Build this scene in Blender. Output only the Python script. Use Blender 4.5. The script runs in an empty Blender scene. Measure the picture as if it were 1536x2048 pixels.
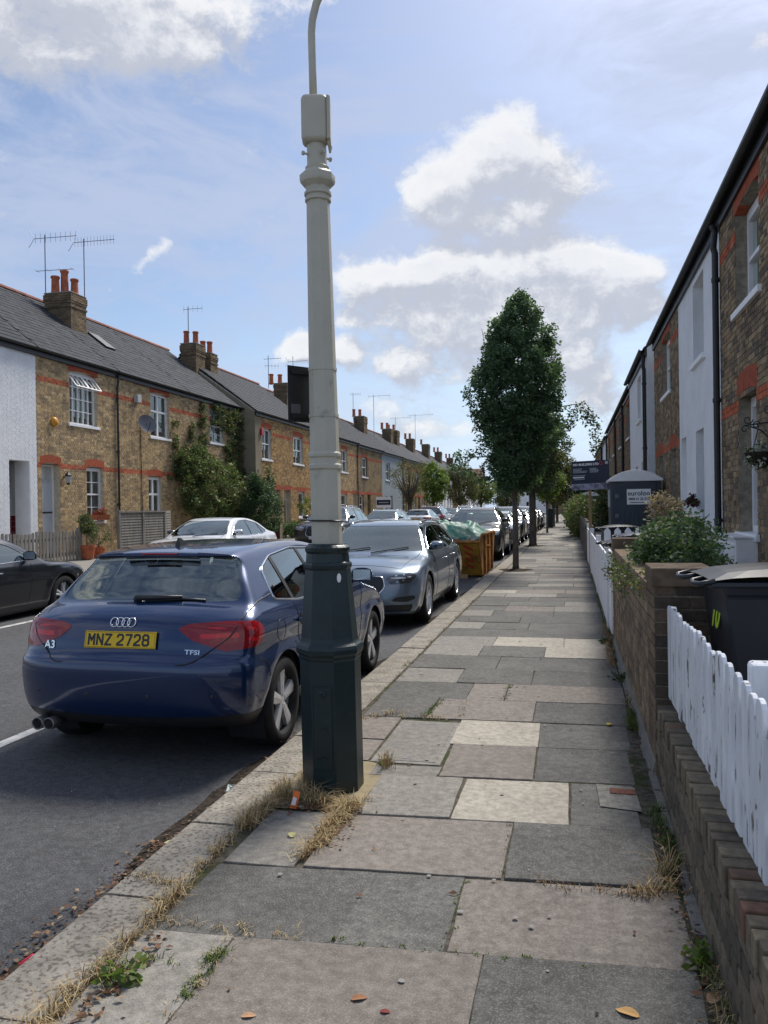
import bpy, math, random
import numpy as np
from mathutils import Vector, Matrix
sc = bpy.context.scene
COL = sc.collection
R = random.Random(7)
NR = np.random.RandomState(5)

# ------------------------------------------------------------------ camera
cd = bpy.data.cameras.new('camera'); cam = bpy.data.objects.new('camera', cd); COL.objects.link(cam)
cd.sensor_fit = 'VERTICAL'; cd.sensor_height = 24.0; cd.lens = 24.0 * 1600 / 2048
cd.clip_start = 0.05; cd.clip_end = 3000
PSI, PIT, ROLL = math.radians(13.162), math.radians(0.300), 0.015
F_ = Vector((-math.sin(PSI) * math.cos(PIT), math.cos(PSI) * math.cos(PIT), -math.sin(PIT)))
R_ = Vector((math.cos(PSI), math.sin(PSI), 0)); U_ = R_.cross(F_)
rx = R_ * math.cos(ROLL) - U_ * math.sin(ROLL)
ux = U_ * math.cos(ROLL) + R_ * math.sin(ROLL)
mw = Matrix((rx, ux, -F_)).transposed().to_4x4(); mw.translation = (0, 0, 1.61)
cam.matrix_world = mw
sc.camera = cam

# ------------------------------------------------------------------ light
SUN_EL, SUN_AZ = math.radians(50), math.radians(18)        # azimuth from +Y towards +X
SKY = 0.10
SUN = 1.8
EXPOSURE = 1.2
sd = bpy.data.lights.new('sun', 'SUN'); sun = bpy.data.objects.new('sun', sd); COL.objects.link(sun)
sd.energy = SUN; sd.angle = math.radians(17); sd.color = (1.0, 0.95, 0.88)
S_ = Vector((math.sin(SUN_AZ) * math.cos(SUN_EL), math.cos(SUN_AZ) * math.cos(SUN_EL), math.sin(SUN_EL)))
sun.rotation_euler = S_.to_track_quat('Z', 'Y').to_euler()
sc.view_settings.view_transform = 'Standard'; sc.view_settings.look = 'None'
sc.view_settings.exposure = EXPOSURE; sc.view_settings.gamma = 1.0; sc.view_settings.use_curve_mapping = False
sc.render.engine = 'CYCLES'
sc.cycles.max_bounces = 6; sc.cycles.transparent_max_bounces = 12
sc.cycles.caustics_reflective = False; sc.cycles.caustics_refractive = False

# ------------------------------------------------------------------ node helpers
class NT:
    def __init__(s, tree): s.t = tree; s.n = tree.nodes; s.l = tree.links
    def node(s, kind, **kw):
        n = s.n.new(kind)
        for k, v in kw.items(): setattr(n, k, v)
        return n
    def put(s, sock, v):
        if isinstance(v, bpy.types.NodeSocket): s.l.new(v, sock)
        elif v is not None: sock.default_value = v
    def math(s, op, a, b=None, c=None, clamp=False):
        n = s.node('ShaderNodeMath', operation=op, use_clamp=clamp)
        for i, v in enumerate((a, b, c)):
            if v is not None: s.put(n.inputs[i], v)
        return n.outputs[0]
    def vec(s, op, a, b=None, scale=None):
        n = s.node('ShaderNodeVectorMath', operation=op)
        s.put(n.inputs[0], a[:3] if isinstance(a, tuple) else a)
        if b is not None: s.put(n.inputs[1], b)
        if scale is not None: s.put(n.inputs['Scale'], scale)
        return n.outputs['Value'] if op in ('DOT_PRODUCT', 'LENGTH') else n.outputs[0]
    def noise(s, v, scale, detail=3, rough=.55, dist=0, out='Fac'):
        n = s.node('ShaderNodeTexNoise'); s.put(n.inputs['Vector'], v)
        n.inputs['Scale'].default_value = scale; n.inputs['Detail'].default_value = detail
        n.inputs['Roughness'].default_value = rough; n.inputs['Distortion'].default_value = dist
        return n.outputs[out]
    def ramp(s, f, a, b, lo=0., hi=1.):
        n = s.node('ShaderNodeMapRange', interpolation_type='SMOOTHSTEP'); s.put(n.inputs[0], f)
        for i, v in ((1, a), (2, b), (3, lo), (4, hi)): n.inputs[i].default_value = v
        return n.outputs[0]
    def mix(s, f, a, b, mode='MIX'):
        n = s.node('ShaderNodeMix', data_type='RGBA', blend_type=mode)
        s.put(n.inputs[0], f); s.put(n.inputs[6], c4(a)); s.put(n.inputs[7], c4(b))
        return n.outputs[2]
def c4(c):
    if isinstance(c, (tuple, list)) and len(c) == 3: return (c[0], c[1], c[2], 1)
    return c

# ------------------------------------------------------------------ world: Nishita sky with drifting clouds by direction
wd = bpy.data.worlds.new('World'); sc.world = wd; wd.use_nodes = True
w = NT(wd.node_tree); w.n.clear()
sky = w.node('ShaderNodeTexSky', sky_type='NISHITA'); sky.sun_disc = False
sky.sun_elevation = SUN_EL; sky.sun_rotation = SUN_AZ; sky.air_density = 1.0; sky.dust_density = 1.2; sky.ozone_density = 1.6
geo = w.node('ShaderNodeTexCoord')
# cumulus heaps: azimuth, elevation, half sizes in radians, weight
BLOBS = [(-.089, .419, .046, .023, 1.0), (-.031, .387, .045, .02, .85), (-.142, .364, .052, .024, .9), (-.062, .352, .058, .020, .8), (-.176, .374, .028, .013, .5),
 (-.235, .272, .045, .024, 1.0), (-.168, .262, .068, .030, 1.15), (-.082, .255, .066, .030, 1.1), (-.009, .279, .053, .023, .95), (.061, .273, .048, .019, .9), (-.144, .228, .086, .026, .8), (-.052, .23, .083, .029, .9), (.007, .192, .044, .023, .8),
 (-.269, .231, .022, .009, .7), (-.219, .176, .044, .013, .8), (-.126, .156, .067, .018, .6), (-.325, .192, .034, .017, 1.15), (-.275, .195, .014, .01, .7), (.036, .158, .032, .011, .9), (.03, .126, .038, .017, .85), (.094, .228, .028, .017, .95), (.064, .088, .034, .015, .6),
 (-.245, .122, .05, .014, .6), (-.146, .095, .074, .012, .5), (-.62, .515, .13, .045, 1.1), (-.46, .545, .12, .03, .9), (-.66, .56, .1, .03, 1.0), (.221, .474, .02, .022, .5),
 (-.552, .256, .007, .009, .40), (-.540, .268, .008, .010, .42), (-.528, .280, .009, .011, .45), (-.516, .292, .011, .012, .47), (-.505, .304, .012, .013, .5), (-.494, .316, .012, .012, .48),
 (.9, .30, .3, .06, .9), (-1.1, .28, .2, .05, .9), (1.6, .4, .3, .08, 1.0), (2.6, .35, .4, .08, 1.0), (-2.2, .4, .4, .1, 1.0), (.5, .8, .3, .1, .8), (-1.3, .75, .3, .1, .8)]
gt = bpy.data.node_groups.new('cloud_density', 'ShaderNodeTree')
gt.interface.new_socket('Dir', in_out='INPUT', socket_type='NodeSocketVector')
gt.interface.new_socket('Density', in_out='OUTPUT', socket_type='NodeSocketFloat')
g = NT(gt); gi = g.node('NodeGroupInput'); go = g.node('NodeGroupOutput')
wob = g.noise(gi.outputs[0], 9, 5, .6, out='Color')
wob = g.vec('SUBTRACT', wob, (.5, .5, .5)); dd = g.vec('ADD', gi.outputs[0], g.vec('SCALE', wob, scale=.05))
sp = g.node('ShaderNodeSeparateXYZ'); g.put(sp.inputs[0], dd)
az = g.math('ARCTAN2', sp.outputs[0], sp.outputs[1]); el = g.math('ARCSINE', sp.outputs[2])
cb = g.node('ShaderNodeCombineXYZ'); g.put(cb.inputs[0], az); g.put(cb.inputs[1], el)
acc = 0.0
for (a, e, sa, se, wt) in BLOBS:
    k_ = .8 if sa > .012 else 1.0
    v = g.vec('MULTIPLY', g.vec('SUBTRACT', cb.outputs[0], (a, e, 0)), (k_ / sa, k_ * .88 / se, 0))
    q = g.math('EXPONENT', g.math('MULTIPLY', g.vec('DOT_PRODUCT', v, v), -1.0))
    acc = g.math('MULTIPLY_ADD', q, wt, acc)
dv = g.vec('MULTIPLY', dd, (1.0, 1.0, 1.5))
fb = g.noise(dv, 11, 10, .66)
den = g.math('ADD', g.math('MINIMUM', acc, 1.0), g.math('MULTIPLY', g.math('SUBTRACT', fb, .5), 2.3))
den = g.math('ADD', den, g.math('MULTIPLY', g.math('SUBTRACT', g.noise(dv, 4.5, 4, .5), .5), .5))
g.put(go.inputs[0], den)
def density(vec):
    n = w.node('ShaderNodeGroup'); n.node_tree = gt; w.put(n.inputs[0], vec); return n.outputs[0]
D0 = geo.outputs['Generated']
d0 = density(D0)
d1 = density(w.vec('ADD', D0, (-.012, 0, .026)))
cover = w.ramp(d0, .30, .86)
lit = w.ramp(w.math('SUBTRACT', d0, d1), -.20, .50)
core = w.ramp(d0, .7, 1.5)
K = 1 / SKY
def k3(c, m=1.0): return tuple(x * m for x in c)
white = (.605, .61, .62); grey = (.35, .372, .43)
cc = w.mix(lit, grey, white)
cc = w.mix(w.math('MULTIPLY', core, .35), cc, (.43, .455, .52))
# high thin veil
vs = w.vec('MULTIPLY', D0, (1.0, 1.0, 2.6))
vs = w.vec('ADD', vs, w.vec('MULTIPLY', w.vec('SUBTRACT', w.noise(vs, 1.6, 3, .5, out='Color'), (.5, .5, .5)), (.9, .4, .3)))
veil = w.noise(vs, 2.6, 8, .62, .3); fine = w.noise(vs, 9, 7, .65)
vf = w.ramp(w.math('ADD', veil, w.math('MULTIPLY', w.math('SUBTRACT', fine, .5), .5)), .33, .66)
sepz = w.node('ShaderNodeSeparateXYZ'); w.put(sepz.inputs[0], D0)
vf = w.math('MULTIPLY', vf, w.ramp(sepz.outputs[2], .05, .5, .45, .85))
bluesky = w.vec('MULTIPLY', w.vec('SCALE', sky.outputs[0], scale=SKY), (.80, .82, .86))
hz = w.ramp(sepz.outputs[2], .0, .2, .85, .0)
base = w.mix(hz, bluesky, (.40, .52, .70))
base = w.mix(vf, base, (.35, .395, .515))
allc = w.mix(w.math('MULTIPLY', cover, .95), base, cc)
bg = w.node('ShaderNodeBackground'); w.put(bg.inputs[0], w.vec('SCALE', allc, scale=K * .67)); bg.inputs[1].default_value = SKY
wo = w.node('ShaderNodeOutputWorld'); w.l.new(bg.outputs[0], wo.inputs[0])
wd.cycles.sampling_method = 'MANUAL'; wd.cycles.sample_map_resolution = 512
# ------------------------------------------------------------------ materials
MATS = {}
def mat(name, col, rough=.7, metal=0, var=0, vs=4, bump=0, bs=60, spec=.5, coat=0, attr=False, speck=None, stain=None, sheen=0, objvar=0, stretch=None, attrmul=1.0):
    m = bpy.data.materials.new(name); m.use_nodes = True; MATS[name] = m
    t = NT(m.node_tree); b = t.n['Principled BSDF']
    pos = t.node('ShaderNodeNewGeometry').outputs['Position']
    if stretch: pos = t.vec('MULTIPLY', pos, stretch)
    c = c4(col)
    if attr:
        a = t.node('ShaderNodeAttribute', attribute_name='bc'); c = a.outputs['Color']
    if objvar:
        oi = t.node('ShaderNodeObjectInfo'); f = t.math('MULTIPLY_ADD', oi.outputs['Random'], 2 * objvar, 1 - objvar)
        c = t.vec('SCALE', c, scale=f)
    if var:
        f = t.math('MULTIPLY_ADD', t.ramp(t.noise(pos, vs, 5, .6), .3, .7), 2 * var, 1 - var)
        c = t.vec('SCALE', c, scale=f)
    if stain:   # (scale, threshold lo, hi, colour, amount)
        f = t.math('MULTIPLY', t.ramp(t.noise(pos, stain[0], 6, .62), stain[1], stain[2]), stain[4])
        c = t.mix(f, c, stain[3])
    if speck:   # (scale, colour light, amount, colour dark, amount)
        n1 = t.noise(pos, speck[0], 2, .5)
        c = t.mix(t.ramp(n1, .54, .62, 0, speck[2]), c, speck[1])
        c = t.mix(t.math('MULTIPLY', t.math('SUBTRACT', 1.0, t.ramp(n1, .39, .46)), speck[4]), c, speck[3])
        c = t.vec('SCALE', c, scale=t.math('MULTIPLY_ADD', t.ramp(t.noise(pos, speck[0] * .13, 6, .7), .3, .7), .5, .75))
    t.put(b.inputs['Base Color'], c)
    b.inputs['Roughness'].default_value = rough; b.inputs['Metallic'].default_value = metal
    b.inputs['Specular IOR Level'].default_value = spec
    b.inputs['Coat Weight'].default_value = coat; b.inputs['Coat Roughness'].default_value = .03
    if bump:
        bn = t.node('ShaderNodeBump'); bn.inputs['Strength'].default_value = 1.0; bn.inputs['Distance'].default_value = bump
        t.put(bn.inputs['Height'], t.noise(pos, bs, 4, .6)); t.put(b.inputs['Normal'], bn.outputs[0])
    return m
BRK = mat('brick', (.3, .2, .1), .9, attr=True, var=.22, vs=30, bump=.002, bs=90, spec=.2, stain=(2.6, .45, .7, (.065, .058, .046), .5))
MORT = mat('mortar', (.52, .465, .36), .95, var=.2, vs=12, bump=.002, bs=150, spec=.1)
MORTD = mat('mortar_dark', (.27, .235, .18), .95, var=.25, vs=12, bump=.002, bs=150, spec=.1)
WALLB = mat('wall_brick', (.3, .2, .1), .9, attr=True, var=.35, vs=9, bump=.004, bs=60, spec=.15, stretch=(1, 1, 1.6), stain=(1.1, .42, .7, (.075, .07, .06), .75))
WRND = mat('white_render', (.80, .81, .82), .8, var=.05, vs=2, bump=.012, bs=22, spec=.25)
WPB = mat('white_painted_brick', (.80, .81, .82), .75, var=.05, vs=3, bump=.004, bs=40, spec=.25)
GRND = mat('grey_render', (.30, .34, .37), .8, var=.05, vs=2, spec=.25)
CEM = mat('cement_render', (.27, .235, .165), .9, var=.12, vs=1.2, spec=.2)
REDB = mat('red_brick', (.36, .085, .04), .85, var=.2, vs=14, bump=.001, bs=80, spec=.25, objvar=.12)
WPT = mat('white_paint', (.86, .86, .86), .45, var=.04, vs=6, spec=.4)
WCH = mat('chipped_white_paint', (.70, .72, .75), .6, var=.12, vs=9, bump=.002, bs=60, spec=.3, stretch=(1, 1, .25), stain=(17, .60, .63, (.10, .085, .07), .9))
SLATE = mat('roof_slate', (.050, .053, .060), .8, var=.22, vs=5, spec=.18, objvar=.22, bump=.002, bs=40, stain=(6, .6, .75, (.14, .14, .12), .4))
TILE = mat('roof_tile', (.15, .07, .05), .8, var=.3, vs=5, spec=.3)
RIDGE = mat('ridge_tile', (.27, .09, .055), .8, var=.3, vs=5, spec=.3)
LEAD = mat('lead_flashing', (.30, .31, .33), .6, var=.15, vs=8)
POT = mat('terracotta', (.42, .13, .065), .85, var=.25, vs=9, spec=.2)
BLK = mat('black_plastic', (.018, .018, .02), .45, var=.2, vs=9, spec=.5)
RUB = mat('tyre_rubber', (.016, .016, .017), .8, var=.2, vs=20, spec=.3)
DRK = mat('dark_interior', (.02, .02, .022), .9, spec=.2)
SEAT = mat('seat_fabric', (.045, .045, .05), .85, var=.2, vs=20)
CHR = mat('chrome', (.75, .76, .78), .12, 1.0)
ALU = mat('alloy', (.62, .63, .64), .32, .45, var=.08, vs=30)
CRTN = mat('net_curtain', (.45, .47, .47), .9, var=.25, vs=14, stretch=(1, 1, .08))
ROOM = mat('room_dark', (.03, .034, .036), .9, var=.5, vs=2)
POSTW = mat('cream_post_paint', (.46, .435, .35), .42, var=.05, vs=5, spec=.45, bump=.0015, bs=60, stain=(7, .60, .72, (.25, .235, .20), .6))
POSTG = mat('dark_green_post_paint', (.005, .018, .020), .40, var=.2, vs=7, spec=.5, bump=.0012, bs=55, stain=(10, .60, .70, (.03, .035, .03), .5))
SPK = ((.34, .33, .31), .55, (.035, .034, .032), .55)
ASPH = mat('asphalt', (.082, .082, .084), .85, var=.12, vs=.8, bump=.004, bs=170, spec=.35, speck=(150, (.17, .17, .17), .5, (.02, .02, .02), .5), stain=(2.0, .58, .74, (.035, .035, .035), .5))
SD = mat('slab_dark', (.122, .117, .105), .85, var=.2, vs=3, bump=.002, bs=200, spec=.3, speck=(150, (.24, .23, .205), .55, (.07, .066, .058), .5), stain=(3.5, .55, .75, (.07, .067, .06), .55), objvar=.12)
SP = mat('slab_pink', (.215, .188, .160), .85, var=.12, vs=3, bump=.002, bs=200, spec=.3, speck=(150, (.30, .265, .225), .5, (.145, .12, .10), .5), stain=(3, .5, .75, (.13, .11, .10), .5), objvar=.10)
SM = mat('slab_grey', (.25, .232, .20), .85, var=.13, vs=3, bump=.002, bs=200, spec=.3, speck=(150, (.31, .29, .255), .5, (.14, .13, .11), .5), stain=(3, .5, .75, (.12, .115, .10), .55), objvar=.10)
SC = mat('slab_cream', (.39, .355, .29), .85, var=.09, vs=4, bump=.001, bs=120, spec=.3, speck=(160, (.50, .45, .36), .3, (.33, .28, .21), .4), stain=(5, .6, .8, (.27, .22, .16), .5), objvar=.06)
KERB = mat('kerb_granite', (.29, .262, .215), .85, var=.10, vs=3, bump=.008, bs=45, spec=.3, speck=(48, (.33, .31, .26), .5, (.13, .105, .088), .8), stain=(4, .6, .8, (.30, .30, .27), .3))
SAND = mat('sand_fill', (.30, .245, .145), .95, var=.15, vs=14, bump=.003, bs=60)
SOIL = mat('soil', (.045, .036, .028), .95, var=.5, vs=25, bump=.02, bs=40, spec=.1)
GAPM = mat('joint_dirt', (.10, .088, .068), .95, var=.5, vs=18, bump=.006, bs=70, spec=.1, stain=(1.6, .5, .62, (.045, .06, .018), .8))
LTAR = mat('garden_concrete', (.24, .22, .19), .9, var=.2, vs=1.5, bump=.003, bs=60)
LEAFM = mat('foliage', (.05, .08, .03), .55, attr=True, var=.18, vs=3, spec=.35)
def translucent(m, amt):
    t = NT(m.node_tree); b = t.n['Principled BSDF']; o = t.n['Material Output']; tl = t.node('ShaderNodeBsdfTranslucent'); mx = t.node('ShaderNodeMixShader'); mx.inputs[0].default_value = amt
    lk = b.inputs['Base Color'].links[0].from_socket; t.put(tl.inputs[0], t.vec('MULTIPLY', lk, (1.5, 1.6, .9))); t.l.new(b.outputs[0], mx.inputs[1]); t.l.new(tl.outputs[0], mx.inputs[2]); t.l.new(mx.outputs[0], o.inputs[0])
translucent(LEAFM, .38)
BARK = mat('bark', (.13, .11, .09), .9, var=.3, vs=14, bump=.008, bs=40, spec=.1, stretch=(1, 1, .3))
STRAW = mat('dry_grass', (.4, .3, .15), .8, attr=True, spec=.2)
LMARK = mat('white_line_paint', (.50, .50, .48), .8, var=.25, vs=10, stain=(18, .56, .66, (.08, .08, .08), .7))
WOOD = mat('weathered_wood', (.20, .185, .165), .85, var=.25, vs=12, bump=.003, bs=40, stretch=(1, 1, .12), spec=.2)
WOODN = mat('post_wood', (.36, .23, .11), .8, var=.25, vs=12, stretch=(1, 1, .12))
mat('brake', (.22, .21, .2), .4, .8); mat('aerial_metal', (.16, .16, .17), .5, .6)
def glassmat(name, tint=(.55, .62, .6), refl=.9, rough=.0, dens=.35, fr=(1.5, .06)):
    m = bpy.data.materials.new(name); m.use_nodes = True; MATS[name] = m
    t = NT(m.node_tree); t.n.clear()
    tr = t.node('ShaderNodeBsdfTransparent'); tr.inputs[0].default_value = c4(tuple(x * dens for x in tint))
    gl = t.node('ShaderNodeBsdfGlossy'); gl.inputs['Roughness'].default_value = rough; gl.inputs[0].default_value = (refl * .92, refl, refl * .95, 1)
    lw = t.node('ShaderNodeFresnel'); lw.inputs[0].default_value = 1.55
    f = t.math('MULTIPLY_ADD', lw.outputs[0], fr[0], fr[1], clamp=True)
    mx = t.node('ShaderNodeMixShader'); t.put(mx.inputs[0], f); t.l.new(tr.outputs[0], mx.inputs[1]); t.l.new(gl.outputs[0], mx.inputs[2])
    o = t.node('ShaderNodeOutputMaterial'); t.l.new(mx.outputs[0], o.inputs[0])
    return m
CGL = glassmat('car_glass', (.62, .74, .68), .85, .01, .62, (1.4, .17))
WGL = glassmat('window_glass', (.85, .9, .9), .8, .01, .85)
def paint(name, col, metal=.35, rough=.35, coat=1.0):
    m = bpy.data.materials.new(name); m.use_nodes = True; MATS[name] = m
    t = NT(m.node_tree); b = t.n['Principled BSDF']
    g_ = t.node('ShaderNodeNewGeometry')
    fl = t.noise(g_.outputs['Position'], 900, 1, .5)
    c = t.vec('SCALE', c4(col), scale=t.math('MULTIPLY_ADD', fl, .35, .82))
    dz = t.node('ShaderNodeSeparateXYZ'); t.put(dz.inputs[0], g_.outputs['Position'])
    dust = t.math('MULTIPLY', t.ramp(t.noise(g_.outputs['Position'], 4, 6, .65), .45, .8), .02)
    c = t.mix(dust, c, (.20, .185, .16))
    c = t.mix(g_.outputs['Backfacing'], c, (.03, .03, .03))
    t.put(b.inputs['Base Color'], c)
    b.inputs['Metallic'].default_value = metal; b.inputs['Roughness'].default_value = rough
    b.inputs['Coat Weight'].default_value = coat; b.inputs['Coat Roughness'].default_value = .05
    return m
P_BLUE = paint('paint_navy_blue', (.001, .021, .085), .4, .26)
P_STEEL = paint('paint_steel_blue', (.155, .20, .255), .6, .32)
P_BLACK = paint('paint_black', (.004, .005, .008), .1, .3, .8)
P_DARK = paint('paint_charcoal', (.035, .037, .043), .4, .32)
P_WHITE = paint('paint_white', (.72, .73, .74), .0, .35)
P_SILV = paint('paint_silver', (.38, .39, .41), .6, .32)
P_RED = paint('paint_maroon', (.09, .012, .014), .3, .32)
REDL = mat('lamp_red', (.62, .010, .018), .08, spec=.5, coat=.3, var=.15, vs=25)
REDD = mat('lamp_red_dark', (.26, .005, .010), .05, spec=.5, coat=.3)
CLRL = mat('lamp_clear', (.36, .38, .40), .08, .3, spec=.7, coat=1.0)
mat('lamp_smoked', (.06, .065, .07), .06, .3, spec=.8, coat=1.0)
LGTW = mat('lamp_white', (.75, .77, .8), .15, spec=.7, coat=1.0)
YPL = mat('plate_yellow', (.78, .50, .012), .35, spec=.4, var=.04, vs=10)
WPL = mat('plate_white', (.7, .7, .7), .35, spec=.4)

# ------------------------------------------------------------------ mesh helpers
WL = {}
def tag(o, label=None, cat=None, group=None, kind=None):
    for k, v in (('label', label), ('category', cat), ('group', group), ('kind', kind)):
        if v: o[k] = v
    return o
def root(name, loc, label, cat, group=None, rz=0):
    o = bpy.data.objects.new(name, None); COL.objects.link(o); o.location = loc; o.rotation_euler = (0, 0, rz)
    o.empty_display_size = .1
    WL[o.name] = Vector(loc); return tag(o, label, cat, group)
def place(o, parent, loc=(0, 0, 0)):
    """link o under parent; loc is in world axes measured from the parent's own origin"""
    COL.objects.link(o); o.parent = parent; o.location = loc
    if parent is not None: WL[o.name] = WL[parent.name] + Vector(loc)
    else: WL[o.name] = Vector(loc)
    return o
class MB:
    def __init__(s): s.v = []; s.f = []; s.c = []; s.m = []; s.cc = (1, 1, 1); s.mi = 0
    def add(s, vs, fs):
        n = len(s.v); s.v.extend(tuple(p) for p in vs); s.c.extend([s.cc] * len(vs))
        for q in fs: s.f.append(tuple(i + n for i in q)); s.m.append(s.mi)
        return s
    def box(s, x0, x1, y0, y1, z0, z1):
        if x0 > x1: x0, x1 = x1, x0
        if y0 > y1: y0, y1 = y1, y0
        if z0 > z1: z0, z1 = z1, z0
        return s.add([(x0, y0, z0), (x1, y0, z0), (x1, y1, z0), (x0, y1, z0), (x0, y0, z1), (x1, y0, z1), (x1, y1, z1), (x0, y1, z1)],
                     [(0, 3, 2, 1), (4, 5, 6, 7), (0, 1, 5, 4), (1, 2, 6, 5), (2, 3, 7, 6), (3, 0, 4, 7)])
    def obox(s, c, size, M=None):
        hx, hy, hz = size[0] / 2, size[1] / 2, size[2] / 2
        vs = [Vector(p) for p in ((-hx, -hy, -hz), (hx, -hy, -hz), (hx, hy, -hz), (-hx, hy, -hz), (-hx, -hy, hz), (hx, -hy, hz), (hx, hy, hz), (-hx, hy, hz))]
        if M is not None: vs = [M @ p for p in vs]
        return s.add([p + Vector(c) for p in vs], [(0, 3, 2, 1), (4, 5, 6, 7), (0, 1, 5, 4), (1, 2, 6, 5), (2, 3, 7, 6), (3, 0, 4, 7)])
    def quad(s, a, b, c, d): return s.add([a, b, c, d], [(0, 1, 2, 3)])
    def prism(s, poly, d):
        """closed prism from a 3-D polygon swept by vector d"""
        n = len(poly); d = Vector(d); top = [Vector(p) + d for p in poly]
        return s.add([Vector(p) for p in poly] + top, [tuple(range(n))[::-1], tuple(range(n, 2 * n))] + [(i, (i + 1) % n, n + (i + 1) % n, n + i) for i in range(n)])
    def tube(s, pts, r, seg=8, closed=False, cap=True):
        pts = [Vector(p) for p in pts]; n = len(pts)
        if n < 2: return s
        rs = r if isinstance(r, (list, tuple)) else [r] * n
        up = Vector((.123, .31, .94)).normalized(); base = len(s.v); vs = []
        for i, p in enumerate(pts):
            if closed: t = pts[(i + 1) % n] - pts[i - 1]
            else: t = pts[min(i + 1, n - 1)] - pts[max(i - 1, 0)]
            if t.length < 1e-9: t = Vector((0, 0, 1))
            t.normalize(); a = up - t * up.dot(t)
            if a.length < 1e-4: a = t.orthogonal()
            a.normalize(); b = t.cross(a); up = a
            for k in range(seg):
                an = 2 * math.pi * k / seg; vs.append(p + (a * math.cos(an) + b * math.sin(an)) * rs[i])
        fs = []
        for i in range(n if closed else n - 1):
            j = (i + 1) % n
            for k in range(seg):
                k2 = (k + 1) % seg; fs.append((i * seg + k, i * seg + k2, j * seg + k2, j * seg + k))
        if cap and not closed: fs += [tuple(range(seg))[::-1], tuple((n - 1) * seg + k for k in range(seg))]
        return s.add(vs, fs)
    def lathe(s, prof, c=(0, 0, 0), seg=24, ph=0, axis='z', cap=True):
        vs = []; c = Vector(c)
        for (r, z) in prof:
            for k in range(seg):
                a = 2 * math.pi * k / seg + ph; p = (r * math.cos(a), r * math.sin(a), z)
                if axis == 'x': p = (p[2], p[0], p[1])
                if axis == 'y': p = (p[1], p[2], p[0])
                vs.append(c + Vector(p))
        fs = [(i * seg + k, i * seg + (k + 1) % seg, (i + 1) * seg + (k + 1) % seg, (i + 1) * seg + k) for i in range(len(prof) - 1) for k in range(seg)]
        if cap: fs += [tuple(range(seg))[::-1], tuple((len(prof) - 1) * seg + k for k in range(seg))]
        return s.add(vs, fs)
    def build(s, name, mats, parent=None, loc=None, smooth=False, bevel=0, kind=None, label=None, local=False, seg=2):
        me = bpy.data.meshes.new(name)
        org = Vector(loc) if loc is not None else (Vector((0, 0, 0)))
        base = org if parent is None else WL[parent.name]
        if local: off = Vector((0, 0, 0))
        elif parent is None: off = org
        else: off = base + (Vector(loc) if loc is not None else Vector((0, 0, 0)))
        v = np.array(s.v, dtype=np.float64).reshape(-1, 3) - np.array(off)
        me.from_pydata(v.tolist(), [], s.f)
        ms = mats if isinstance(mats, (list, tuple)) else [mats]
        for m_ in ms: me.materials.append(m_)
        if len(ms) > 1: me.polygons.foreach_set('material_index', s.m)
        if any(c != (1, 1, 1) for c in s.c[:1] + s.c[-1:]) or s.cc != (1, 1, 1):
            at = me.attributes.new('bc', 'FLOAT_COLOR', 'POINT')
            at.data.foreach_set('color', np.c_[np.array(s.c), np.ones(len(s.c))].astype(np.float32).ravel())
        if smooth: me.polygons.foreach_set('use_smooth', [True] * len(me.polygons))
        me.update()
        o = bpy.data.objects.new(name, me)
        place(o, parent, tuple(loc) if loc is not None else (0, 0, 0))
        if bevel:
            b = o.modifiers.new('b', 'BEVEL'); b.width = bevel; b.segments = seg; b.limit_method = 'ANGLE'; b.angle_limit = .6
        if kind: o['kind'] = kind
        if label: o['label'] = label
        return o
def mesh_np(name, V, F, mats, cols=None, smooth=False, N=None, midx=None):
    """fast mesh from numpy: V (n,3), F (m,k)"""
    me = bpy.data.meshes.new(name); V = np.asarray(V, np.float32); F = np.asarray(F, np.int32)
    me.vertices.add(len(V)); me.vertices.foreach_set('co', V.ravel())
    k = F.shape[1]; me.loops.add(F.size); me.loops.foreach_set('vertex_index', F.ravel())
    me.polygons.add(len(F)); me.polygons.foreach_set('loop_start', np.arange(0, F.size, k, dtype=np.int32))
    me.update(calc_edges=True)
    for m_ in (mats if isinstance(mats, (list, tuple)) else [mats]): me.materials.append(m_)
    if midx is not None: me.polygons.foreach_set('material_index', np.asarray(midx, np.int32))
    if cols is not None:
        at = me.attributes.new('bc', 'FLOAT_COLOR', 'POINT')
        at.data.foreach_set('color', np.c_[cols, np.ones(len(cols))].astype(np.float32).ravel())
    if smooth: me.polygons.foreach_set('use_smooth', np.ones(len(F), bool))
    me.validate()
    if N is not None and smooth: me.normals_split_custom_set_from_vertices(np.asarray(N, np.float32))
    return me
def obj_np(name, V, F, mats, parent=None, loc=None, cols=None, smooth=False, N=None, local=False, kind=None, label=None, midx=None):
    V = np.asarray(V, float)
    if not local: V = V - np.array(WL[parent.name] if parent is not None else (loc or (0, 0, 0)))
    o = bpy.data.objects.new(name, mesh_np(name, V, F, mats, cols, smooth, N, midx))
    place(o, parent, (0, 0, 0) if parent is not None else (loc or (0, 0, 0)))
    if kind: o['kind'] = kind
    if label: o['label'] = label
    return o
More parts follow.
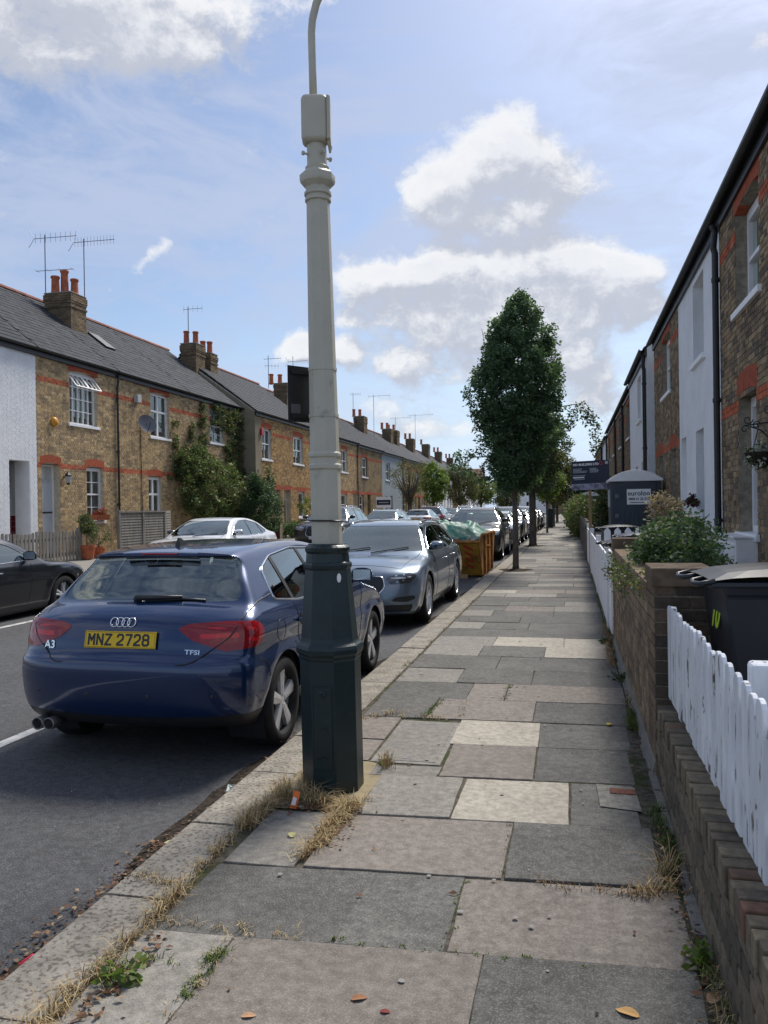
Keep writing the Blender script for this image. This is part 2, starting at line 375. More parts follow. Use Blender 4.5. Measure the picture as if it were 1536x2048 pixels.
def text(name, body, size, M, mt, parent, bold=.0, extrude=.001, align='CENTER', spacing=1.0, xs=1.0):
    """lettering as a font object; M is the 4x4 in the parent's local space (text in its XY plane)"""
    cu = bpy.data.curves.new(name, 'FONT'); cu.body = body; cu.size = size; cu.align_x = align; cu.align_y = 'CENTER'
    cu.extrude = extrude; cu.offset = bold; cu.space_character = spacing; cu.materials.append(mt); cu.resolution_u = 3
    tmp = bpy.data.objects.new(name, cu); me = bpy.data.meshes.new_from_object(tmp); bpy.data.objects.remove(tmp)
    o = bpy.data.objects.new(name, me); COL.objects.link(o); o.parent = parent
    o.matrix_local = M @ Matrix.Diagonal((xs, 1, 1, 1)); WL[o.name] = Vector((0, 0, 0)); return o
def frame_at(p, xdir, ydir):
    x = Vector(xdir).normalized(); z = x.cross(Vector(ydir)).normalized(); y = z.cross(x)
    m = Matrix((x, y, z)).transposed().to_4x4(); m.translation = p; return m
def put(o, x, y, rz, z=None):
    o.location = (x, y, road_z(x) if z is None else z); o.rotation_euler = (0, 0, rz); return o
# ------------------------------------------------------------------ ground, road, pavement, kerbs
ROADR, ROADL, WALLX, FENX, XR, XL = -1.94, -10.0, .47, -13.0, 2.1, -14.3
def road_z(x): return -.10 + (ROADR - x) * .0223
GL = .33                                                # level of the gardens on the far side
m = MB(); m.box(-900, 900, -60, 1500, -1.2, -.42); m.build('ground', LTAR, kind='structure')
m = MB(); n = 9
for i in range(n):
    for j in range(40):
        x0 = ROADL + (ROADR - ROADL) * i / n; x1 = ROADL + (ROADR - ROADL) * (i + 1) / n; y0 = -12 + j * 4.5; y1 = y0 + 4.5
        m.add([(x0, y0, road_z(x0)), (x1, y0, road_z(x1)), (x1, y1, road_z(x1)), (x0, y1, road_z(x0))], [(0, 1, 2, 3)])
m.build('road', ASPH, kind='structure')
def zl(x): return road_z(x) + .004
m = MB()
def flat(mb, x0, x1, y0, y1, f): mb.add([(x0, y0, f(x0)), (x1, y0, f(x1)), (x1, y1, f(x1)), (x0, y1, f(x0))], [(0, 1, 2, 3)])
y = 2.0
for (xa, xb) in ((-4.07, -3.97), (-7.75, -7.65)):
    o = MB(); flat(o, xa, xb, -2, 150, zl); 
    t = root('bay_line', ((xa + xb) / 2, 5, 0), None, None) if False else None
    o.build('road_marking', LMARK, kind='structure')
# pavements: dirt bed below, slabs above
m = MB(); m.box(-1.66, .47, -4, 150, -.35, -.009); m.build('pavement_bed', GAPM, kind='structure')
pv = bpy.data.objects.new('pavement', None); place(pv, None, (0, 0, 0)); pv['kind'] = 'structure'
kb = bpy.data.objects.new('kerb', None); place(kb, None, (0, 0, 0)); kb['kind'] = 'structure'
mats_of = {'d': SD, 'p': SP, 'm': SM, 'c': SC}
SK = lambda x, y: y + (x + .6) * (.062 if y < 5.2 else max(0., .062 - (y - 5.2) * .03))     # the near rows run slightly askew
def slab(x0, x1, y0, y1, k, dz=None, jit=.006):
    g_ = .0035; z = -.001 + (R.uniform(-.004, .004) if dz is None else dz); m = MB()
    j = [R.uniform(-jit, jit) for _ in range(8)]
    pts = [(x0 + g_ + j[0], SK(x0, y0) + g_ + j[1]), (x1 - g_ + j[2], SK(x1, y0) + g_ + j[3]), (x1 - g_ + j[4], SK(x1, y1) - g_ + j[5]), (x0 + g_ + j[6], SK(x0, y1) - g_ + j[7])]
    tz = [z + R.uniform(-.003, .003) for _ in range(4)]
    c = (sum(p[0] for p in pts) / 4, sum(p[1] for p in pts) / 4, 0)
    # slightly worn edge: insert edge points
    P = []
    for a in range(4):
        p, q = pts[a], pts[(a + 1) % 4]; n_ = max(2, int(math.dist(p, q) / .12)) if y0 < 7 else 1
        for i in range(n_):
            t = i / n_; w_ = .0035 if 0 < i else 0
            P.append((p[0] + (q[0] - p[0]) * t + R.uniform(-w_, w_), p[1] + (q[1] - p[1]) * t + R.uniform(-w_, w_), tz[a] * (1 - t) + tz[(a + 1) % 4] * t))
    nP = len(P); m.add([(x, y, zz) for x, y, zz in P] + [(x, y, -.05) for x, y, zz in P], [tuple(range(nP))] + [(i, nP + i, nP + (i + 1) % nP, (i + 1) % nP)[::1] for i in range(nP)])
    m.build('paving_slab', mats_of[k], pv, loc=c, bevel=.004 if y0 < 9 else 0, seg=2)
rows = [(1.55, 2.20, [(-1.62, -1.1, 'm'), (-1.1, -.2, 'd'), (-.2, .42, 'p')]),
 (2.20, 2.85, [(-1.62, -1.26, 'm'), (-1.26, -.33, 'p'), (-.33, .40, 'd')]),
 (2.85, 3.45, [(-1.60, -.88, 'd'), (-.88, -.47, 'd'), (-.47, .41, 'p')]),
 (3.45, 4.09, [(-1.58, -1.24, 'm'), (-1.20, -.31, 'p'), (-.31, .36, 'd')]),
 (4.09, 4.72, [(-1.13, -.635, 'm'), (-.63, -.03, 'c'), (-.03, .33, 'd')]),
 (4.72, 4.90, [(-1.22, -.80, 'm')]),
 (4.74, 5.40, [(-.80, -.24, 'p'), (-.24, .34, 'd')]),
 (5.40, 6.02, [(-.83, -.24, 'c'), (-.24, .37, 'd')]),
 (6.02, 6.66, [(-1.60, -1.10, 'd'), (-1.10, -.30, 'p'), (-.30, .40, 'd')]),
 (6.66, 7.28, [(-1.62, -.88, 'd'), (-.88, -.56, 'p'), (-.56, .42, 'p')]),
 (7.28, 7.92, [(-1.62, -1.05, 'm'), (-1.05, -.37, 'd'), (-.37, .42, 'd')]),
 (7.92, 8.62, [(-1.62, -.75, 'd'), (-.75, .42, 'd')]),
 (8.62, 9.25, [(-1.62, -1.0, 'm'), (-1.0, -.30, 'd'), (-.30, .42, 'c')]),
 (9.25, 9.9, [(-1.62, -.9, 'm'), (-.9, -.1, 'c'), (-.1, .42, 'c')])]
for (a, b, L_) in rows:
    for (x0, x1, k) in L_: slab(x0, x1, a, b, k)
y = 9.9
while y < 27:
    x = -1.62; prev = ''
    while x < .40:
        wd_ = R.choice([.45, .6, .75, .9, .9]); x1 = min(x + wd_, .42)
        if .42 - x1 < .25: x1 = .42
        slab(x, x1, y, y + .625, R.choice('dddpmmmc' if prev != 'c' else 'ddmp')); prev = 'c'; x = x1
    y += .625
far = {k: MB() for k in 'mdc'}; yy = y
while yy < 130:
    x = -1.62
    while x < .40:
        x1 = min(x + R.choice([.6, .75, .9]), .42); x1 = .42 if .42 - x1 < .25 else x1
        far[R.choice('mmdc')].box(x + .004, x1 - .004, yy + .006, yy + .619, -.03, -.002); x = x1
    yy += .625
for k in far: far[k].build('paving_far', mats_of[k], pv, kind='stuff')
# manhole cover and odd infill pieces
m = MB(); m.box(-1.27, -.82, 4.93, 5.93, -.03, -.002); o = m.build('cover_frame', MATS['slab_grey'], pv, loc=(-1.05, 5.4, 0), bevel=.004)
m = MB(); m.box(-1.235, -.855, 4.97, 5.89, -.02, .001); o = m.build('inspection_cover', SM, pv, loc=(-1.05, 5.43, 0), bevel=.003)
m = MB()
for y_ in (5.02, 5.84): m.box(-1.07, -1.01, y_ - .012, y_ + .012, .0012, .0022)
o2 = m.build('lifting_key_slots', MATS['brake'], o, kind='stuff')

m = MB(); m.add([(-1.64, 4.06, -.002), (-1.14, 4.09, -.002), (-1.13, 4.72, -.002), (-1.22, 4.9, -.002), (-1.28, 4.92, -.002), (-1.64, 4.92, -.002)], [(0, 1, 2, 3, 4, 5)]); m.build('post_sand_patch', SAND, pv)
m = MB(); m.box(-1.60, -1.29, 4.95, 5.40, -.03, -.003); m.build('paving_slab', SP, pv, bevel=.003, loc=(-1.45, 5.2, 0)); m = MB(); m.box(-1.60, -1.29, 5.42, 6.0, -.03, -.001); m.build('paving_slab', SP, pv, bevel=.003, loc=(-1.45, 5.7, 0))
m = MB(); m.add([(.13, 4.40, .0035), (.34, 4.36, .0035), (.33, 4.72, .0035), (.12, 4.75, .0035)], [(0, 1, 2, 3)]); m.build('mortar_patch', SM, pv)
m = MB(); m.cc = (.20, .085, .06); m.box(.19, .33, 4.60, 4.68, 0, .009); m.build('brick', BRK, pv, bevel=.003, loc=(.26, 4.64, 0))
# strip of old mortar along the wall foot
m = MB(); yy = 1.6
while yy < 30:
    m.box(.425 + R.uniform(0, .015), .47, yy, yy + .3, -.03, R.uniform(-.012, .01)); yy += .31
m.build('wall_foot_mortar', SM, pv, kind='stuff')
# kerb stones
yk = -.4
for ln in [.9] * 34:
    yk2 = yk + ln * R.uniform(.85, 1.1)
    if yk2 > .8:
        m = MB(); g_ = .008; dz = R.uniform(-.004, .004)
        prof = [(-1.945, -.20), (-1.945, -.012), (-1.938, -.003), (-1.925, .001), (-1.655, .001), (-1.648, -.006), (-1.648, -.2)]
        a = [(x, yk + g_, z + (dz if z > -.1 else 0)) for x, z in prof]; m.prism(a, (0, yk2 - yk - 2 * g_, 0))
        m.build('kerb_stone', KERB, kb, loc=(-1.8, (yk + yk2) / 2, 0))
    yk = yk2
m = MB(); m.box(-1.94, -1.65, yk, 150, -.2, .0); m.build('kerb_far', KERB, kb)
# gutter channel and drift of dirt
m = MB(); NS = 220
for i in range(NS):
    y0 = 1.0 + i * .12; w0 = .10 + .07 * math.sin(y0 * 1.7) + .04 * math.sin(y0 * 5.3 + 1) + (.07 if y0 < 4.6 else 0); 
    w1 = .10 + .07 * math.sin((y0 + .12) * 1.7) + .04 * math.sin((y0 + .12) * 5.3 + 1) + (.07 if y0 + .12 < 4.6 else 0)
    w0 = max(w0, .015); w1 = max(w1, .015)
    m.add([(-1.944 - w0, y0, -.0965), (-1.944 - w1, y0 + .12, -.0965), (-1.944, y0 + .12, -.086), (-1.944, y0, -.086)], [(0, 3, 2, 1)])
o = m.build('gutter_dirt', SOIL, kind='structure')
# far side: kerb, pavement, gardens
m = MB(); m.box(-10.0, -10.28, -4, 150, -.2, .20); m.build('kerb_opposite', KERB, kind='structure')
m = MB(); m.add([(-10.28, -4, .199), (-10.28, 150, .199), (-13.0, 150, GL - .01), (-13.0, -4, GL - .01)], [(0, 3, 2, 1)]); m.build('pavement_opposite', SM, kind='structure')
m = MB(); m.box(-24, -13.0, -4, 150, -.2, GL); m.build('garden_ground_opposite', LTAR, kind='structure')
m = MB(); m.box(.47, 12, -4, 150, -.3, -.006); m.build('garden_ground', LTAR, kind='structure')
# ------------------------------------------------------------------ cars
def catmull(pts, n=10, closed=True):
    P = np.array(pts, float); out = []; m = len(P)
    rng = range(m) if closed else range(m - 1)
    for i in rng:
        p0, p1, p2, p3 = (P[(i - 1) % m], P[i], P[(i + 1) % m], P[(i + 2) % m]) if closed else (P[max(i - 1, 0)], P[i], P[i + 1], P[min(i + 2, m - 1)])
        d1 = max(np.linalg.norm(p2 - p1), 1e-6) ** .5; d0 = max(np.linalg.norm(p1 - p0), 1e-6) ** .5; d2 = max(np.linalg.norm(p3 - p2), 1e-6) ** .5
        m1 = (p1 - p0) / d0 - (p2 - p0) / (d0 + d1) + (p2 - p1) / d1 if d0 > 1e-3 else (p2 - p1) / d1
        m2 = (p2 - p1) / d1 - (p3 - p1) / (d1 + d2) + (p3 - p2) / d2 if d2 > 1e-3 else (p2 - p1) / d1
        m1 = m1 * d1; m2 = m2 * d1
        for k in range(n):
            t = k / n; t2 = t * t; t3 = t2 * t
            out.append((2 * t3 - 3 * t2 + 1) * p1 + (t3 - 2 * t2 + t) * m1 + (-2 * t3 + 3 * t2) * p2 + (t3 - t2) * m2)
    if not closed: out.append(P[-1])
    return np.array(out)
def sdpoly(Q, poly):
    """signed distance (negative inside) of points Q (n,2) to closed polygon"""
    Q = np.asarray(Q, float); d = np.full(len(Q), 1e9); s = np.ones(len(Q))
    n = len(poly); j = n - 1
    for i in range(n):
        e = poly[j] - poly[i]; w_ = Q - poly[i]
        t = np.clip((w_ @ e) / max(e @ e, 1e-12), 0, 1); b = w_ - t[:, None] * e
        d = np.minimum(d, (b * b).sum(1))
        c1 = Q[:, 1] >= poly[i, 1]; c2 = Q[:, 1] < poly[j, 1]; c3 = e[0] * w_[:, 1] > e[1] * w_[:, 0]
        s = np.where((c1 & c2 & c3) | (~c1 & ~c2 & ~c3), -s, s); j = i
    return s * np.sqrt(d)
def roundpoly(pts, r=.03, n=5):
    P = [np.array(p, float) for p in pts]; out = []; m = len(P)
    for i in range(m):
        a, b, c = P[i - 1], P[i], P[(i + 1) % m]; u = a - b; v = c - b; lu, lv = np.linalg.norm(u), np.linalg.norm(v)
        rr = min(r, lu * .45, lv * .45); p = b + u / lu * rr; q = b + v / lv * rr
        for k in range(n + 1):
            t = k / n; out.append((1 - t) ** 2 * p + 2 * t * (1 - t) * b + t * t * q)
    return np.array(out)
GLY = {'M': [[(0, 0), (0, 1), (.5, .42), (1, 1), (1, 0)]], 'N': [[(0, 0), (0, 1), (1, 0), (1, 1)]], 'Z': [[(0, 1), (1, 1), (0, 0), (1, 0)]], '7': [[(0, 1), (1, 1), (.42, 0)]],
 '2': [[(.02, .78), (.08, .93), (.28, 1), (.72, 1), (.94, .92), (1, .76), (.96, .58), (.7, .42), (.05, .12), (0, 0), (1, 0)]],
 '8': [[(.2, .53), (.04, .66), (.04, .87), (.24, 1), (.76, 1), (.96, .87), (.96, .66), (.8, .53), (.2, .53), (0, .38), (0, .14), (.2, 0), (.8, 0), (1, .14), (1, .38), (.8, .53)]]}
def plate_text(po, s_):
    x = -.228
    for ch in s_:
        if ch == ' ': x += .026; continue
        m = MB(); w_, h, st = .040, .066, .0135
        for pl in GLY[ch]:
            for (a, b_) in zip(pl[:-1], pl[1:]):
                p, q = Vector((x + a[0] * w_, (a[1] - .5) * h, .0043)), Vector((x + b_[0] * w_, (b_[1] - .5) * h, .0043)); d = (q - p).normalized() * st * .38; n = Vector((-d.y, d.x, 0)).normalized() * st * .5
                m.prism([p - d - n, q + d - n, q + d + n, p - d + n], (0, 0, .0010 + .0002 * (len(m.v) % 3)))
        m.build('plate_character', BLK, po, local=True); x += .0615
def on_end(b, y, z, front=False, lift=.004):
    p = b.end(y, z, front); n = Vector(b.grad(p)[0]); x = Vector((0, 1 if front else -1, 0)); x = (x - n * n.dot(x)).normalized()
    m = Matrix((x, n.cross(x), n)).transposed().to_4x4(); m.translation = Vector(p[0]) + n * lift; return m
class Body:
    """closed car shell: side outline (x, z), half width by height, rounded plan corners. x = 0 is the tail"""
    def __init__(s, prof, L, H, wz, pr=.10, pf=.12, crown=.05, k=.07, flare=(), xt=(.0, .0), ground=.15, belt=.9):
        s.L, s.H, s.k, s.pr, s.pf, s.crown, s.flare, s.belt, s.xt = L, H, k, pr, pf, crown, flare, belt, xt
        pl = catmull(prof, 8); s.h = .0125
        s.gx = np.arange(-.3, L + .3, s.h); s.gz = np.arange(-.15, H + .3, s.h)
        X, Z = np.meshgrid(s.gx, s.gz, indexing='ij')
        s.G = -sdpoly(np.c_[X.ravel(), Z.ravel()], pl).reshape(X.shape)
        zz, ww = np.array(wz).T; s.tz = np.linspace(0, H + .2, 200); s.tw = np.interp(s.tz, zz, ww)
        kern = np.ones(7) / 7; s.tw = np.convolve(np.pad(s.tw, 3, 'edge'), kern, 'valid'); s.W = s.tw.max()
    def sd(s, x, z):
        fx = np.clip((x - s.gx[0]) / s.h, 0, len(s.gx) - 1.001); fz = np.clip((z - s.gz[0]) / s.h, 0, len(s.gz) - 1.001)
        i = fx.astype(int); j = fz.astype(int); a = fx - i; b = fz - j; G = s.G
        return (G[i, j] * (1 - a) + G[i + 1, j] * a) * (1 - b) + (G[i, j + 1] * (1 - a) + G[i + 1, j + 1] * a) * b
    def F(s, P):
        x, y, z = P[:, 0], np.abs(P[:, 1]), P[:, 2]
        yn = np.clip(y / s.W, 0, 1.2); t = x / s.L
        bulge = yn ** 2.6 * .75 + yn ** 7 * .55
        tail = np.clip(1 - t / .5, 0, 1) ** 1.0; nose = np.clip((t - .5) / .5, 0, 1) ** 1.0
        xe = x - s.pr * bulge * tail + s.pf * bulge * nose
        ze = z + s.crown * yn ** 2 * np.clip((z - .5) / .4, 0, 1)
        d1 = s.sd(xe, ze)
        wv = np.interp(z, s.tz, s.tw)
        up = np.clip((z - s.belt) / .4, 0, 1)
        wv = wv - up * (s.xt[0] * np.clip((.45 - t) / .45, 0, 1) ** 1.5 + s.xt[1] * np.clip((t - .5) / .5, 0, 1))
        wv = wv - .035 * np.clip(np.abs(t - .5) * 2 - .35, 0, 1) ** 2 * 2
        for (cx, cz, r, am) in s.flare:
            q = np.hypot(x - cx, z - cz); wv = wv + am * np.exp(-((q - r - .03) / .07) ** 2) * (z > -.2)
        d2 = (wv - y) * .96
        h = np.clip(.5 + .5 * (d2 - d1) / s.k, 0, 1)
        return d2 * (1 - h) + d1 * h - s.k * h * (1 - h)
    def grad(s, P, e=.004):
        g_ = np.empty_like(P)
        for i in range(3):
            d = np.zeros(3); d[i] = e; g_[:, i] = s.F(P + d) - s.F(P - d)
        g_ = -g_; return g_ / np.maximum(np.linalg.norm(g_, axis=1, keepdims=True), 1e-9)
    def shoot(s, O, P, it=20):
        a = np.zeros(len(P)); b = np.ones(len(P))
        for _ in range(it):
            m = (a + b) / 2; f = s.F(O + (P - O) * m[:, None]); a = np.where(f > 0, m, a); b = np.where(f > 0, b, m)
        return O + (P - O) * ((a + b) / 2)[:, None]
    def mesh(s, res):
        x0, x1, y1, z0, z1 = -.12, s.L + .12, s.W + .08, -.02, s.H + .1
        nx, ny, nz = int((x1 - x0) / res), int(2 * y1 / res) // 2 * 2, int((z1 - z0) / res)
        gx, gy, gz = np.linspace(x0, x1, nx + 1), np.linspace(-y1, y1, ny + 1), np.linspace(z0, z1, nz + 1)
        idx = {}; V = []; Q = []
        def vid(i, j, k):
            key = (i, j, k)
            if key not in idx: idx[key] = len(V); V.append((gx[i], gy[j], gz[k]))
            return idx[key]
        for i in range(nx):
            for j in range(ny):
                Q.append((vid(i, j, nz), vid(i + 1, j, nz), vid(i + 1, j + 1, nz), vid(i, j + 1, nz)))
                Q.append((vid(i, j, 0), vid(i, j + 1, 0), vid(i + 1, j + 1, 0), vid(i + 1, j, 0)))
            for k in range(nz):
                Q.append((vid(i, 0, k), vid(i + 1, 0, k), vid(i + 1, 0, k + 1), vid(i, 0, k + 1)))
                Q.append((vid(i, ny, k), vid(i, ny, k + 1), vid(i + 1, ny, k + 1), vid(i + 1, ny, k)))
        for j in range(ny):
            for k in range(nz):
                Q.append((vid(0, j, k), vid(0, j, k + 1), vid(0, j + 1, k + 1), vid(0, j + 1, k)))
                Q.append((vid(nx, j, k), vid(nx, j + 1, k), vid(nx, j + 1, k + 1), vid(nx, j, k + 1)))
        P = np.array(V)
        O = np.empty_like(P); O[:, 0] = .24 * s.L + .52 * np.clip(P[:, 0], 0, s.L); O[:, 1] = P[:, 1] * .25
        O[:, 2] = .42 + .28 * (P[:, 2] - z0) / (z1 - z0)
        V = s.shoot(O, P); Q = np.array(Q)
        T = np.r_[Q[:, [0, 1, 2]], Q[:, [0, 2, 3]]]
        return V, T
    def side(s, x, z, sg=1):
        x = np.atleast_1d(np.asarray(x, float)); z = np.atleast_1d(np.asarray(z, float))
        O = np.c_[x, np.zeros(len(x)), z]; return s.shoot(O, np.c_[x, np.full(len(x), sg * (s.W + .1)), z])
    def end(s, y, z, front=False):
        y = np.atleast_1d(np.asarray(y, float)); z = np.atleast_1d(np.asarray(z, float)); xm = s.L * (.5)
        return s.shoot(np.c_[np.full(len(y), xm), y * .98, z], np.c_[np.full(len(y), s.L + .2 if front else -.2), y, z])
    def top(s, x, y):
        x = np.atleast_1d(np.asarray(x, float)); y = np.atleast_1d(np.asarray(y, float))
        return s.shoot(np.c_[x, y, np.full(len(x), .5)], np.c_[x, y, np.full(len(x), s.H + .2)])
def clip_tris(V, T, f):
    """split triangles at f = 0 -> (V, T inside f<0, T outside)"""
    f = np.where(np.abs(f) < 1e-7, 1e-7, f); inside = f < 0; c = inside[T].sum(1)
    Tin = [T[c == 3]]; Tout = [T[c == 0]]; M = T[(c == 1) | (c == 2)]
    if not len(M): return V, Tin[0], Tout[0]
    lone_in = inside[M].sum(1) == 1
    lone = np.where(lone_in[:, None], inside[M], ~inside[M]); k = lone.argmax(1); r = np.arange(len(M))
    a, b, c3 = M[r, k], M[r, (k + 1) % 3], M[r, (k + 2) % 3]
    E = np.r_[np.c_[a, b], np.c_[a, c3]]; Es = np.sort(E, 1); u, inv = np.unique(Es, axis=0, return_inverse=True); inv = inv.ravel()
    t = f[u[:, 0]] / (f[u[:, 0]] - f[u[:, 1]]); NV = V[u[:, 0]] + (V[u[:, 1]] - V[u[:, 0]]) * t[:, None]
    ab = len(V) + inv[:len(M)]; ac = len(V) + inv[len(M):]
    one = np.c_[a, ab, ac]; two = np.r_[np.c_[ab, b, c3], np.c_[ab, c3, ac]]; l2 = np.r_[lone_in, lone_in]
    Tin += [one[lone_in], two[~l2]]; Tout += [one[~lone_in], two[l2]]
    return np.r_[V, NV], np.concatenate(Tin), np.concatenate(Tout)
def compact(V, T):
    u, inv = np.unique(T.ravel(), return_inverse=True); return V[u], inv.reshape(T.shape)
def with_lip(V, T, N, d):
    """give an open sheet a turned-in edge of depth d"""
    E = np.r_[T[:, [0, 1]], T[:, [1, 2]], T[:, [2, 0]]]; S_e = np.sort(E, 1)
    u, inv, cnt = np.unique(S_e, axis=0, return_inverse=True, return_counts=True); be = E[cnt[inv.ravel()] == 1]
    if not len(be): return V, T, N
    bv, bi = np.unique(be.ravel(), return_inverse=True); bi = bi.reshape(be.shape)
    V2 = V[bv] - N[bv] * d; n = len(V)
    # duplicate rim so that shading stays crisp
    A = np.r_[V, V[bv], V2]; m = len(bv); cen = V.mean(0)
    e0, e1 = n + bi[:, 0], n + bi[:, 1]; f0, f1 = e0 + m, e1 + m
    TT = np.r_[T, np.c_[e1, e0, f0], np.c_[e1, f0, f1]]
    ev = V[be[:, 1]] - V[be[:, 0]]; side = np.cross(ev, N[be[:, 0]]); side /= np.maximum(np.linalg.norm(side, axis=1, keepdims=True), 1e-9)
    sn = np.zeros((m, 3)); np.add.at(sn, bi[:, 0], side); np.add.at(sn, bi[:, 1], side); sn /= np.maximum(np.linalg.norm(sn, axis=1, keepdims=True), 1e-9)
    return A, TT, np.r_[N, sn, sn]
def surf_tube(mb, pts, r, seg=5, closed=False):
    mb.tube([tuple(p) for p in pts], r, seg, closed)
def wheel(parent, c, r, w_, sg, spokes=5, style='double', rimr=None, hub=.03):
    """wheel with tyre, rim and disc; axis along y, outer face towards sg*y"""
    rr = rimr or r * .72
    wo = bpy.data.objects.new('wheel', None); place(wo, parent, c)
    t = MB(); pr = [(rr * .97, -w_ * .5), (rr * 1.03, -w_ * .52), (r * .93, -w_ * .5), (r * .985, -w_ * .40), (r, -w_ * .25), (r, w_ * .25), (r * .985, w_ * .40), (r * .93, w_ * .5), (rr * 1.03, w_ * .52), (rr * .97, w_ * .5), (rr * .9, w_ * .2), (rr * .9, -w_ * .45)]
    t.lathe(pr + [pr[0]], seg=40, axis='y', cap=False); t.build('tyre', RUB, wo, smooth=True, local=True)
    m = MB(); e = sg * w_ * .46
    m.lathe([(rr * .99, e), (rr * .955, e + sg * .004), (rr * .93, e - sg * .012), (rr * .90, e - sg * .05), (rr * .88, -e * .6)], seg=40, axis='y', cap=False)
    m.lathe([(.001, e - sg * .012), (hub, e - sg * .012), (hub * 1.5, e - sg * .02), (hub * 2.1, e - sg * .05)], seg=20, axis='y', cap=False)
    for i in range(spokes):
        for o in ((-.13, .13) if style == 'double' else (0,)):
            a = 2 * math.pi * i / spokes + .3; a1 = a + o * (1.25 if style == 'double' else 1)
            wi = .02 if style == 'double' else .034
            p0 = Vector((math.cos(a + o * .9), 0, math.sin(a + o * .9))) * hub * 1.3; p1 = Vector((math.cos(a1), 0, math.sin(a1))) * rr * .93
            d = (p1 - p0).normalized(); n = Vector((d.z, 0, -d.x))
            yy0, yy1 = e - sg * .014, e - sg * .012; th = sg * .028
            if style == 'blade': w0, w1 = wi * .75, wi * 1.5
            else: w0, w1 = wi * .8, wi
            vs = [p0 - n * w0 + Vector((0, yy0, 0)), p0 + n * w0 + Vector((0, yy0, 0)), p1 + n * w1 + Vector((0, yy1, 0)), p1 - n * w1 + Vector((0, yy1, 0))]
            mid0 = p0 + Vector((0, yy0 + sg * .006, 0)); mid1 = p1 + Vector((0, yy1 + sg * .007, 0))
            bk = [q - Vector((0, th, 0)) for q in vs]
            m.add(vs + bk + [mid0, mid1], [(0, 3, 9, 8), (8, 9, 2, 1), (0, 4, 7, 3), (1, 2, 6, 5), (0, 8, 1, 5, 4), (3, 7, 6, 2, 9)])
    m.build('rim', ALU, wo, local=True)
    b = MB(); b.lathe([(.001, e - sg * .075), (rr * .62, e - sg * .075), (rr * .62, e - sg * .10)], seg=24, axis='y', cap=False)
    b.build('brake_disc', MATS['brake'], wo, local=True)
    d = MB(); d.lathe([(rr * .97, -e * .7), (.001, -e * .7)], seg=24, axis='y', cap=False); d.build('wheel_back', DRK, wo, local=True)
    return wo
def mirror_part(parent, body, x, z, sg, pt, size=1.0, out=.09):
    """door mirror at (x, z) on side sg"""
    p = Vector(body.side(x, z, sg)[0]); c = p + Vector((-.0, sg * out * 1.1, .055))
    m = MB(); n = 8
    for i in range(n):                          # rounded shell, flat at the back (towards the tail)
        t = i / (n - 1); rr = (1 - (t * .98) ** 2.2) ** .5
        for k in range(16):
            a = 2 * math.pi * k / 16; ca, sa = math.cos(a), math.sin(a)
            sq = (abs(ca) ** 3.2 + abs(sa) ** 3.2) ** (-1 / 3.2)
            m.v.append(tuple(c + Vector((t * .11, sg * ca * sq * .105 * rr, sa * sq * .068 * rr)) * size)); m.c.append((1, 1, 1))
    for i in range(n - 1):
        for k in range(16):
            k2 = (k + 1) % 16; m.f.append((i * 16 + k, i * 16 + k2, (i + 1) * 16 + k2, (i + 1) * 16 + k)); m.m.append(0)
    m.f.append(tuple(range(16))); m.m.append(0)
    o = m.build('door_mirror', pt, parent, smooth=True, local=True)
    o.data.polygons[len(o.data.polygons) - 1].use_smooth = False
    g_ = MB(); g_.obox(c + Vector((-.003, 0, 0)), (.004, .17 * size, .10 * size)); g_.build('mirror_glass', CHR, o, local=True, bevel=.001)
    s_ = MB(); s_.tube([p + Vector((.02, -sg * .02, 0)), c + Vector((.04, 0, -.05))], .018, 6); s_.build('mirror_arm', BLK, o, local=True)
    return o
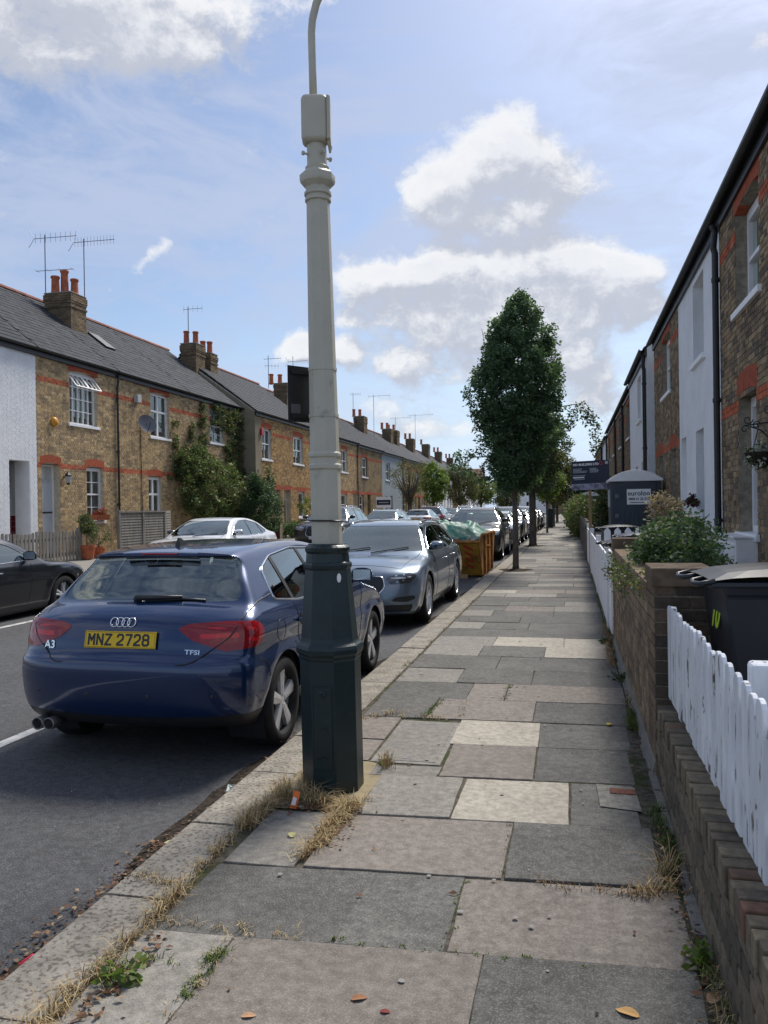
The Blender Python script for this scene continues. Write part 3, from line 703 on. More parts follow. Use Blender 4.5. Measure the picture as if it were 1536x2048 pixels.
def make_car(name, label, spec, pt, res=.045, group=None, detail=2):
    b = spec['body']; rt = root(name, (0, 0, 0), label, 'car', group)
    V, T = b.mesh(res); parts = []
    wr = spec['wr']; xr, xf = spec['axles']; cz = wr
    def arch(P):
        ar = wr + .045
        return np.maximum(np.minimum(np.hypot(P[:, 0] - xr, P[:, 2] - cz), np.hypot(P[:, 0] - xf, P[:, 2] - cz)) - ar, (b.W - .28) - np.abs(P[:, 1]))
    V, Tin, T = clip_tris(V, T, arch(V))
    for (pn, fn, mt, off, lip) in spec['cuts'](b):
        f = fn(V); V, Ti, T = clip_tris(V, T, f)
        if mt is None or not len(Ti): continue
        v, t = compact(V, Ti)
        # separate islands right and left
        groups = [v[t].mean(1)[:, 1] > .02, v[t].mean(1)[:, 1] < -.02] if pn in ('side_window', 'tail_light', 'headlight', 'fog_light', 'light_strip', 'door_pillar') else [np.ones(len(t), bool)]
        for gr in groups:
            if not gr.any(): continue
            vv, tt = compact(v, t[gr]); n_ = b.grad(vv); vv = vv + n_ * off
            if lip: vv, tt, n_ = with_lip(vv, tt, n_, lip)
            obj_np(pn, vv, tt, mt, rt, smooth=True, N=n_, local=True)
    v, t = compact(V, T); n_ = b.grad(v); v, t, n_ = with_lip(v, t, n_, .018)
    obj_np('body', v, t, pt, rt, smooth=True, N=n_, local=True)
    # wheel wells
    for x in (xr, xf):
        for sg in (1, -1):
            m = MB(); ar = wr + .05; pts = [(x + ar * math.cos(a), cz + ar * math.sin(a)) for a in np.linspace(-.55, math.pi + .55, 18)]
            y0, y1 = sg * (b.W - .30), sg * (b.W - .035); n0 = len(pts)
            m.add([(p[0], y0, p[1]) for p in pts] + [(p[0], y1, p[1]) for p in pts], [(i, i + 1, n0 + i + 1, n0 + i) for i in range(n0 - 1)] + [tuple(range(n0))])
            m.build('wheel_arch_liner', DRK, rt, local=True)
            wheel(rt, (x, sg * (b.W - spec.get('inset', .125)), cz), wr, .215, sg, spec.get('spokes', 5), spec.get('style', 'double'), spec.get('rimr'))
    # cabin
    if spec.get('cabin', True):
        zb = b.belt; x0, x1 = spec['cab']; fl = MB(); fl.box(x0 - .15, x1 + .35, -b.W + .22, b.W - .22, .28, .40); fl.build('cabin_floor', DRK, rt, local=True)
        ds = MB(); ds.box(x1 + .15, x1 + .75, -b.W + .24, b.W - .24, .45, zb - .06); ds.build('dashboard', DRK, rt, local=True, bevel=.03)
        for (sx, ys) in ((x1 - .45, (.37, -.37)), (x0 + .55, (.42, 0, -.42))):
            for y in ys:
                s_ = MB(); wS = .46 if len(ys) == 2 else .38
                s_.box(sx - .05, sx + .45, y - wS / 2, y + wS / 2, .4, .58)
                s_.obox((sx - .12, y, .80), (.15, wS, .56), Matrix.Rotation(-.22, 3, 'Y'))
                so = s_.build('seat', SEAT, rt, local=True, bevel=.04)
                h = MB(); h.obox((sx - .20, y, 1.15), (.10, .26, .17), Matrix.Rotation(-.15, 3, 'Y')); h.tube([(sx - .18, y - .06, 1.0), (sx - .2, y - .06, 1.12)], .007, 6); h.tube([(sx - .18, y + .06, 1.0), (sx - .2, y + .06, 1.12)], .007, 6)
                h.build('headrest', SEAT, so, local=True, bevel=.03)
        st = MB(); cs = Vector((x1 + .08, -.37, zb - .04)); st.tube([cs + Vector((.06 * math.sin(a), .185 * math.cos(a), .175 * math.sin(a))) for a in np.linspace(0, 2 * math.pi, 24, endpoint=False)], .014, 6, True)
        st.box(cs.x - .01, cs.x + .02, cs.y - .17, cs.y + .17, cs.z - .03, cs.z + .01); st.build('steering_wheel', DRK, rt, local=True)
    ex = spec.get('extras')
    if ex: ex(rt, b, pt, detail)
    return rt
def line_side(mb, b, pts, r=.0035, both=True, n=10, smooth=True):
    c = catmull(pts, n, False) if smooth else np.array(pts, float)
    for sg in ((1, -1) if both else (-1,)):
        surf_tube(mb, b.side(c[:, 0], c[:, 1], sg), r)
def loop_side(mb, b, poly, r, sgs=(1, -1)):
    for sg in sgs: surf_tube(mb, b.side(poly[:, 0], poly[:, 1], sg), r, 6, True)
def strip_cuts(b, poly): pass
def mirrored(poly): return [(y, z) for y, z in poly] + [(-y, z) for y, z in reversed(poly)]

# --- hatchback seen from behind
def hatch_spec():
    H, L = 1.445, 4.31
    prof = [(.14, .27), (.045, .36), (.0, .52), (-.005, .66), (.010, .725), (.052, .762), (.08, .87), (.125, .985), (.23, 1.05), (.34, 1.09), (.50, 1.23), (.635, 1.36), (.595, 1.388), (.67, 1.408), (1.0, 1.435), (1.5, 1.448), (2.0, 1.44), (2.45, 1.375), (2.8, 1.22), (3.18, 1.03), (3.32, .99), (3.8, .90), (4.1, .79), (4.25, .66), (4.31, .50), (4.30, .34), (4.22, .23), (3.6, .21), (.6, .21)]
    wz = [(0, .74), (.25, .80), (.33, .85), (.48, .885), (.66, .888), (.735, .868), (.84, .882), (.90, .878), (.97, .852), (1.03, .815), (1.12, .765), (1.25, .69), (1.36, .62), (1.45, .54), (1.6, .5)]
    b = Body(prof, L, H, wz, pr=.20, pf=.30, crown=.055, k=.048, flare=((.79, .32, .37, .012), (3.43, .32, .37, .012)), xt=(.08, .05), belt=.97)
    # side window outline (whole daylight opening)
    dlo = roundpoly([(.80, 1.045), (.88, 1.255), (1.16, 1.34), (1.65, 1.378), (2.2, 1.35), (2.62, 1.22), (3.02, 1.0), (2.2, .975), (1.2, 1.0)], .05)
    q1 = np.array
    rear_gl = roundpoly([(.575, 1.36), (-.575, 1.36), (-.685, 1.12), (-.67, 1.075), (.67, 1.075), (.685, 1.12)], .05)
    wind = roundpoly([(.56, 1.37), (-.56, 1.37), (-.75, 1.02), (.75, 1.02)], .06)
    lamp = roundpoly([(.50, .925), (.60, .85), (.86, .775), (1.26, .80), (1.30, .90), (1.2, .955), (.9, .965), (.60, .955)], .03)
    def q(P): return np.abs(P[:, 1]) + P[:, 0]
    def cuts(b):
        def sidew(P): return np.maximum(sdpoly(P[:, [0, 2]], dlo), .40 - np.abs(P[:, 1]))
        def bp(a, c_): return lambda P: np.maximum(np.abs(P[:, 0] - (a + (P[:, 2] - .95) * c_)) - .028, sidew(P))
        def rg(P): return np.maximum(sdpoly(P[:, [1, 2]], rear_gl), P[:, 0] - 1.0)
        def ws(P): return np.maximum(sdpoly(P[:, [1, 2]], wind), 2.0 - P[:, 0])
        def lm(P): return np.maximum(sdpoly(np.c_[q(P), P[:, 2]], lamp), P[:, 0] - .8)
        def lin(z0, z1, a0, a1):
            pl = roundpoly([(a0, z0), (a1, z0), (a1, z1), (a0, z1)], .012)
            return lambda P: np.maximum(sdpoly(np.c_[q(P), P[:, 2]], pl), P[:, 0] - .8)
        def lf(P):
            u = np.abs(P[:, 1]) + (b.L - P[:, 0]); pl = roundpoly([(.52, .60), (.62, .73), (1.15, .82), (1.2, .72), (.9, .62)], .03)
            return np.maximum(sdpoly(np.c_[u, P[:, 2]], pl), 3.2 - P[:, 0])
        def gr(P): return np.maximum(sdpoly(P[:, [1, 2]], roundpoly([(-.42, .28), (.42, .28), (.50, .62), (.42, .74), (-.42, .74), (-.50, .62)], .05)), 3.6 - P[:, 0])
        def low(P): return np.maximum(P[:, 2] - (.35 + .02 * np.abs(P[:, 1])), P[:, 0] - .55)
        def sill(P): return P[:, 2] - .25
        def spoil(P): return np.maximum(np.maximum(1.35 - P[:, 2], P[:, 2] - 1.38), np.maximum(P[:, 0] - .47, np.abs(P[:, 1]) - .62))
        return [('tail_light', lin(.86, .892, .66, 1.0), REDL, .001, 0), ('tail_light', lin(.915, .932, .66, .98), REDL, .001, 0), ('tail_light', lin(.83, .86, 1.06, 1.2), REDL, .001, 0),
                ('tail_light', lin(.905, .93, 1.06, 1.18), REDL, .001, 0), ('tail_light', lm, REDD, .003, .012),
                ('door_pillar', bp(1.78, -.02), BLK, .0, 0), ('door_pillar', bp(1.13, .08), BLK, .0, 0),
                ('side_window', sidew, CGL, -.004, 0), ('rear_window', rg, CGL, -.004, 0), ('windscreen', ws, CGL, -.004, 0), ('headlight', lf, CLRL, .0, .01),
                ('grille', gr, BLK, -.01, 0), ('lower_valance', low, BLK, -.004, 0), ('underside', sill, BLK, .0, 0)]
    def extras(rt, b, pt, detail):
        m = MB(); loop_side(m, b, dlo, .009); m.build('window_chrome_trim', CHR, rt, local=True, smooth=True)
        s_ = MB()
        y = np.linspace(-.80, .80, 25)                       # tailgate outline
        tg = roundpoly([(-.50, .705), (.50, .705), (.735, .87), (.79, 1.03), (.70, 1.36), (-.70, 1.36), (-.79, 1.03), (-.735, .87)], .06, 8)
        tg = tg[tg[:, 1] < 1.10]; k_ = np.argmax(np.abs(np.diff(np.r_[tg[:, 0], tg[:1, 0]]))); tg = np.roll(tg, -(k_ + 1), 0)
        surf_tube(s_, b.end(tg[:, 0], tg[:, 1]), .0055)
        line_side(s_, b, [(1.80, .96), (1.80, .6), (1.79, .29)]); line_side(s_, b, [(1.10, .99), (1.10, .75), (1.17, .55), (1.19, .42)]); line_side(s_, b, [(2.95, .95), (2.93, .7), (2.86, .5), (2.84, .28)])
        line_side(s_, b, [(1.2, .29), (2.8, .28)]); line_side(s_, b, [(.34, .70), (.44, .66), (.48, .56)])
        cc_ = [(1.0 + .085 * math.cos(a), .79 + .085 * math.sin(a)) for a in np.linspace(0, 2 * math.pi, 20)]
        line_side(s_, b, [(.74 + .08 * math.cos(a), .835 + .075 * math.sin(a)) for a in np.linspace(0, 2 * math.pi, 16)], .0028, both=True, n=3)
        s_.build('panel_gap', BLK, rt, local=True)
        # handles
        for sg in (1, -1):
            for x in (1.16, 2.0):
                p = Vector(b.side(x, .86, sg)[0]); h = MB(); h.tube([p + Vector((-.09, sg * .005, .0)), p + Vector((-.06, sg * .035, .003)), p + Vector((.07, sg * .035, .003)), p + Vector((.10, sg * .005, 0))], .012, 8)
                h.build('door_handle', pt, rt, local=True, smooth=True)
                d_ = MB(); d_.lathe([(.045, 0), (.03, sg * .004)], p, 14, axis='y'); d_.build('handle_recess_shade', BLK, rt, local=True)  # raised black disc; the shade of the recess is put into its colour
            mirror_part(rt, b, 2.78, 1.0, sg, pt)
        # lamp wiper, badge, plate, exhausts, fin
        wv = MB(); p0 = Vector(b.end(.02, 1.09)[0]) + Vector((-.02, 0, 0)); p1 = Vector(b.end(-.30, 1.105)[0]) + Vector((-.022, 0, 0)); p2 = Vector(b.end(-.47, 1.09)[0]) + Vector((-.02, 0, 0))
        wv.lathe([(.026, -.02), (.026, .02)], p0 + Vector((.01, 0, 0)), 12, axis='x'); wv.tube([p0 + Vector((-.012, 0, .012)), p0 * .5 + p1 * .5 + Vector((-.012, 0, .006)), p1], [.02, .018, .012], 8); wv.tube([p0 + Vector((0, -.06, -.012)), p1 + Vector((0, 0, -.012)), p2 + Vector((0, 0, -.006))], .008, 6)
        wv.build('rear_wiper', BLK, rt, local=True, smooth=True)
        rings = MB(); yc, zc = -.0, .962
        xr_ = Vector(b.end(yc, zc)[0]).x - .006
        for i in range(4):
            rings.tube([(xr_ + (.029 * math.sin(a)) * .36 - .001, yc + (i - 1.5) * .0415 + .029 * math.cos(a), zc + .029 * math.sin(a)) for a in np.linspace(0, 2 * math.pi, 24, endpoint=False)], .0042, 6, True)
        rings.build('ring_badge', CHR, rt, local=True, smooth=True)
        pz, py = .85, .0; xp = Vector(b.end(py, pz)[0]).x - .016; tilt = .10
        pm = on_end(b, py, pz, lift=.012)
        pl = MB(); pl.obox((0, 0, 0), (.52, .111, .008)); po = pl.build('number_plate', YPL, rt, local=True, bevel=.003); po.matrix_local = pm
        plate_text(po, 'MNZ 2728')
        rim_ = MB(); rim_.tube([(x_, y_, .0046) for x_, y_ in ((-.252, -.049), (.252, -.049), (.252, .049), (-.252, .049))], .0012, 4, True); rim_.build('plate_border', BLK, po, local=True)
        bd = text('model_badge', 'A3', .075, on_end(b, .56, .80), CHR, rt, bold=.001, extrude=.002, xs=1.15)
        bd = text('engine_badge', 'TFSI', .042, on_end(b, -.50, .775), CHR, rt, bold=.0008, extrude=.002, xs=1.35)
        for y_ in (.625, .54):
            e_ = MB(); e_.lathe([(.030, .16), (.040, .155), (.043, 0), (.037, -.004), (.034, .004), (.033, .12), (.001, .12)], (.05, y_, .275), 20, axis='x', cap=False); e_.build('exhaust_pipe', MATS['brake'], rt, local=True, smooth=True)
        fin = MB(); pf_ = Vector(b.top(.92, 0)[0]); fin.add([pf_ + Vector(v_) for v_ in ((-.05, -.022, -.004), (.11, -.02, -.004), (.11, .02, -.004), (-.05, .022, -.004), (-.035, -.006, .062), (.0, -.005, .06), (.0, .005, .06), (-.035, .006, .062))], [(0, 1, 5, 4), (1, 2, 6, 5), (2, 3, 7, 6), (3, 0, 4, 7), (4, 5, 6, 7)])
        fin.build('aerial_fin', BLK, rt, local=True, bevel=.004)
        bl = MB(); z_ = np.full(20, 1.384); pts = b.end(np.linspace(-.14, .14, 20), z_); surf_tube(bl, pts + np.array([-.002, 0, 0]), .006); bl.build('high_brake_light', REDD, rt, local=True)
        for y_ in (-.64, .62, -.22, .22):
            sn = MB(); p = b.end(y_, .50)[0]; sn.lathe([(.011, -.002), (.009, -.004), (.001, -.004)], p, 10, axis='x', cap=False); sn.build('parking_sensor', pt, rt, local=True)
    return dict(body=b, wr=.318, axles=(.79, 3.426), cuts=cuts, cab=(.75, 2.5), extras=extras, rimr=.246, style='blade', inset=.12)

def make_spec(L, H, prof, wz, belt, dlo, wind, rearg, wr, ax, lampR, lampF, grille, pillars, cab, pr=.16, pf=.26, k=.06, crown=.05, front=True, plate=None, rails=False, rearplate=None, intake=None, xt=(.08, .05), style='double', grille_chrome=True, low=.24, chrome=True, res_z=.21, drl=True, handles=(), mirror_at=None, hl_mat=None, fog=None):
    b = Body(prof, L, H, wz, pr=pr, pf=pf, crown=crown, k=k, flare=((ax[0], wr, wr + .05, .014), (ax[1], wr, wr + .05, .014)), xt=xt, belt=belt)
    D = roundpoly(dlo, .05); Wp = roundpoly(wind + [(-y, z) for y, z in reversed(wind)], .07); Rp = roundpoly(rearg + [(-y, z) for y, z in reversed(rearg)], .06)
    LR = roundpoly(lampR, .03); LF = roundpoly(lampF, .02); GR = roundpoly(grille + [(-y, z) for y, z in reversed(grille)], .05)
    def cuts(b):
        def sidew(P): return np.maximum(sdpoly(P[:, [0, 2]], D), .40 - np.abs(P[:, 1]))
        def bp(a, c_): return lambda P: np.maximum(np.abs(P[:, 0] - (a + (P[:, 2] - belt) * c_)) - .03, sidew(P))
        u = lambda P: np.abs(P[:, 1]) + (L - P[:, 0])
        zm_ = np.mean([p[1] for p in lampF]); ul, uh = min(p[0] for p in lampF) + .07, max(p[0] for p in lampF) - .12; C = []
        for (a0, a1, z0, z1) in ((ul, uh, zm_ - .012, zm_ + .010), (ul + .12, ul + .20, zm_ + .022, zm_ + .040), (ul + .26, ul + .34, zm_ + .026, zm_ + .044), (ul + .10, ul + .30, zm_ - .055, zm_ - .035)):
            C.append(('light_strip', (lambda pl: lambda P: np.maximum(sdpoly(np.c_[u(P), P[:, 2]], pl), L * .7 - P[:, 0]))(np.array([(a0, z0), (a1, z0 + .012), (a1, z1 + .012), (a0, z1)])), LGTW, .005, 0))
        if fog is not None:
            FG = roundpoly(fog, .02); C.append(('side_vent', lambda P: np.maximum(sdpoly(np.c_[u(P), P[:, 2]], FG), L * .7 - P[:, 0]), BLK, -.006, .012))
        C += [('tail_light', lambda P: np.maximum(sdpoly(np.c_[np.abs(P[:, 1]) + P[:, 0], P[:, 2]], LR), P[:, 0] - .9), REDL, .003, .01)]
        C += [('door_pillar', bp(*q), BLK, 0, 0) for q in pillars]
        C += [('side_window', sidew, CGL, -.004, 0), ('rear_window', lambda P: np.maximum(sdpoly(P[:, [1, 2]], Rp), P[:, 0] - L * .42), CGL, -.004, 0), ('windscreen', lambda P: np.maximum(sdpoly(P[:, [1, 2]], Wp), L * .48 - P[:, 0]), CGL, -.004, 0)]
        C += [('headlight', lambda P: np.maximum(sdpoly(np.c_[u(P), P[:, 2]], LF), L * .7 - P[:, 0]), hl_mat or CLRL, .0, .015), ('grille', lambda P: np.maximum(sdpoly(P[:, [1, 2]], GR), L * .8 - P[:, 0]), BLK, -.012, 0)]
        if intake is not None:
            I = roundpoly(intake + [(-y, z) for y, z in reversed(intake)], .03); C += [('lower_intake', lambda P: np.maximum(sdpoly(P[:, [1, 2]], I), L * .8 - P[:, 0]), BLK, -.01, 0)]
        C += [('underside', lambda P: P[:, 2] - res_z, BLK, 0, 0)]
        return C
    def extras(rt, b, pt, detail):
        if chrome: m = MB(); loop_side(m, b, D, .009); m.build('window_chrome_trim', CHR, rt, local=True, smooth=True)
        s_ = MB()
        for q in pillars: line_side(s_, b, [(q[0], belt - .02), (q[0], belt - .35), (q[0] - .01, .27)])
        xm = max(p[0] for p in dlo) - .12; line_side(s_, b, [(xm, belt - .0), (xm - .04, belt - .3), (xm - .1, .30)])
        hx = np.linspace(xm + .15, L - .35, 8); 
        if detail > 1:
            yy = np.array([b.W * .80] * 8) - np.linspace(0, .10, 8)
            for sg in (1, -1): surf_tube(s_, b.top(hx, sg * yy), .0035)
            surf_tube(s_, b.top(np.full(14, L - .34), np.linspace(-b.W * .70, b.W * .70, 14)), .0035)
        s_.build('panel_gap', BLK, rt, local=True, kind='stuff')
        if grille_chrome: g_ = MB(); surf_tube(g_, b.end(GR[:, 0], GR[:, 1], True) + np.array([-.004, 0, 0]), .011, 6, True); g_.build('grille_surround', CHR, rt, local=True, smooth=True)
        gs = MB(); yw = max(p[0] for p in grille); z0, z1 = min(p[1] for p in grille), max(p[1] for p in grille)
        for y_ in np.arange(-yw + .03, yw - .02, .03):
            zz = np.linspace(z0 + .025, z1 - .03, 3); ok = sdpoly(np.c_[np.full(3, y_), zz], GR) < -.012
            if ok.all(): surf_tube(gs, b.end(np.full(3, y_), zz, True) + np.array([-.010, 0, 0]), .005, 4)
        gs.build('grille_bars', MATS['brake'] if not grille_chrome else BLK, rt, local=True, kind='stuff')
        for (x_, z_) in handles:
            for sg in (1, -1):
                p = Vector(b.side(x_, z_, sg)[0]); h = MB(); h.tube([p + Vector((-.1, sg * .005, 0)), p + Vector((-.07, sg * .035, .003)), p + Vector((.08, sg * .035, .003)), p + Vector((.11, sg * .005, 0))], .012, 8); h.build('door_handle', CHR if chrome else pt, rt, local=True, smooth=True)
        if mirror_at:
            for sg in (1, -1): mirror_part(rt, b, mirror_at[0], mirror_at[1], sg, pt, 1.05)
        if plate is not None:
            x_ = Vector(b.end(0, plate, True)[0]).x + .012; p = MB(); p.box(x_ - .004, x_ + .004, -.26, .26, plate - .055, plate + .055); p.build('number_plate', WPL, rt, local=True)
        x_ = Vector(b.end(0, rearplate or .75)[0]).x - .01; p = MB(); p.box(x_ - .004, x_ + .004, -.26, .26, (rearplate or .75) - .055, (rearplate or .75) + .055); p.build('number_plate', YPL, rt, local=True)
        wp = MB(); zw = belt + .05
        for (y0, y1) in ((-.62, -.05), (.0, .55)):
            a = b.end(np.linspace(y0, y1, 5), np.linspace(zw - .015, zw + .06, 5), True); surf_tube(wp, a + np.array([.006, 0, .01]), .008)
        if detail > 1: wp.build('wiper', BLK, rt, local=True, kind='stuff')
        if rails:
            for sg in (1, -1):
                xs = np.linspace(L * .14, L * .56, 14); pts = b.top(xs, np.full(14, sg * (b.tw[np.searchsorted(b.tz, H - .12)] - .07))); pts[:, 2] += .035 * np.sin(np.linspace(0, math.pi, 14)) ** .35
                r_ = MB(); surf_tube(r_, pts, .016, 8); r_.build('roof_rail', CHR, rt, local=True, smooth=True)
    return dict(body=b, wr=wr, axles=ax, cuts=cuts, cab=cab, extras=extras, rimr=wr * .72, style=style, inset=.12)
def estate_spec():
    prof = [(.12, .22), (.03, .34), (.0, .55), (.03, .78), (.10, .95), (.30, 1.18), (.50, 1.36), (.44, 1.40), (.9, 1.45), (1.7, 1.475), (2.4, 1.465), (2.85, 1.41), (3.25, 1.22), (3.62, 1.035), (3.78, .985), (4.2, .945), (4.6, .875), (4.80, .79), (4.87, .70), (4.92, .52), (4.93, .36), (4.88, .22), (4.4, .18), (.6, .18)]
    wz = [(0, .78), (.2, .85), (.3, .90), (.5, .935), (.66, .94), (.78, .925), (.86, .915), (.93, .885), (.98, .85), (1.1, .79), (1.25, .71), (1.38, .63), (1.48, .55), (1.6, .5)]
    return make_spec(4.94, 1.475, prof, wz, .96, [(.50, 1.04), (.62, 1.26), (1.0, 1.36), (1.8, 1.395), (2.55, 1.36), (3.0, 1.23), (3.36, 1.02), (2.2, .985), (1.2, .985)],
        [(.62, 1.395), (.80, 1.05), (.74, 1.02)], [(.60, 1.35), (.76, 1.0), (.70, .98)], .355, (.98, 3.92), [(.72, .72), (.80, 1.0), (.92, 1.25), (1.05, 1.2), (1.0, .72)],
        [(.58, .715), (.66, .625), (1.08, .645), (1.26, .745), (1.10, .775), (.72, .745)], [(.44, .735), (.48, .60), (.36, .465)], [(1.02, .3), (1.92, -.02), (2.9, -.5)][:2] if 0 else [(1.98, -.02), (1.0, .1)], (.9, 2.75),
        pr=.14, pf=.34, plate=.40, rails=True, intake=[(.84, .35), (.80, .25), (.2, .24)], handles=((1.35, .86), (2.25, .85)), mirror_at=(3.12, 1.03), res_z=.22, hl_mat=MATS['lamp_smoked'], fog=[(.62, .40), (.72, .455), (1.12, .47), (1.16, .43), (.95, .385)])
def suv_spec():
    prof = [(.12, .28), (.03, .42), (.0, .65), (.03, .9), (.12, 1.08), (.30, 1.35), (.42, 1.55), (.9, 1.62), (1.7, 1.655), (2.4, 1.64), (2.75, 1.58), (3.1, 1.38), (3.45, 1.17), (3.62, 1.12), (4.1, 1.07), (4.45, .98), (4.6, .86), (4.66, .66), (4.66, .45), (4.60, .28), (4.1, .24), (.6, .24)]
    wz = [(0, .80), (.25, .87), (.4, .93), (.7, .95), (.9, .94), (1.02, .91), (1.08, .88), (1.25, .81), (1.45, .71), (1.6, .60), (1.8, .55)]
    return make_spec(4.68, 1.655, prof, wz, 1.08, [(.45, 1.15), (.60, 1.42), (1.0, 1.52), (1.8, 1.565), (2.5, 1.52), (2.9, 1.36), (3.2, 1.14), (2.2, 1.09), (1.2, 1.10)],
        [(.62, 1.56), (.80, 1.19), (.74, 1.16)], [(.60, 1.50), (.76, 1.15), (.70, 1.12)], .37, (.88, 3.72), [(.60, .95), (.62, 1.05), (1.2, 1.08), (1.2, .93)],
        [(.58, .87), (.62, .76), (1.1, .80), (1.25, .92), (.9, .93)], [(.36, .93), (.40, .62), (.34, .55)], [(1.92, -.02), (1.0, .1)], (.85, 2.65), pr=.14, pf=.26, plate=.50, rails=True, intake=[(.80, .48), (.74, .34), (.3, .32)], handles=((1.3, .98), (2.2, .97)), mirror_at=(3.0, 1.18), res_z=.30, hl_mat=CLRL)
def saloon_spec():
    prof = [(.10, .24), (.02, .36), (.0, .6), (.04, .85), (.10, .99), (.30, 1.03), (.62, 1.10), (1.05, 1.30), (1.45, 1.40), (2.1, 1.44), (2.6, 1.41), (3.05, 1.25), (3.5, 1.02), (3.66, .965), (4.2, .92), (4.55, .83), (4.72, .70), (4.76, .5), (4.74, .32), (4.66, .20), (4.2, .17), (.6, .17)]
    wz = [(0, .78), (.2, .84), (.3, .88), (.5, .91), (.68, .915), (.80, .90), (.90, .88), (.95, .85), (1.1, .78), (1.25, .70), (1.38, .61), (1.5, .55)]
    return make_spec(4.77, 1.44, prof, wz, .93, [(.86, 1.02), (1.30, 1.27), (1.9, 1.365), (2.4, 1.345), (2.8, 1.21), (3.2, .985), (2.2, .95), (1.2, .965)],
        [(.58, 1.36), (.76, 1.02), (.70, .99)], [(.56, 1.34), (.70, 1.08), (.66, 1.06)], .335, (.98, 3.86), [(.55, .85), (.60, .95), (1.15, .95), (1.2, .82)],
        [(.55, .68), (.62, .61), (1.1, .64), (1.22, .74), (.8, .72)], [(.34, .66), (.38, .52), (.30, .42)], [(1.98, -.02), (1.16, .45)], (1.15, 2.7), pr=.18, pf=.30, intake=[(.8, .34), (.74, .22), (.2, .21)], handles=((1.4, .83), (2.3, .82)), mirror_at=(2.98, 1.0))
# ------------------------------------------------------------------ houses
PAL = [(.43, .32, .18), (.38, .28, .155), (.31, .22, .125), (.48, .37, .22), (.25, .185, .115), (.40, .285, .16), (.34, .25, .145), (.19, .145, .10)]
PALY = [(.46, .29, .11), (.42, .26, .10), (.38, .24, .11), (.5, .33, .14), (.34, .20, .09), (.27, .17, .09)]
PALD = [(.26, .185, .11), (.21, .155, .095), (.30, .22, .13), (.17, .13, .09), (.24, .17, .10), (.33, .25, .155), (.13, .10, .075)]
PALW = [(.30, .22, .135), (.26, .185, .115), (.34, .255, .16), (.21, .155, .10), (.28, .20, .13), (.17, .13, .09)]
REDS = [(.50, .135, .06), (.44, .115, .055), (.54, .16, .075), (.40, .10, .05)]
def courses(a0, a1, z0, z1, holes, hgt=.075, pal=PAL, bands=(), rnd=None, mode='flemish'):
    """brick rectangles laid in bond and trimmed round the openings: (a, b, z, z2, colour, whole)"""
    r = rnd or R; out = []; k = 0; z = z0
    while z < z1 - .02:
        zt = min(z + hgt - .010, z1); zc = (z + zt) / 2
        iv = [(a0, a1)]
        for (h0, h1, hz0, hz1) in holes:
            if hz0 < zc < hz1:
                nv = []
                for (p, q) in iv:
                    if h1 <= p or h0 >= q: nv.append((p, q)); continue
                    if h0 > p: nv.append((p, h0))
                    if h1 < q: nv.append((h1, q))
                iv = nv
        red = any(b0 <= zc <= b1 for (b0, b1) in bands)
        for (p, q) in iv:
            x = math.floor(p / .338) * .338 + (.169 if k % 2 else 0) - .338; j = 0
            while x < q:
                ln = (.215, .103)[j % 2]; s, e = max(x, p), min(x + ln, q)
                if e - s > .03: out.append((s + .005, e - .005 if e < q else e, z, zt, r.choice(REDS if red else pal), e - s > ln - .002))
                x += ln + .010; j += 1
        z += hgt; k += 1
    return out
PAL = [tuple(.72 * x + .28 * y for x, y in zip(c, (.36, .26, .15))) for c in PAL]; PAL = [(min(c[0] * 1.28, .7), c[1] * 1.24, c[2] * 1.16) for c in PAL]; PALY = [tuple(x * 1.1 for x in c) for c in PALY]; PALD = [tuple(x * 1.12 for x in c) for c in PALD]
def tint(c, amt=.15):
    f = 1 + R.uniform(-amt, amt); return tuple(x * f for x in c)
_bm = {}
def brick_mesh(ln, h, dep, col, axis):
    """one shared brick per size, colour and facing; axis 'x+' means it faces +x"""
    key = (round(ln, 3), round(h, 3), dep, col, axis)
    if key not in _bm:
        m = MB(); m.cc = col; l2, h2, b = ln / 2, h / 2, .0035
        pts = [(-l2, -h2), (l2, -h2), (l2, h2), (-l2, h2)]; inn = [(-l2 + b, -h2 + b), (l2 - b, -h2 + b), (l2 - b, h2 - b), (-l2 + b, h2 - b)]
        def P(a, z, d):
            return {'x+': (d, a, z), 'x-': (-d, a, z), 'y-': (a, -d, z)}[axis]
        vs = [P(a, z, 0) for a, z in pts] + [P(a, z, dep - b) for a, z in pts] + [P(a, z, dep) for a, z in inn]
        m.add(vs, [(8, 9, 10, 11)] + [(i, (i + 1) % 4, 4 + (i + 1) % 4, 4 + i) for i in range(4)] + [(4 + i, 4 + (i + 1) % 4, 8 + (i + 1) % 4, 8 + i) for i in range(4)])
        me = bpy.data.meshes.new('brick'); me.from_pydata([tuple(v) for v in m.v], [], m.f); me.materials.append(BRK)
        at = me.attributes.new('bc', 'FLOAT_COLOR', 'POINT'); at.data.foreach_set('color', np.c_[np.array(m.c), np.ones(len(m.c))].astype(np.float32).ravel())
        _bm[key] = me
    return _bm[key]
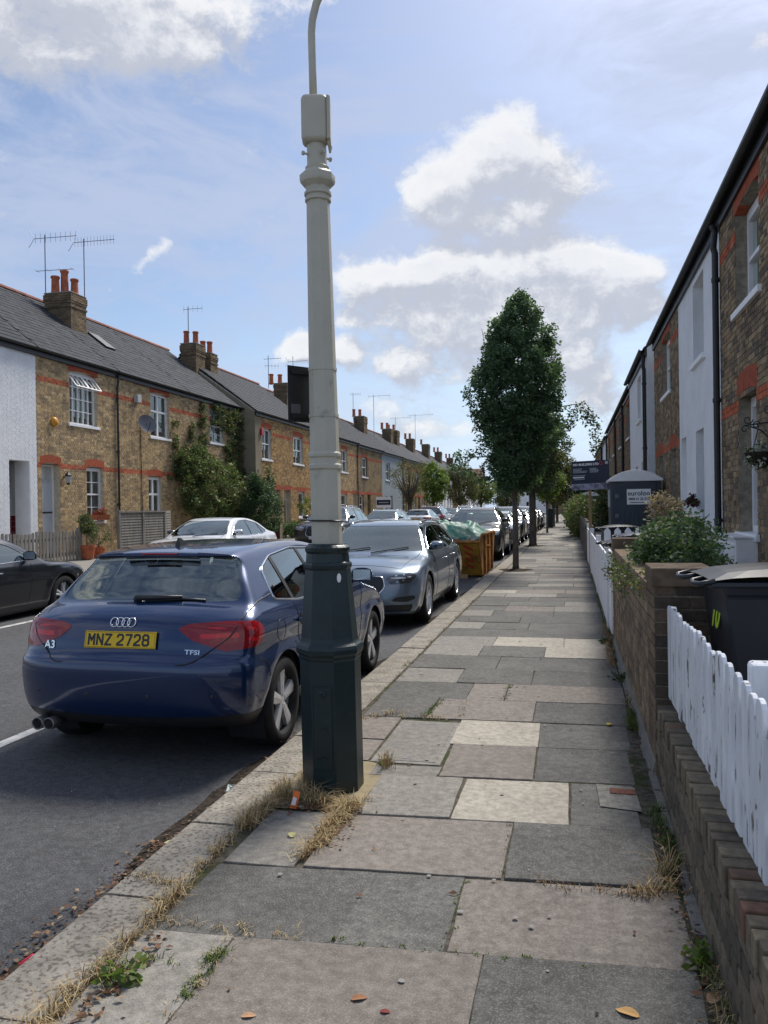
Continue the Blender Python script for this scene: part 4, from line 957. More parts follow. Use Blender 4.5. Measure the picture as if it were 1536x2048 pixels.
def lay_bricks(bricks, plane, axis, parent, base, dep=.009, nsingle=0, keyfn=None, mt=None):
    """plane: fixed coordinate of the mortar face. First nsingle (by keyfn) become objects, the rest one joined part"""
    if keyfn: bricks = sorted(bricks, key=keyfn)
    whole = [b for b in bricks if b[5]]; single = set(id(b) for b in whole[:nsingle])
    mb = MB(); mb.cc = (.3, .2, .1)
    for b in bricks:
        s, e, z, zt, c, w_ = b
        if id(b) in single:
            o = bpy.data.objects.new('brick', brick_mesh(e - s, zt - z, dep, c, axis))
            ctr = Vector((plane, (s + e) / 2, (z + zt) / 2)) if axis[0] == 'x' else Vector(((s + e) / 2, plane, (z + zt) / 2))
            place(o, parent, tuple(ctr - WL[parent.name] + Vector((R.uniform(-.001, .001),) * 3)))
        else:
            mb.cc = tint(c, .1); d = dep + R.uniform(-.002, .002)
            if axis == 'x+': mb.box(plane - .002, plane + d, s, e, z, zt)
            elif axis == 'x-': mb.box(plane - d, plane + .002, s, e, z, zt)
            else: mb.box(s, e, plane - d, plane + .002, z, zt)
    if mb.v: mb.build('brickwork', mt or BRK, parent, kind='stuff')
class House:
    def __init__(s, name, label, side, X, a0, a1, zb, ze, kind, ridge=3.5, rise=2.7, group=None, roof='slate', depth=7.0, pal=PAL, wallmat=None, overhang=.12, fascia=True):
        s.side, s.X, s.a0, s.a1, s.zb, s.ze, s.kind, s.pal = side, X, a0, a1, zb, ze, kind, pal
        s.o = root(name, (X, (a0 + a1) / 2, zb), label, 'house', group)
        s.ops = []; s.bands = []; s.ridge, s.rise, s.depth, s.roofk, s.oh = ridge, rise, depth, roof, overhang
        s.wm = wallmat or {'brick': MORT, 'brickd': MORTD, 'flat': WALLB, 'white': WRND, 'whitebrick': WPB, 'grey': GRND, 'cement': CEM}[kind]
        s.fascia = fascia
    def P(s, b, a, z): return (s.X + s.side * b, a, z)
    def bx(s, m, b0, b1, a0, a1, z0, z1): return m.box(s.X + s.side * b0, s.X + s.side * b1, a0, a1, z0, z1)
    def op(s, a0, a1, z0, z1, **k): s.ops.append((a0, a1, z0, z1, k)); return s
    def arch(s, a0, a1, z, h=.225, rise=.06, over=.07, n=7, parent=None):
        """curved lintel of soldier bricks above an opening"""
        lo = []; hi = []; m = None
        po = bpy.data.objects.new('lintel', None); place(po, s.o, (0, 0, 0))
        nb = max(5, int((a1 - a0 + 2 * over) / .078)) if s.near else 1
        def zc(t): return z - rise * (2 * t - 1) ** 2
        mm = MB()
        for i in range(nb):
            k = 1 if s.near else 6
            for q in range(k):
                t0, t1 = (i + q / k) / nb, (i + (q + 1) / k) / nb
                A0, A1 = a0 - over + (a1 - a0 + 2 * over) * t0, a0 - over + (a1 - a0 + 2 * over) * t1
                g_ = .0035 if s.near else 0
                poly = [s.P(.012, A0 + g_, zc(t0)), s.P(.012, A1 - g_, zc(t1)), s.P(.012, A1 - g_, zc(t1) + h), s.P(.012, A0 + g_, zc(t0) + h)]
                mm.prism(poly, (-s.side * .13, 0, 0))
        mm.build('arch_bricks', REDB, po, kind='stuff' if s.near else None)
    def window(s, a0, a1, z0, z1, cols=1, rows=(1, 1), rec=.10, arch=True, sill=True, curtain=True, frame=WPT, fw=.055, style='sash', sillw=.10, name='window'):
        k = s; fr = MB(); A0, A1, Z0, Z1 = a0, a1, z0, z1; d0, d1 = -rec, -rec - .07
        s.bx(fr, d0, d1, A0, A0 + fw, Z0, Z1); s.bx(fr, d0, d1, A1 - fw, A1, Z0, Z1); s.bx(fr, d0, d1, A0 + fw, A1 - fw, Z1 - fw - .05 * arch, Z1); s.bx(fr, d0, d1, A0 + fw, A1 - fw, Z0, Z0 + fw)
        wo = fr.build('window', frame, s.o)
        zm = Z0 + (Z1 - Z0) * .5; bars = MB(); top = Z1 - fw - .05 * arch
        if style == 'sash':
            s.bx(bars, d0 + .002, d1, A0 + fw, A1 - fw, zm - .025, zm + .025)
            for (zz0, zz1, off) in ((Z0 + fw, zm - .025, -.02), (zm + .025, top, 0)):
                for i in range(1, cols):
                    c = A0 + fw + (A1 - A0 - 2 * fw) * i / cols; s.bx(bars, d0 + off, d1, c - .011, c + .011, zz0, zz1)
                for r_ in range(1, rows[0]):
                    c = zz0 + (zz1 - zz0) * r_ / rows[0]; s.bx(bars, d0 + off - .001, d1, A0 + fw, A1 - fw, c - .010, c + .010)
        elif style == 'mullion':
            c = (A0 + A1) / 2; s.bx(bars, d0 + .004, d1, c - .04, c + .04, Z0 + fw, top)
            for (p, q) in ((A0 + fw, c - .04), (c + .04, A1 - fw)): s.bx(bars, d0 + .002, d1, p, q, zm + .1, zm + .17)
        elif style == 'grid':
            for i in range(1, cols):
                c = A0 + fw + (A1 - A0 - 2 * fw) * i / cols; s.bx(bars, d0 - .002, d1, c - .012, c + .012, Z0 + fw, top)
            for r_ in range(1, rows[0]):
                c = Z0 + fw + (top - Z0 - fw) * r_ / rows[0]; s.bx(bars, d0 - .004, d1, A0 + fw, A1 - fw, c - .011, c + .011)
        if bars.v: bars.build('glazing_bars', frame, wo)
        gl = MB(); g0 = -rec - .05; gl.quad(s.P(g0, A0 + fw, Z0 + fw), s.P(g0, A1 - fw, Z0 + fw), s.P(g0, A1 - fw, top), s.P(g0, A0 + fw, top)); gl.build('pane', WGL, wo)
        bk = MB(); bk.quad(s.P(g0 - .30, A0 - .2, Z0 - .2), s.P(g0 - .30, A1 + .2, Z0 - .2), s.P(g0 - .30, A1 + .2, Z1 + .1), s.P(g0 - .30, A0 - .2, Z1 + .1)); bk.build('room_behind', ROOM, wo)
        if curtain:
            cu = MB(); nn = 14; w_ = (A1 - A0)
            spans = [(A0, A1)] if curtain == 'full' else [(A0, A0 + w_ * .3), (A1 - w_ * .3, A1)]
            for (p, q) in spans:
                for i in range(nn):
                    t0, t1 = i / nn, (i + 1) / nn
                    cu.quad(s.P(g0 - .06 - .02 * (i % 2), p + (q - p) * t0, Z0), s.P(g0 - .06 - .02 * ((i + 1) % 2), p + (q - p) * t1, Z0), s.P(g0 - .06 - .02 * ((i + 1) % 2), p + (q - p) * t1, Z1), s.P(g0 - .06 - .02 * (i % 2), p + (q - p) * t0, Z1))
            cu.build('curtain', CRTN, wo)
        if sill:
            sl = MB(); s.bx(sl, .055, -rec, A0 - sillw, A1 + sillw, Z0 - .085, Z0 - .002); sl.build('window_sill', WPT, wo, bevel=.008 if s.near else 0)
        return wo
    def door(s, a0, a1, z0, z1, m=None, rec=.16, style='panel'):
        fr = MB(); d0, d1 = -rec, -rec - .06
        for q in ((a0, a0 + .05, z0, z1), (a1 - .05, a1, z0, z1), (a0 + .05, a1 - .05, z1 - .05, z1)): s.bx(fr, d0 + .02, d1, *q)
        do = fr.build('door', WPT, s.o)
        p = MB(); s.bx(p, d0, d1 + .01, a0 + .05, a1 - .05, z0, z1 - .5); p.build('door_leaf', m or WPT, do, bevel=.004)
        f = MB(); s.bx(f, d0 + .012, d1 + .01, a0 + .05, a1 - .05, z1 - .5, z1 - .44); s.bx(f, d0 - .02, d1, a0 + .05, a1 - .05, z1 - .44, z1 - .05); f.build('fanlight', CRTN, do)
        pl = MB()
        for (u0, u1) in ((a0 + .13, (a0 + a1) / 2 - .03), ((a0 + a1) / 2 + .03, a1 - .13)):
            for (v0, v1) in ((z0 + .15, z0 + .75), (z0 + .95, z1 - .65)): s.bx(pl, d0 + .008, d0 - .003, u0, u1, v0, v1)
        if style == 'panel': pl.build('door_panel', m or WPT, do, kind='stuff')
        h = MB(); c = Vector(s.P(-rec + .04, a1 - .13, z0 + 1.0)); h.lathe([(.001, -.02), (.025, -.015), (.025, .015), (.001, .02)], c, 10, axis='x'); h.build('door_knob', CHR, do, smooth=True)
        return do
    def finish(s, near=True, nsingle=0, keyfn=None, gable=None, slates=0, chim=None, gutter=True, sheet=False):
        X, sd = s.X, s.side; m = MB(); holes = [(o_[0], o_[1], o_[2], o_[3]) for o_ in s.ops]
        As = sorted({s.a0, s.a1, *[h[0] for h in holes], *[h[1] for h in holes]}); Zs = sorted({s.zb - .4, s.ze, *[h[2] for h in holes], *[h[3] for h in holes]})
        for i in range(len(As) - 1):
            for j in range(len(Zs) - 1):
                ac, zc = (As[i] + As[i + 1]) / 2, (Zs[j] + Zs[j + 1]) / 2
                if any(h[0] < ac < h[1] and h[2] < zc < h[3] for h in holes): continue
                s_ = MB(); m.cc = tint((1, 1, 1), 0) if False else (.27, .195, .105) if s.kind == 'flat' else (1, 1, 1)
                q = [s.P(0, As[i], Zs[j]), s.P(0, As[i + 1], Zs[j]), s.P(0, As[i + 1], Zs[j + 1]), s.P(0, As[i], Zs[j + 1])]
                m.add(q, [(0, 1, 2, 3)])
        for (h0, h1, z0, z1) in holes:                      # reveals
            for q in (((h0, z0), (h0, z1)), ((h1, z1), (h1, z0)), ((h0, z1), (h1, z1)), ((h1, z0), (h0, z0))):
                m.quad(s.P(0, q[0][0], q[0][1]), s.P(-.3, q[0][0], q[0][1]), s.P(-.3, q[1][0], q[1][1]), s.P(0, q[1][0], q[1][1]))
        # flanks and back
        zr = s.ze + s.rise; rr = s.ridge
        for a in (s.a0 + .003, s.a1 - .003):
            m.add([s.P(-.001, a, s.zb - .4), s.P(-s.depth, a, s.zb - .4), s.P(-s.depth, a, s.ze), s.P(-rr, a, zr - .06), s.P(-.001, a, s.ze)], [(0, 1, 2, 3, 4)])
        m.quad(s.P(-s.depth, s.a0, s.zb - .4), s.P(-s.depth, s.a1, s.zb - .4), s.P(-s.depth, s.a1, s.ze), s.P(-s.depth, s.a0, s.ze))
        if s.kind != 'flat': m.cc = (1, 1, 1)
        w_ = m.build('wall', s.wm, s.o)
        pal = s.pal
        if s.kind in ('brick', 'brickd'):
            bl = courses(s.a0 + .005, s.a1 - .005, s.zb, s.ze - .04, [(h[0], h[1], h[2] - (.085 if o_[4].get('sill', 1) else 0), h[3]) for h, o_ in zip(holes, s.ops)], pal=pal, bands=s.bands)
            lay_bricks(bl, X, 'x+' if sd > 0 else 'x-', w_, None, nsingle=nsingle, keyfn=keyfn)
        elif s.kind == 'flat':
            for (b0, b1) in s.bands:
                bm_ = MB()
                cuts = [s.a0 + .01] + sorted(x for h in holes if h[2] < (b0 + b1) / 2 < h[3] for x in (h[0], h[1])) + [s.a1 - .01]
                for i in range(0, len(cuts), 2): s.bx(bm_, .006, -.01, cuts[i], cuts[i + 1], b0, b1)
                bm_.build('brick_band', REDB, w_)
        # roof: front slope with slates
        th = math.atan2(s.rise, rr); oh = s.oh; zo = s.ze + .03 - oh * math.tan(th) + .05
        sl = Vector((-sd * math.cos(th), 0, math.sin(th))); nrm = Vector((sd * math.sin(th), 0, math.cos(th)))
        p0 = Vector(s.P(oh, s.a0, zo)); Ls = (rr + oh) / math.cos(th)
        rf = MB(); e = Vector(s.P(-rr, s.a0, 0)); top = p0 + sl * Ls; back = Vector(s.P(-2 * rr - .1, s.a0, s.ze - .02)); dy = Vector((0, s.a1 - s.a0, 0))
        rf.prism([p0, top, back, back - nrm.xyz * 0 - Vector((0, 0, .05)), top - Vector((0, 0, .07)), p0 - Vector((0, 0, .05))], dy)
        ro = rf.build('roof', SLATE if s.roofk == 'slate' else TILE, s.o)
        if slates:
            sw, ex = .30, .235; nrow = int(Ls / ex); cnt = 0; base = MB(); base.box(-.0, .42 * 1, .004, sw - .004, 0, .009)
            vs = [Vector(v) for v in base.v]; M3 = Matrix((-sl * -1, Vector((0, 1, 0)), nrm)).transposed()
            mesh = bpy.data.meshes.new('slate'); tl = Matrix.Rotation(0, 3, 'Y')
            mesh.from_pydata([tuple(M3 @ (v + Vector((0, 0, .012 - v.x * .035)))) for v in vs], [], base.f); mesh.materials.append(SLATE)
            rest = MB(); items = []
            for r_ in range(nrow):
                a = s.a0 - (.15 if r_ % 2 else 0)
                while a < s.a1 - .02:
                    if a >= s.a0 - .001 and a + sw <= s.a1 + .001: items.append((r_, a))
                    a += sw
            for (r_, a) in items:
                p = p0 + sl * (r_ * ex - .02) + Vector((0, a - s.a0, 0)) + nrm * R.uniform(0, .005)
                if cnt < slates:
                    o = bpy.data.objects.new('slate', mesh); place(o, ro, tuple(p - WL[ro.name])); o.rotation_euler = (0, 0, R.uniform(-.012, .012)); cnt += 1
                else: rest.add([p + M3 @ (v + Vector((0, 0, .012 - v.x * .035))) for v in vs], base.f)
            if rest.v: rest.build('slating', SLATE, ro, kind='stuff')
        elif near or sheet:
            rest = MB(); ex = .25; nrow = int(Ls / ex)
            for r_ in range(nrow):
                for i in range(int((s.a1 - s.a0) / .3)):
                    a = s.a0 + i * .3 + (.12 if r_ % 2 else 0); q = p0 + sl * (r_ * ex - .02) + Vector((0, a - s.a0, 0)); h = .012 + R.uniform(0, .006)
                    rest.add([q + nrm * h, q + nrm * h + Vector((0, .292, 0)), q + sl * .3 + nrm * .002 + Vector((0, .292, 0)), q + sl * .3 + nrm * .002, q, q + Vector((0, .292, 0))], [(0, 1, 2, 3), (4, 5, 1, 0)])
            rest.build('slating', SLATE if s.roofk == 'slate' else TILE, ro, kind='stuff')
        rg = MB(); a = s.a0
        while a < s.a1 - .01:
            b_ = min(a + .45, s.a1); q = s.P(-rr, a + .004, top.z + .01); n_ = 6
            pts = [(q[0] + .13 * math.cos(t), q[1], q[2] - .05 + .11 * math.sin(t)) for t in np.linspace(0, math.pi, n_)]
            rg.prism(pts, (0, b_ - a - .008, 0)); a = b_
        rg.build('ridge_tiles', RIDGE if s.roofk == 'slate' else RIDGE, ro, kind='stuff')
        if s.fascia:
            f = MB(); s.bx(f, oh - .04, .0, s.a0 + .001, s.a1 - .001, zo - .20, zo - .03); f.build('fascia', BLK, s.o)
            if gutter:
                g_ = MB(); c = [(s.P(oh + .05, 0, 0)[0] + sd * .055 * math.cos(t), 0, zo - .02 + .055 * math.sin(t)) for t in np.linspace(math.pi, 2 * math.pi, 7)]
                n_ = len(c); g_.add([(x, s.a0, z) for x, _, z in c] + [(x, s.a1, z) for x, _, z in c], [(i, i + 1, n_ + i + 1, n_ + i) for i in range(n_ - 1)]); g_.build('gutter', BLK, s.o)
        return w_
    def pipe(s, a, z0, off=.06, r=.036, m=BLK):
        p = MB(); pts = [s.P(s.oh + .02, a, s.ze - .12), s.P(s.oh - .02, a, s.ze - .22), s.P(off + .02, a, s.ze - .45), s.P(off, a, s.ze - .52), s.P(off, a, z0)]; p.tube(pts, r, 10)
        z = s.ze - .9
        while z > z0 + .3: p.lathe([(r + .01, -.03), (r + .01, .03)], s.P(off, a, z), 10); s.bx(p, off, 0, a - .07, a + .07, z - .01, z + .01); z -= 1.7
        p.build('drainpipe', m, s.o)
def chimney(H, y0, y1, b0, b1, zt, pots, zlo, stack='one', aer=None):
    """brick stack standing on a roof: b = distance behind the facade"""
    x0, x1 = sorted((H.X - H.side * b0, H.X - H.side * b1)); co = bpy.data.objects.new('chimney', None); place(co, H.o, (0, 0, 0))
    m = MB(); m.box(x0 + .01, x1 - .01, y0 + .01, y1 - .01, zlo, zt - .02); m.build('chimney_core', MORTD, co)
    b = MB(); z = zlo; k = 0; ht = zt - zlo
    while z < zt - .01:
        r_ = (zt - z); o = 0
        if .12 < r_ < .30: o = .035
        if r_ <= .12: o = .0
        if .45 < r_ < .53: o = .03
        if .30 <= r_ < .38: o = .02
        ins = .0 if r_ > .53 else .0
        for (p, q, fx) in ((y0 - o, y1 + o, x1 + o), (y0 - o, y1 + o, x0 - o)):
            y = p + (0 if k % 2 else -.11)
            while y < q:
                s_, e = max(y, p), min(y + .215, q)
                if e - s_ > .02:
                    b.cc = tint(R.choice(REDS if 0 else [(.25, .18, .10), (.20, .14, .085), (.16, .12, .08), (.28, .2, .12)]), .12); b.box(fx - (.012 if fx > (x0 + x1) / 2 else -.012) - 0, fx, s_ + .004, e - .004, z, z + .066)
                y += .225
        for (p, q, fy) in ((x0 - o, x1 + o, y0 - o), (x0 - o, x1 + o, y1 + o)):
            x = p + (0 if k % 2 else -.11)
            while x < q:
                s_, e = max(x, p), min(x + .215, q)
                if e - s_ > .02: b.cc = tint(R.choice([(.17, .125, .075), (.14, .10, .065), (.21, .15, .09)]), .12); b.box(s_ + .004, e - .004, fy, fy + (.012 if fy < (y0 + y1) / 2 else -.012), z, z + .066)  # darker than the street-facing bricks: shaded side put into the brick colour
                x += .225
        if o: b.cc = (.16, .12, .08); b.box(x0 - o + .006, x1 + o - .006, y0 - o + .006, y1 + o - .006, z + .004, z + .062)
        z += .075; k += 1
    b.build('chimney_bricks', BRK, co, kind='stuff')
    f = MB(); f.box(x0 - .02, x1 + .02, y0 - .02, y1 + .02, zt - .02, zt + .03); f.build('flaunching', LTAR, co, bevel=.02)
    for (px_, py_, h, r) in pots:
        p = MB(); p.lathe([(r * 1.12, 0), (r * 1.12, .05), (r, .08), (r * .9, h * .75), (r * .88, h - .1), (r * 1.08, h - .07), (r * 1.1, h - .02), (r * .95, h), (r * .7, h), (r * .68, h - .2), (.001, h - .2)], (px_, py_, zt + .02), 14, cap=False)
        p.build('chimney_pot', POT, co, smooth=True)
    return co
def aerial(parent, base, h, booms, name='aerial'):
    m = MB(); b = Vector(base); m.tube([b, b + Vector((0, 0, h))], .018, 6)
    for (z, ang, ln, n, el) in booms:
        c = b + Vector((0, 0, z)); d = Vector((math.cos(ang), math.sin(ang), .02)); e = Vector((-math.sin(ang), math.cos(ang), 0))
        m.tube([c - d * ln * .25, c + d * ln * .75], .011, 5)
        for i in range(n):
            p = c - d * ln * .22 + d * ln * .95 * i / max(n - 1, 1); v = Vector((0, 0, 1)) if el == 'v' else e
            q = .16 if el == 'v' else .17; m.tube([p - v * q, p + v * q], .006, 4)
        if n > 8:
            for u in (.18, -.18): m.tube([c - d * ln * .25, c - d * ln * .38 + Vector((0, 0, u * 1.6))], .008, 4)
    o = m.build(name, MATS['aerial_metal'], parent); return o
def guess(a, default): return default

# ---- row across the road (facade faces +x)
GLH = 'terraced houses across the road'
MARO = mat('maroon_tile', (.11, .008, .016), .3, spec=.5, var=.15, vs=9)
H0 = House('terraced_house', 'white painted brick house at the left edge with maroon tiled porch', 1, XL, 14.6, 19.28, GL, 6.16, 'whitebrick', group=GLH); H0.near = True
H0.op(18.15, 18.98, GL, 3.02, sill=0)
H0.finish(slates=0)
lay_bricks(courses(14.62, 19.26, GL, 6.15, [(18.15, 18.98, GL, 3.02)], pal=[(.8, .8, .8)]), XL, 'x+', H0.o, None, dep=.005, mt=WPB)
m = MB(); H0.bx(m, -.002, -.46, 18.96, 18.985, GL, 3.02); m.build('porch_side_wall', WPB, H0.o)
m = MB(); H0.bx(m, -.46, -1.3, 18.975, 18.995, GL, 3.0); H0.bx(m, -1.3, -1.4, 18.0, 19.0, GL, 3.1); m.build('porch_inner_wall', CRTN, H0.o)
for i in range(6):
    for j in range(8):
        m = MB(); H0.bx(m, -.47 - i * .13, -.59 - i * .13, 18.968, 18.976, GL + .02 + j * .15, GL + .163 + j * .15); m.build('tile', MARO, H0.o)
H1 = House('terraced_house', 'yellow stock brick house with multi-paned open-vent window and pale door', 1, XL, 19.28, 23.35, GL, 6.16, 'brick', group=GLH); H1.near = True
H1.bands = [(5.25, 5.41), (2.86, 3.02)]
H1.op(20.8, 22.2, 4.24, 5.82); H1.op(19.47, 20.28, GL, 3.0, sill=0); H1.op(21.58, 22.46, 1.32, 3.0)
WBIG = H1.window(20.8, 22.2, 4.24, 5.82, cols=5, rows=(4, 1), style='grid', curtain='full')
H1.arch(20.8, 22.2, 5.83, h=.20)
for i in range(2):           # two top-hung vents pushed open
    a0 = 20.86 + i * .66; v = MB(); up = 5.70; lo = 5.34; out = .28
    for (p, q) in (((a0, 0), (a0, 1)), ((a0 + .62, 0), (a0 + .62, 1)), ((a0 + .21, 0), (a0 + .21, 1)), ((a0 + .42, 0), (a0 + .42, 1)), ((a0, 1), (a0 + .62, 1)), ((a0, 0), (a0 + .62, 0))):
        f_ = lambda t: Vector(H1.P(-.08 + t[1] * out, t[0], up + (lo - up) * t[1])); v.tube([f_(p), f_(q)], .022 if abs(p[0] - a0) < .01 or abs(p[0] - a0 - .62) < .01 or p[1] == q[1] else .012, 4)
    v.build('open_vent', WPT, WBIG)
H1.arch(19.47, 20.28, 3.02); H1.arch(21.58, 22.46, 3.02)
PALED = mat('pale_blue_door', (.50, .54, .58), .5, spec=.4)
dr = H1.door(19.47, 20.28, GL + .12, 2.98, m=PALED, rec=.22, style='plain')
m = MB(); H1.bx(m, -.20, -.215, 19.55, 20.2, 1.60, 1.64); m.build('letter_rail', BLK, dr)
H1.window(21.58, 22.46, 1.34, 2.98, cols=2, rows=(2, 1), curtain='full', style='sash')
H1.finish(nsingle=300, keyfn=lambda b: abs(b[0] - 21) + abs(b[2] - 3.6) * .6, slates=290); H1.pipe(23.28, 1.0)
chimney(H1, 23.75, 24.75, 2.0, 3.2, 8.85, [(-17.0, 24.0, .55, .13), (-16.9, 24.35, .72, .13), (-16.55, 24.5, .5, .12)], 7.3) if False else None
H2 = House('terraced_house', 'stock brick house with satellite dish and white two-light windows', 1, XL, 23.35, 28.3, GL, 6.16, 'brick', group=GLH); H2.near = True
H2.bands = [(5.25, 5.41), (2.86, 3.02)]
H2.op(25.45, 26.78, 4.24, 5.82); H2.op(25.25, 26.15, 1.3, 2.85)
H2.window(25.45, 26.78, 4.24, 5.82, style='mullion', curtain='sides'); H2.arch(25.45, 26.78, 5.83, h=.20)
H2.window(25.25, 26.15, 1.32, 2.83, style='mullion', curtain='full'); H2.arch(25.25, 26.15, 2.87)
H2.finish(slates=290)
H3 = House('terraced_house', 'stock brick house with ivy and climber over most of its front', 1, XL, 28.3, 33.3, GL, 6.16, 'brick', group=GLH); H3.near = True
H3.bands = [(5.25, 5.41), (2.86, 3.02)]
H3.op(30.2, 31.5, 4.4, 5.80); H3.window(30.2, 31.5, 4.4, 5.80, cols=2, rows=(2, 1), curtain='full'); H3.arch(30.2, 31.5, 5.83, h=.20)
H3.finish(slates=290)
for (H, y0, y1, zt, pots) in ((H1, 23.55, 24.55, 8.85, [(-17.0, 23.85, .62, .14), (-16.72, 24.05, .85, .135), (-16.5, 24.3, .58, .13)]),
        (H2, 28.4, 29.4, 8.7, []), ):
    pass
chimney(H1, 23.80, 24.68, 1.95, 2.95, 9.02, [(-17.0, 24.05, .62, .14), (-16.78, 24.25, .86, .135), (-16.5, 24.4, .58, .13)], 7.4)
chimney(H3, 33.0, 33.9, 1.95, 2.7, 9.12, [(-16.85, 33.3, .6, .13), (-16.5, 33.5, .6, .13)], 7.4)
chimney(H3, 34.5, 35.25, 1.95, 2.6, 8.95, [(-16.75, 34.75, .6, .13), (-16.5, 34.95, .6, .13)], 7.2)
aerial(H1.o, (-17.2, 23.8, 7.9), 3.1, [(3.0, .12, 1.5, 9, 'v'), (1.9, .15, 1.3, 4, 'h')])
aerial(H1.o, (-16.35, 24.75, 7.7), 3.4, [(3.3, .1, 1.5, 13, 'v')])
aerial(H3.o, (-16.7, 33.2, 8.9), 1.9, [(1.8, .1, .9, 5, 'v')])
for (y, b) in ((25.2, 1.7), (36.3, 1.9), (37.6, 2.4)):      # rooflights
    H = H2 if y < 30 else H3
    th = math.atan2(2.7, 3.5); c = Vector((XL - b, y, 6.2 + b * math.tan(th) + .10)); m = MB(); m.obox(c, (.9, .6, .08), Matrix.Rotation(th, 3, 'Y')); m.build('rooflight', MATS['window_glass'] if 0 else BLK, H.o, bevel=.01)
# forward block and beyond
specs = [
 ('yellow brick end house with cement-rendered flank and paired doorways', -13.62, 33.3, 42.4, 6.02, 'brick', PALY, 4),
 ('brick house behind the lamp post with dark downpipe', -13.8, 42.4, 51.4, 5.95, 'brick', PAL, 4),
 ('narrow brick house left of the grey-rendered one', -13.8, 51.4, 58.6, 5.9, 'flat', PAL, 2),
 ('blue-grey rendered terraced house with white windows', -13.8, 58.6, 66.0, 5.85, 'grey', PAL, 2),
 ('orange brick house just beyond the blue-grey rendered one', -13.8, 66.0, 78.0, 5.8, 'flat', PALY, 3),
 ('white house behind the bare vase-shaped tree', -13.8, 78.0, 86.0, 5.6, 'white', PAL, 2),
 ('cream house far down the row across the road', -13.8, 86.0, 95.0, 5.5, 'white', PAL, 2),
 ('brick house near the far end of the opposite row', -13.8, 95.0, 104.0, 5.4, 'flat', PAL, 2),
 ('white house at the far end of the opposite row', -13.8, 104.0, 120.0, 5.3, 'white', PAL, 4)]
HL = []
for i, (lb, X_, a0, a1, ze, kind, pal, nw) in enumerate(specs):
    H = House('terraced_house', lb, 1, X_, a0, a1, GL, ze, kind, group=GLH, pal=pal, rise=2.6); H.near = i < 2
    if kind in ('brick', 'flat'): H.bands = [(ze - .95, ze - .79), (2.55, 2.70)]
    per = (a1 - a0) / (nw // 2 if i != 4 else 2)
    if i == 0:
        W_ = [(34.1, 35.3, 3.92, 5.36), (38.3, 39.8, 3.92, 5.32)]; D_ = [(35.5, 36.4), (36.9, 37.8)]; G_ = [(39.0, 40.0)]
    elif i == 1:
        W_ = [(43.4, 44.8, 3.9, 5.3), (47.6, 49.0, 3.88, 5.3)]; D_ = [(44.0, 44.9), (50.2, 51.1)]; G_ = [(47.4, 48.8)]
    else:
        W_ = []; D_ = []; G_ = []; a = a0
        while a < a1 - 3:
            W_.append((a + 1.2, a + 2.7, 3.75, 5.1)); G_.append((a + .5, a + 1.6)); D_.append((a + 2.6, a + 3.5)); a += 4.4
    for (p, q, z0, z1) in W_: H.op(p, q, z0, z1)
    for (p, q) in D_: H.op(p, q, GL, 2.55, sill=0)
    for (p, q) in G_: H.op(p, q, 1.2, 2.5)
    for (p, q, z0, z1) in W_:
        H.window(p, q, z0, z1, cols=2, rows=(1, 1), curtain='full' if R.random() < .6 else 'sides')
        if kind in ('brick', 'flat'): H.arch(p, q, z1 + .02)
    for (p, q) in G_:
        H.window(p, q, 1.2, 2.5, cols=1, rows=(1, 1), curtain='full')
        if kind in ('brick', 'flat'): H.arch(p, q, 2.52)
    for (p, q) in D_:
        H.door(p, q, GL + .05, 2.52, m=[WPT, BLK, MARO, PALED][R.randrange(4)], rec=.25)
        if kind in ('brick', 'flat'): H.arch(p, q, 2.57)
    H.finish(sheet=i < 4, near=H.near)
    HL.append(H)
m = MB(); m.box(-20.5, -13.62, 33.285, 33.315, -.1, 5.98); m.add([(-13.62, 33.285, 5.98), (-20.5, 33.285, 5.98), (-17.1, 33.285, 8.45)], [(0, 1, 2)]); m.build('rendered_flank', CEM, HL[0].o)
m = MB(); m.box(-13.62, -13.600, 33.3, 33.95, -.1, 5.75); m.build('rendered_strip', CEM, HL[0].o)
HL[0].pipe(42.3, .6); HL[1].pipe(51.3, .6); HL[3].pipe(66.0, .6)
for (H, y, zt, n) in ((HL[0], 43.6, 8.88, 2), (HL[2], 61.8, 8.95, 2), (HL[3], 71.6, 8.85, 2), (HL[4], 74.4, 8.95, 2), (HL[5], 82.3, 8.8, 2), (HL[6], 91.5, 8.9, 1), (HL[7], 100.5, 8.6, 2), (HL[8], 110.5, 8.4, 2)):
    chimney(H, y, y + 1.15, 2.2, 3.0, zt, [(-16.9 + k * .42, y + .35 + .3 * k, .6, .13) for k in range(n)], 7.0)
aerial(HL[0].o, (-16.9, 43.5, 8.6), 1.9, [(1.7, .1, 1.0, 6, 'h'), (1.3, .5, .8, 5, 'v')]); aerial(HL[1].o, (-16.0, 45.2, 7.8), 2.9, [(2.6, .1, 1.2, 10, 'v')])
aerial(HL[2].o, (-16.8, 61.6, 8.5), 2.3, [(2.2, .3, .8, 5, 'v')]); aerial(HL[3].o, (-16.2, 66.0, 7.6), 3.6, [(3.5, .1, 1.9, 3, 'v')]); aerial(HL[4].o, (-16.5, 76.0, 8.0), 2.4, [(2.3, .1, 2.0, 4, 'v')]); aerial(HL[5].o, (-16.2, 84.6, 8.0), 3.6, [(3.5, .1, 2.6, 12, 'v')])

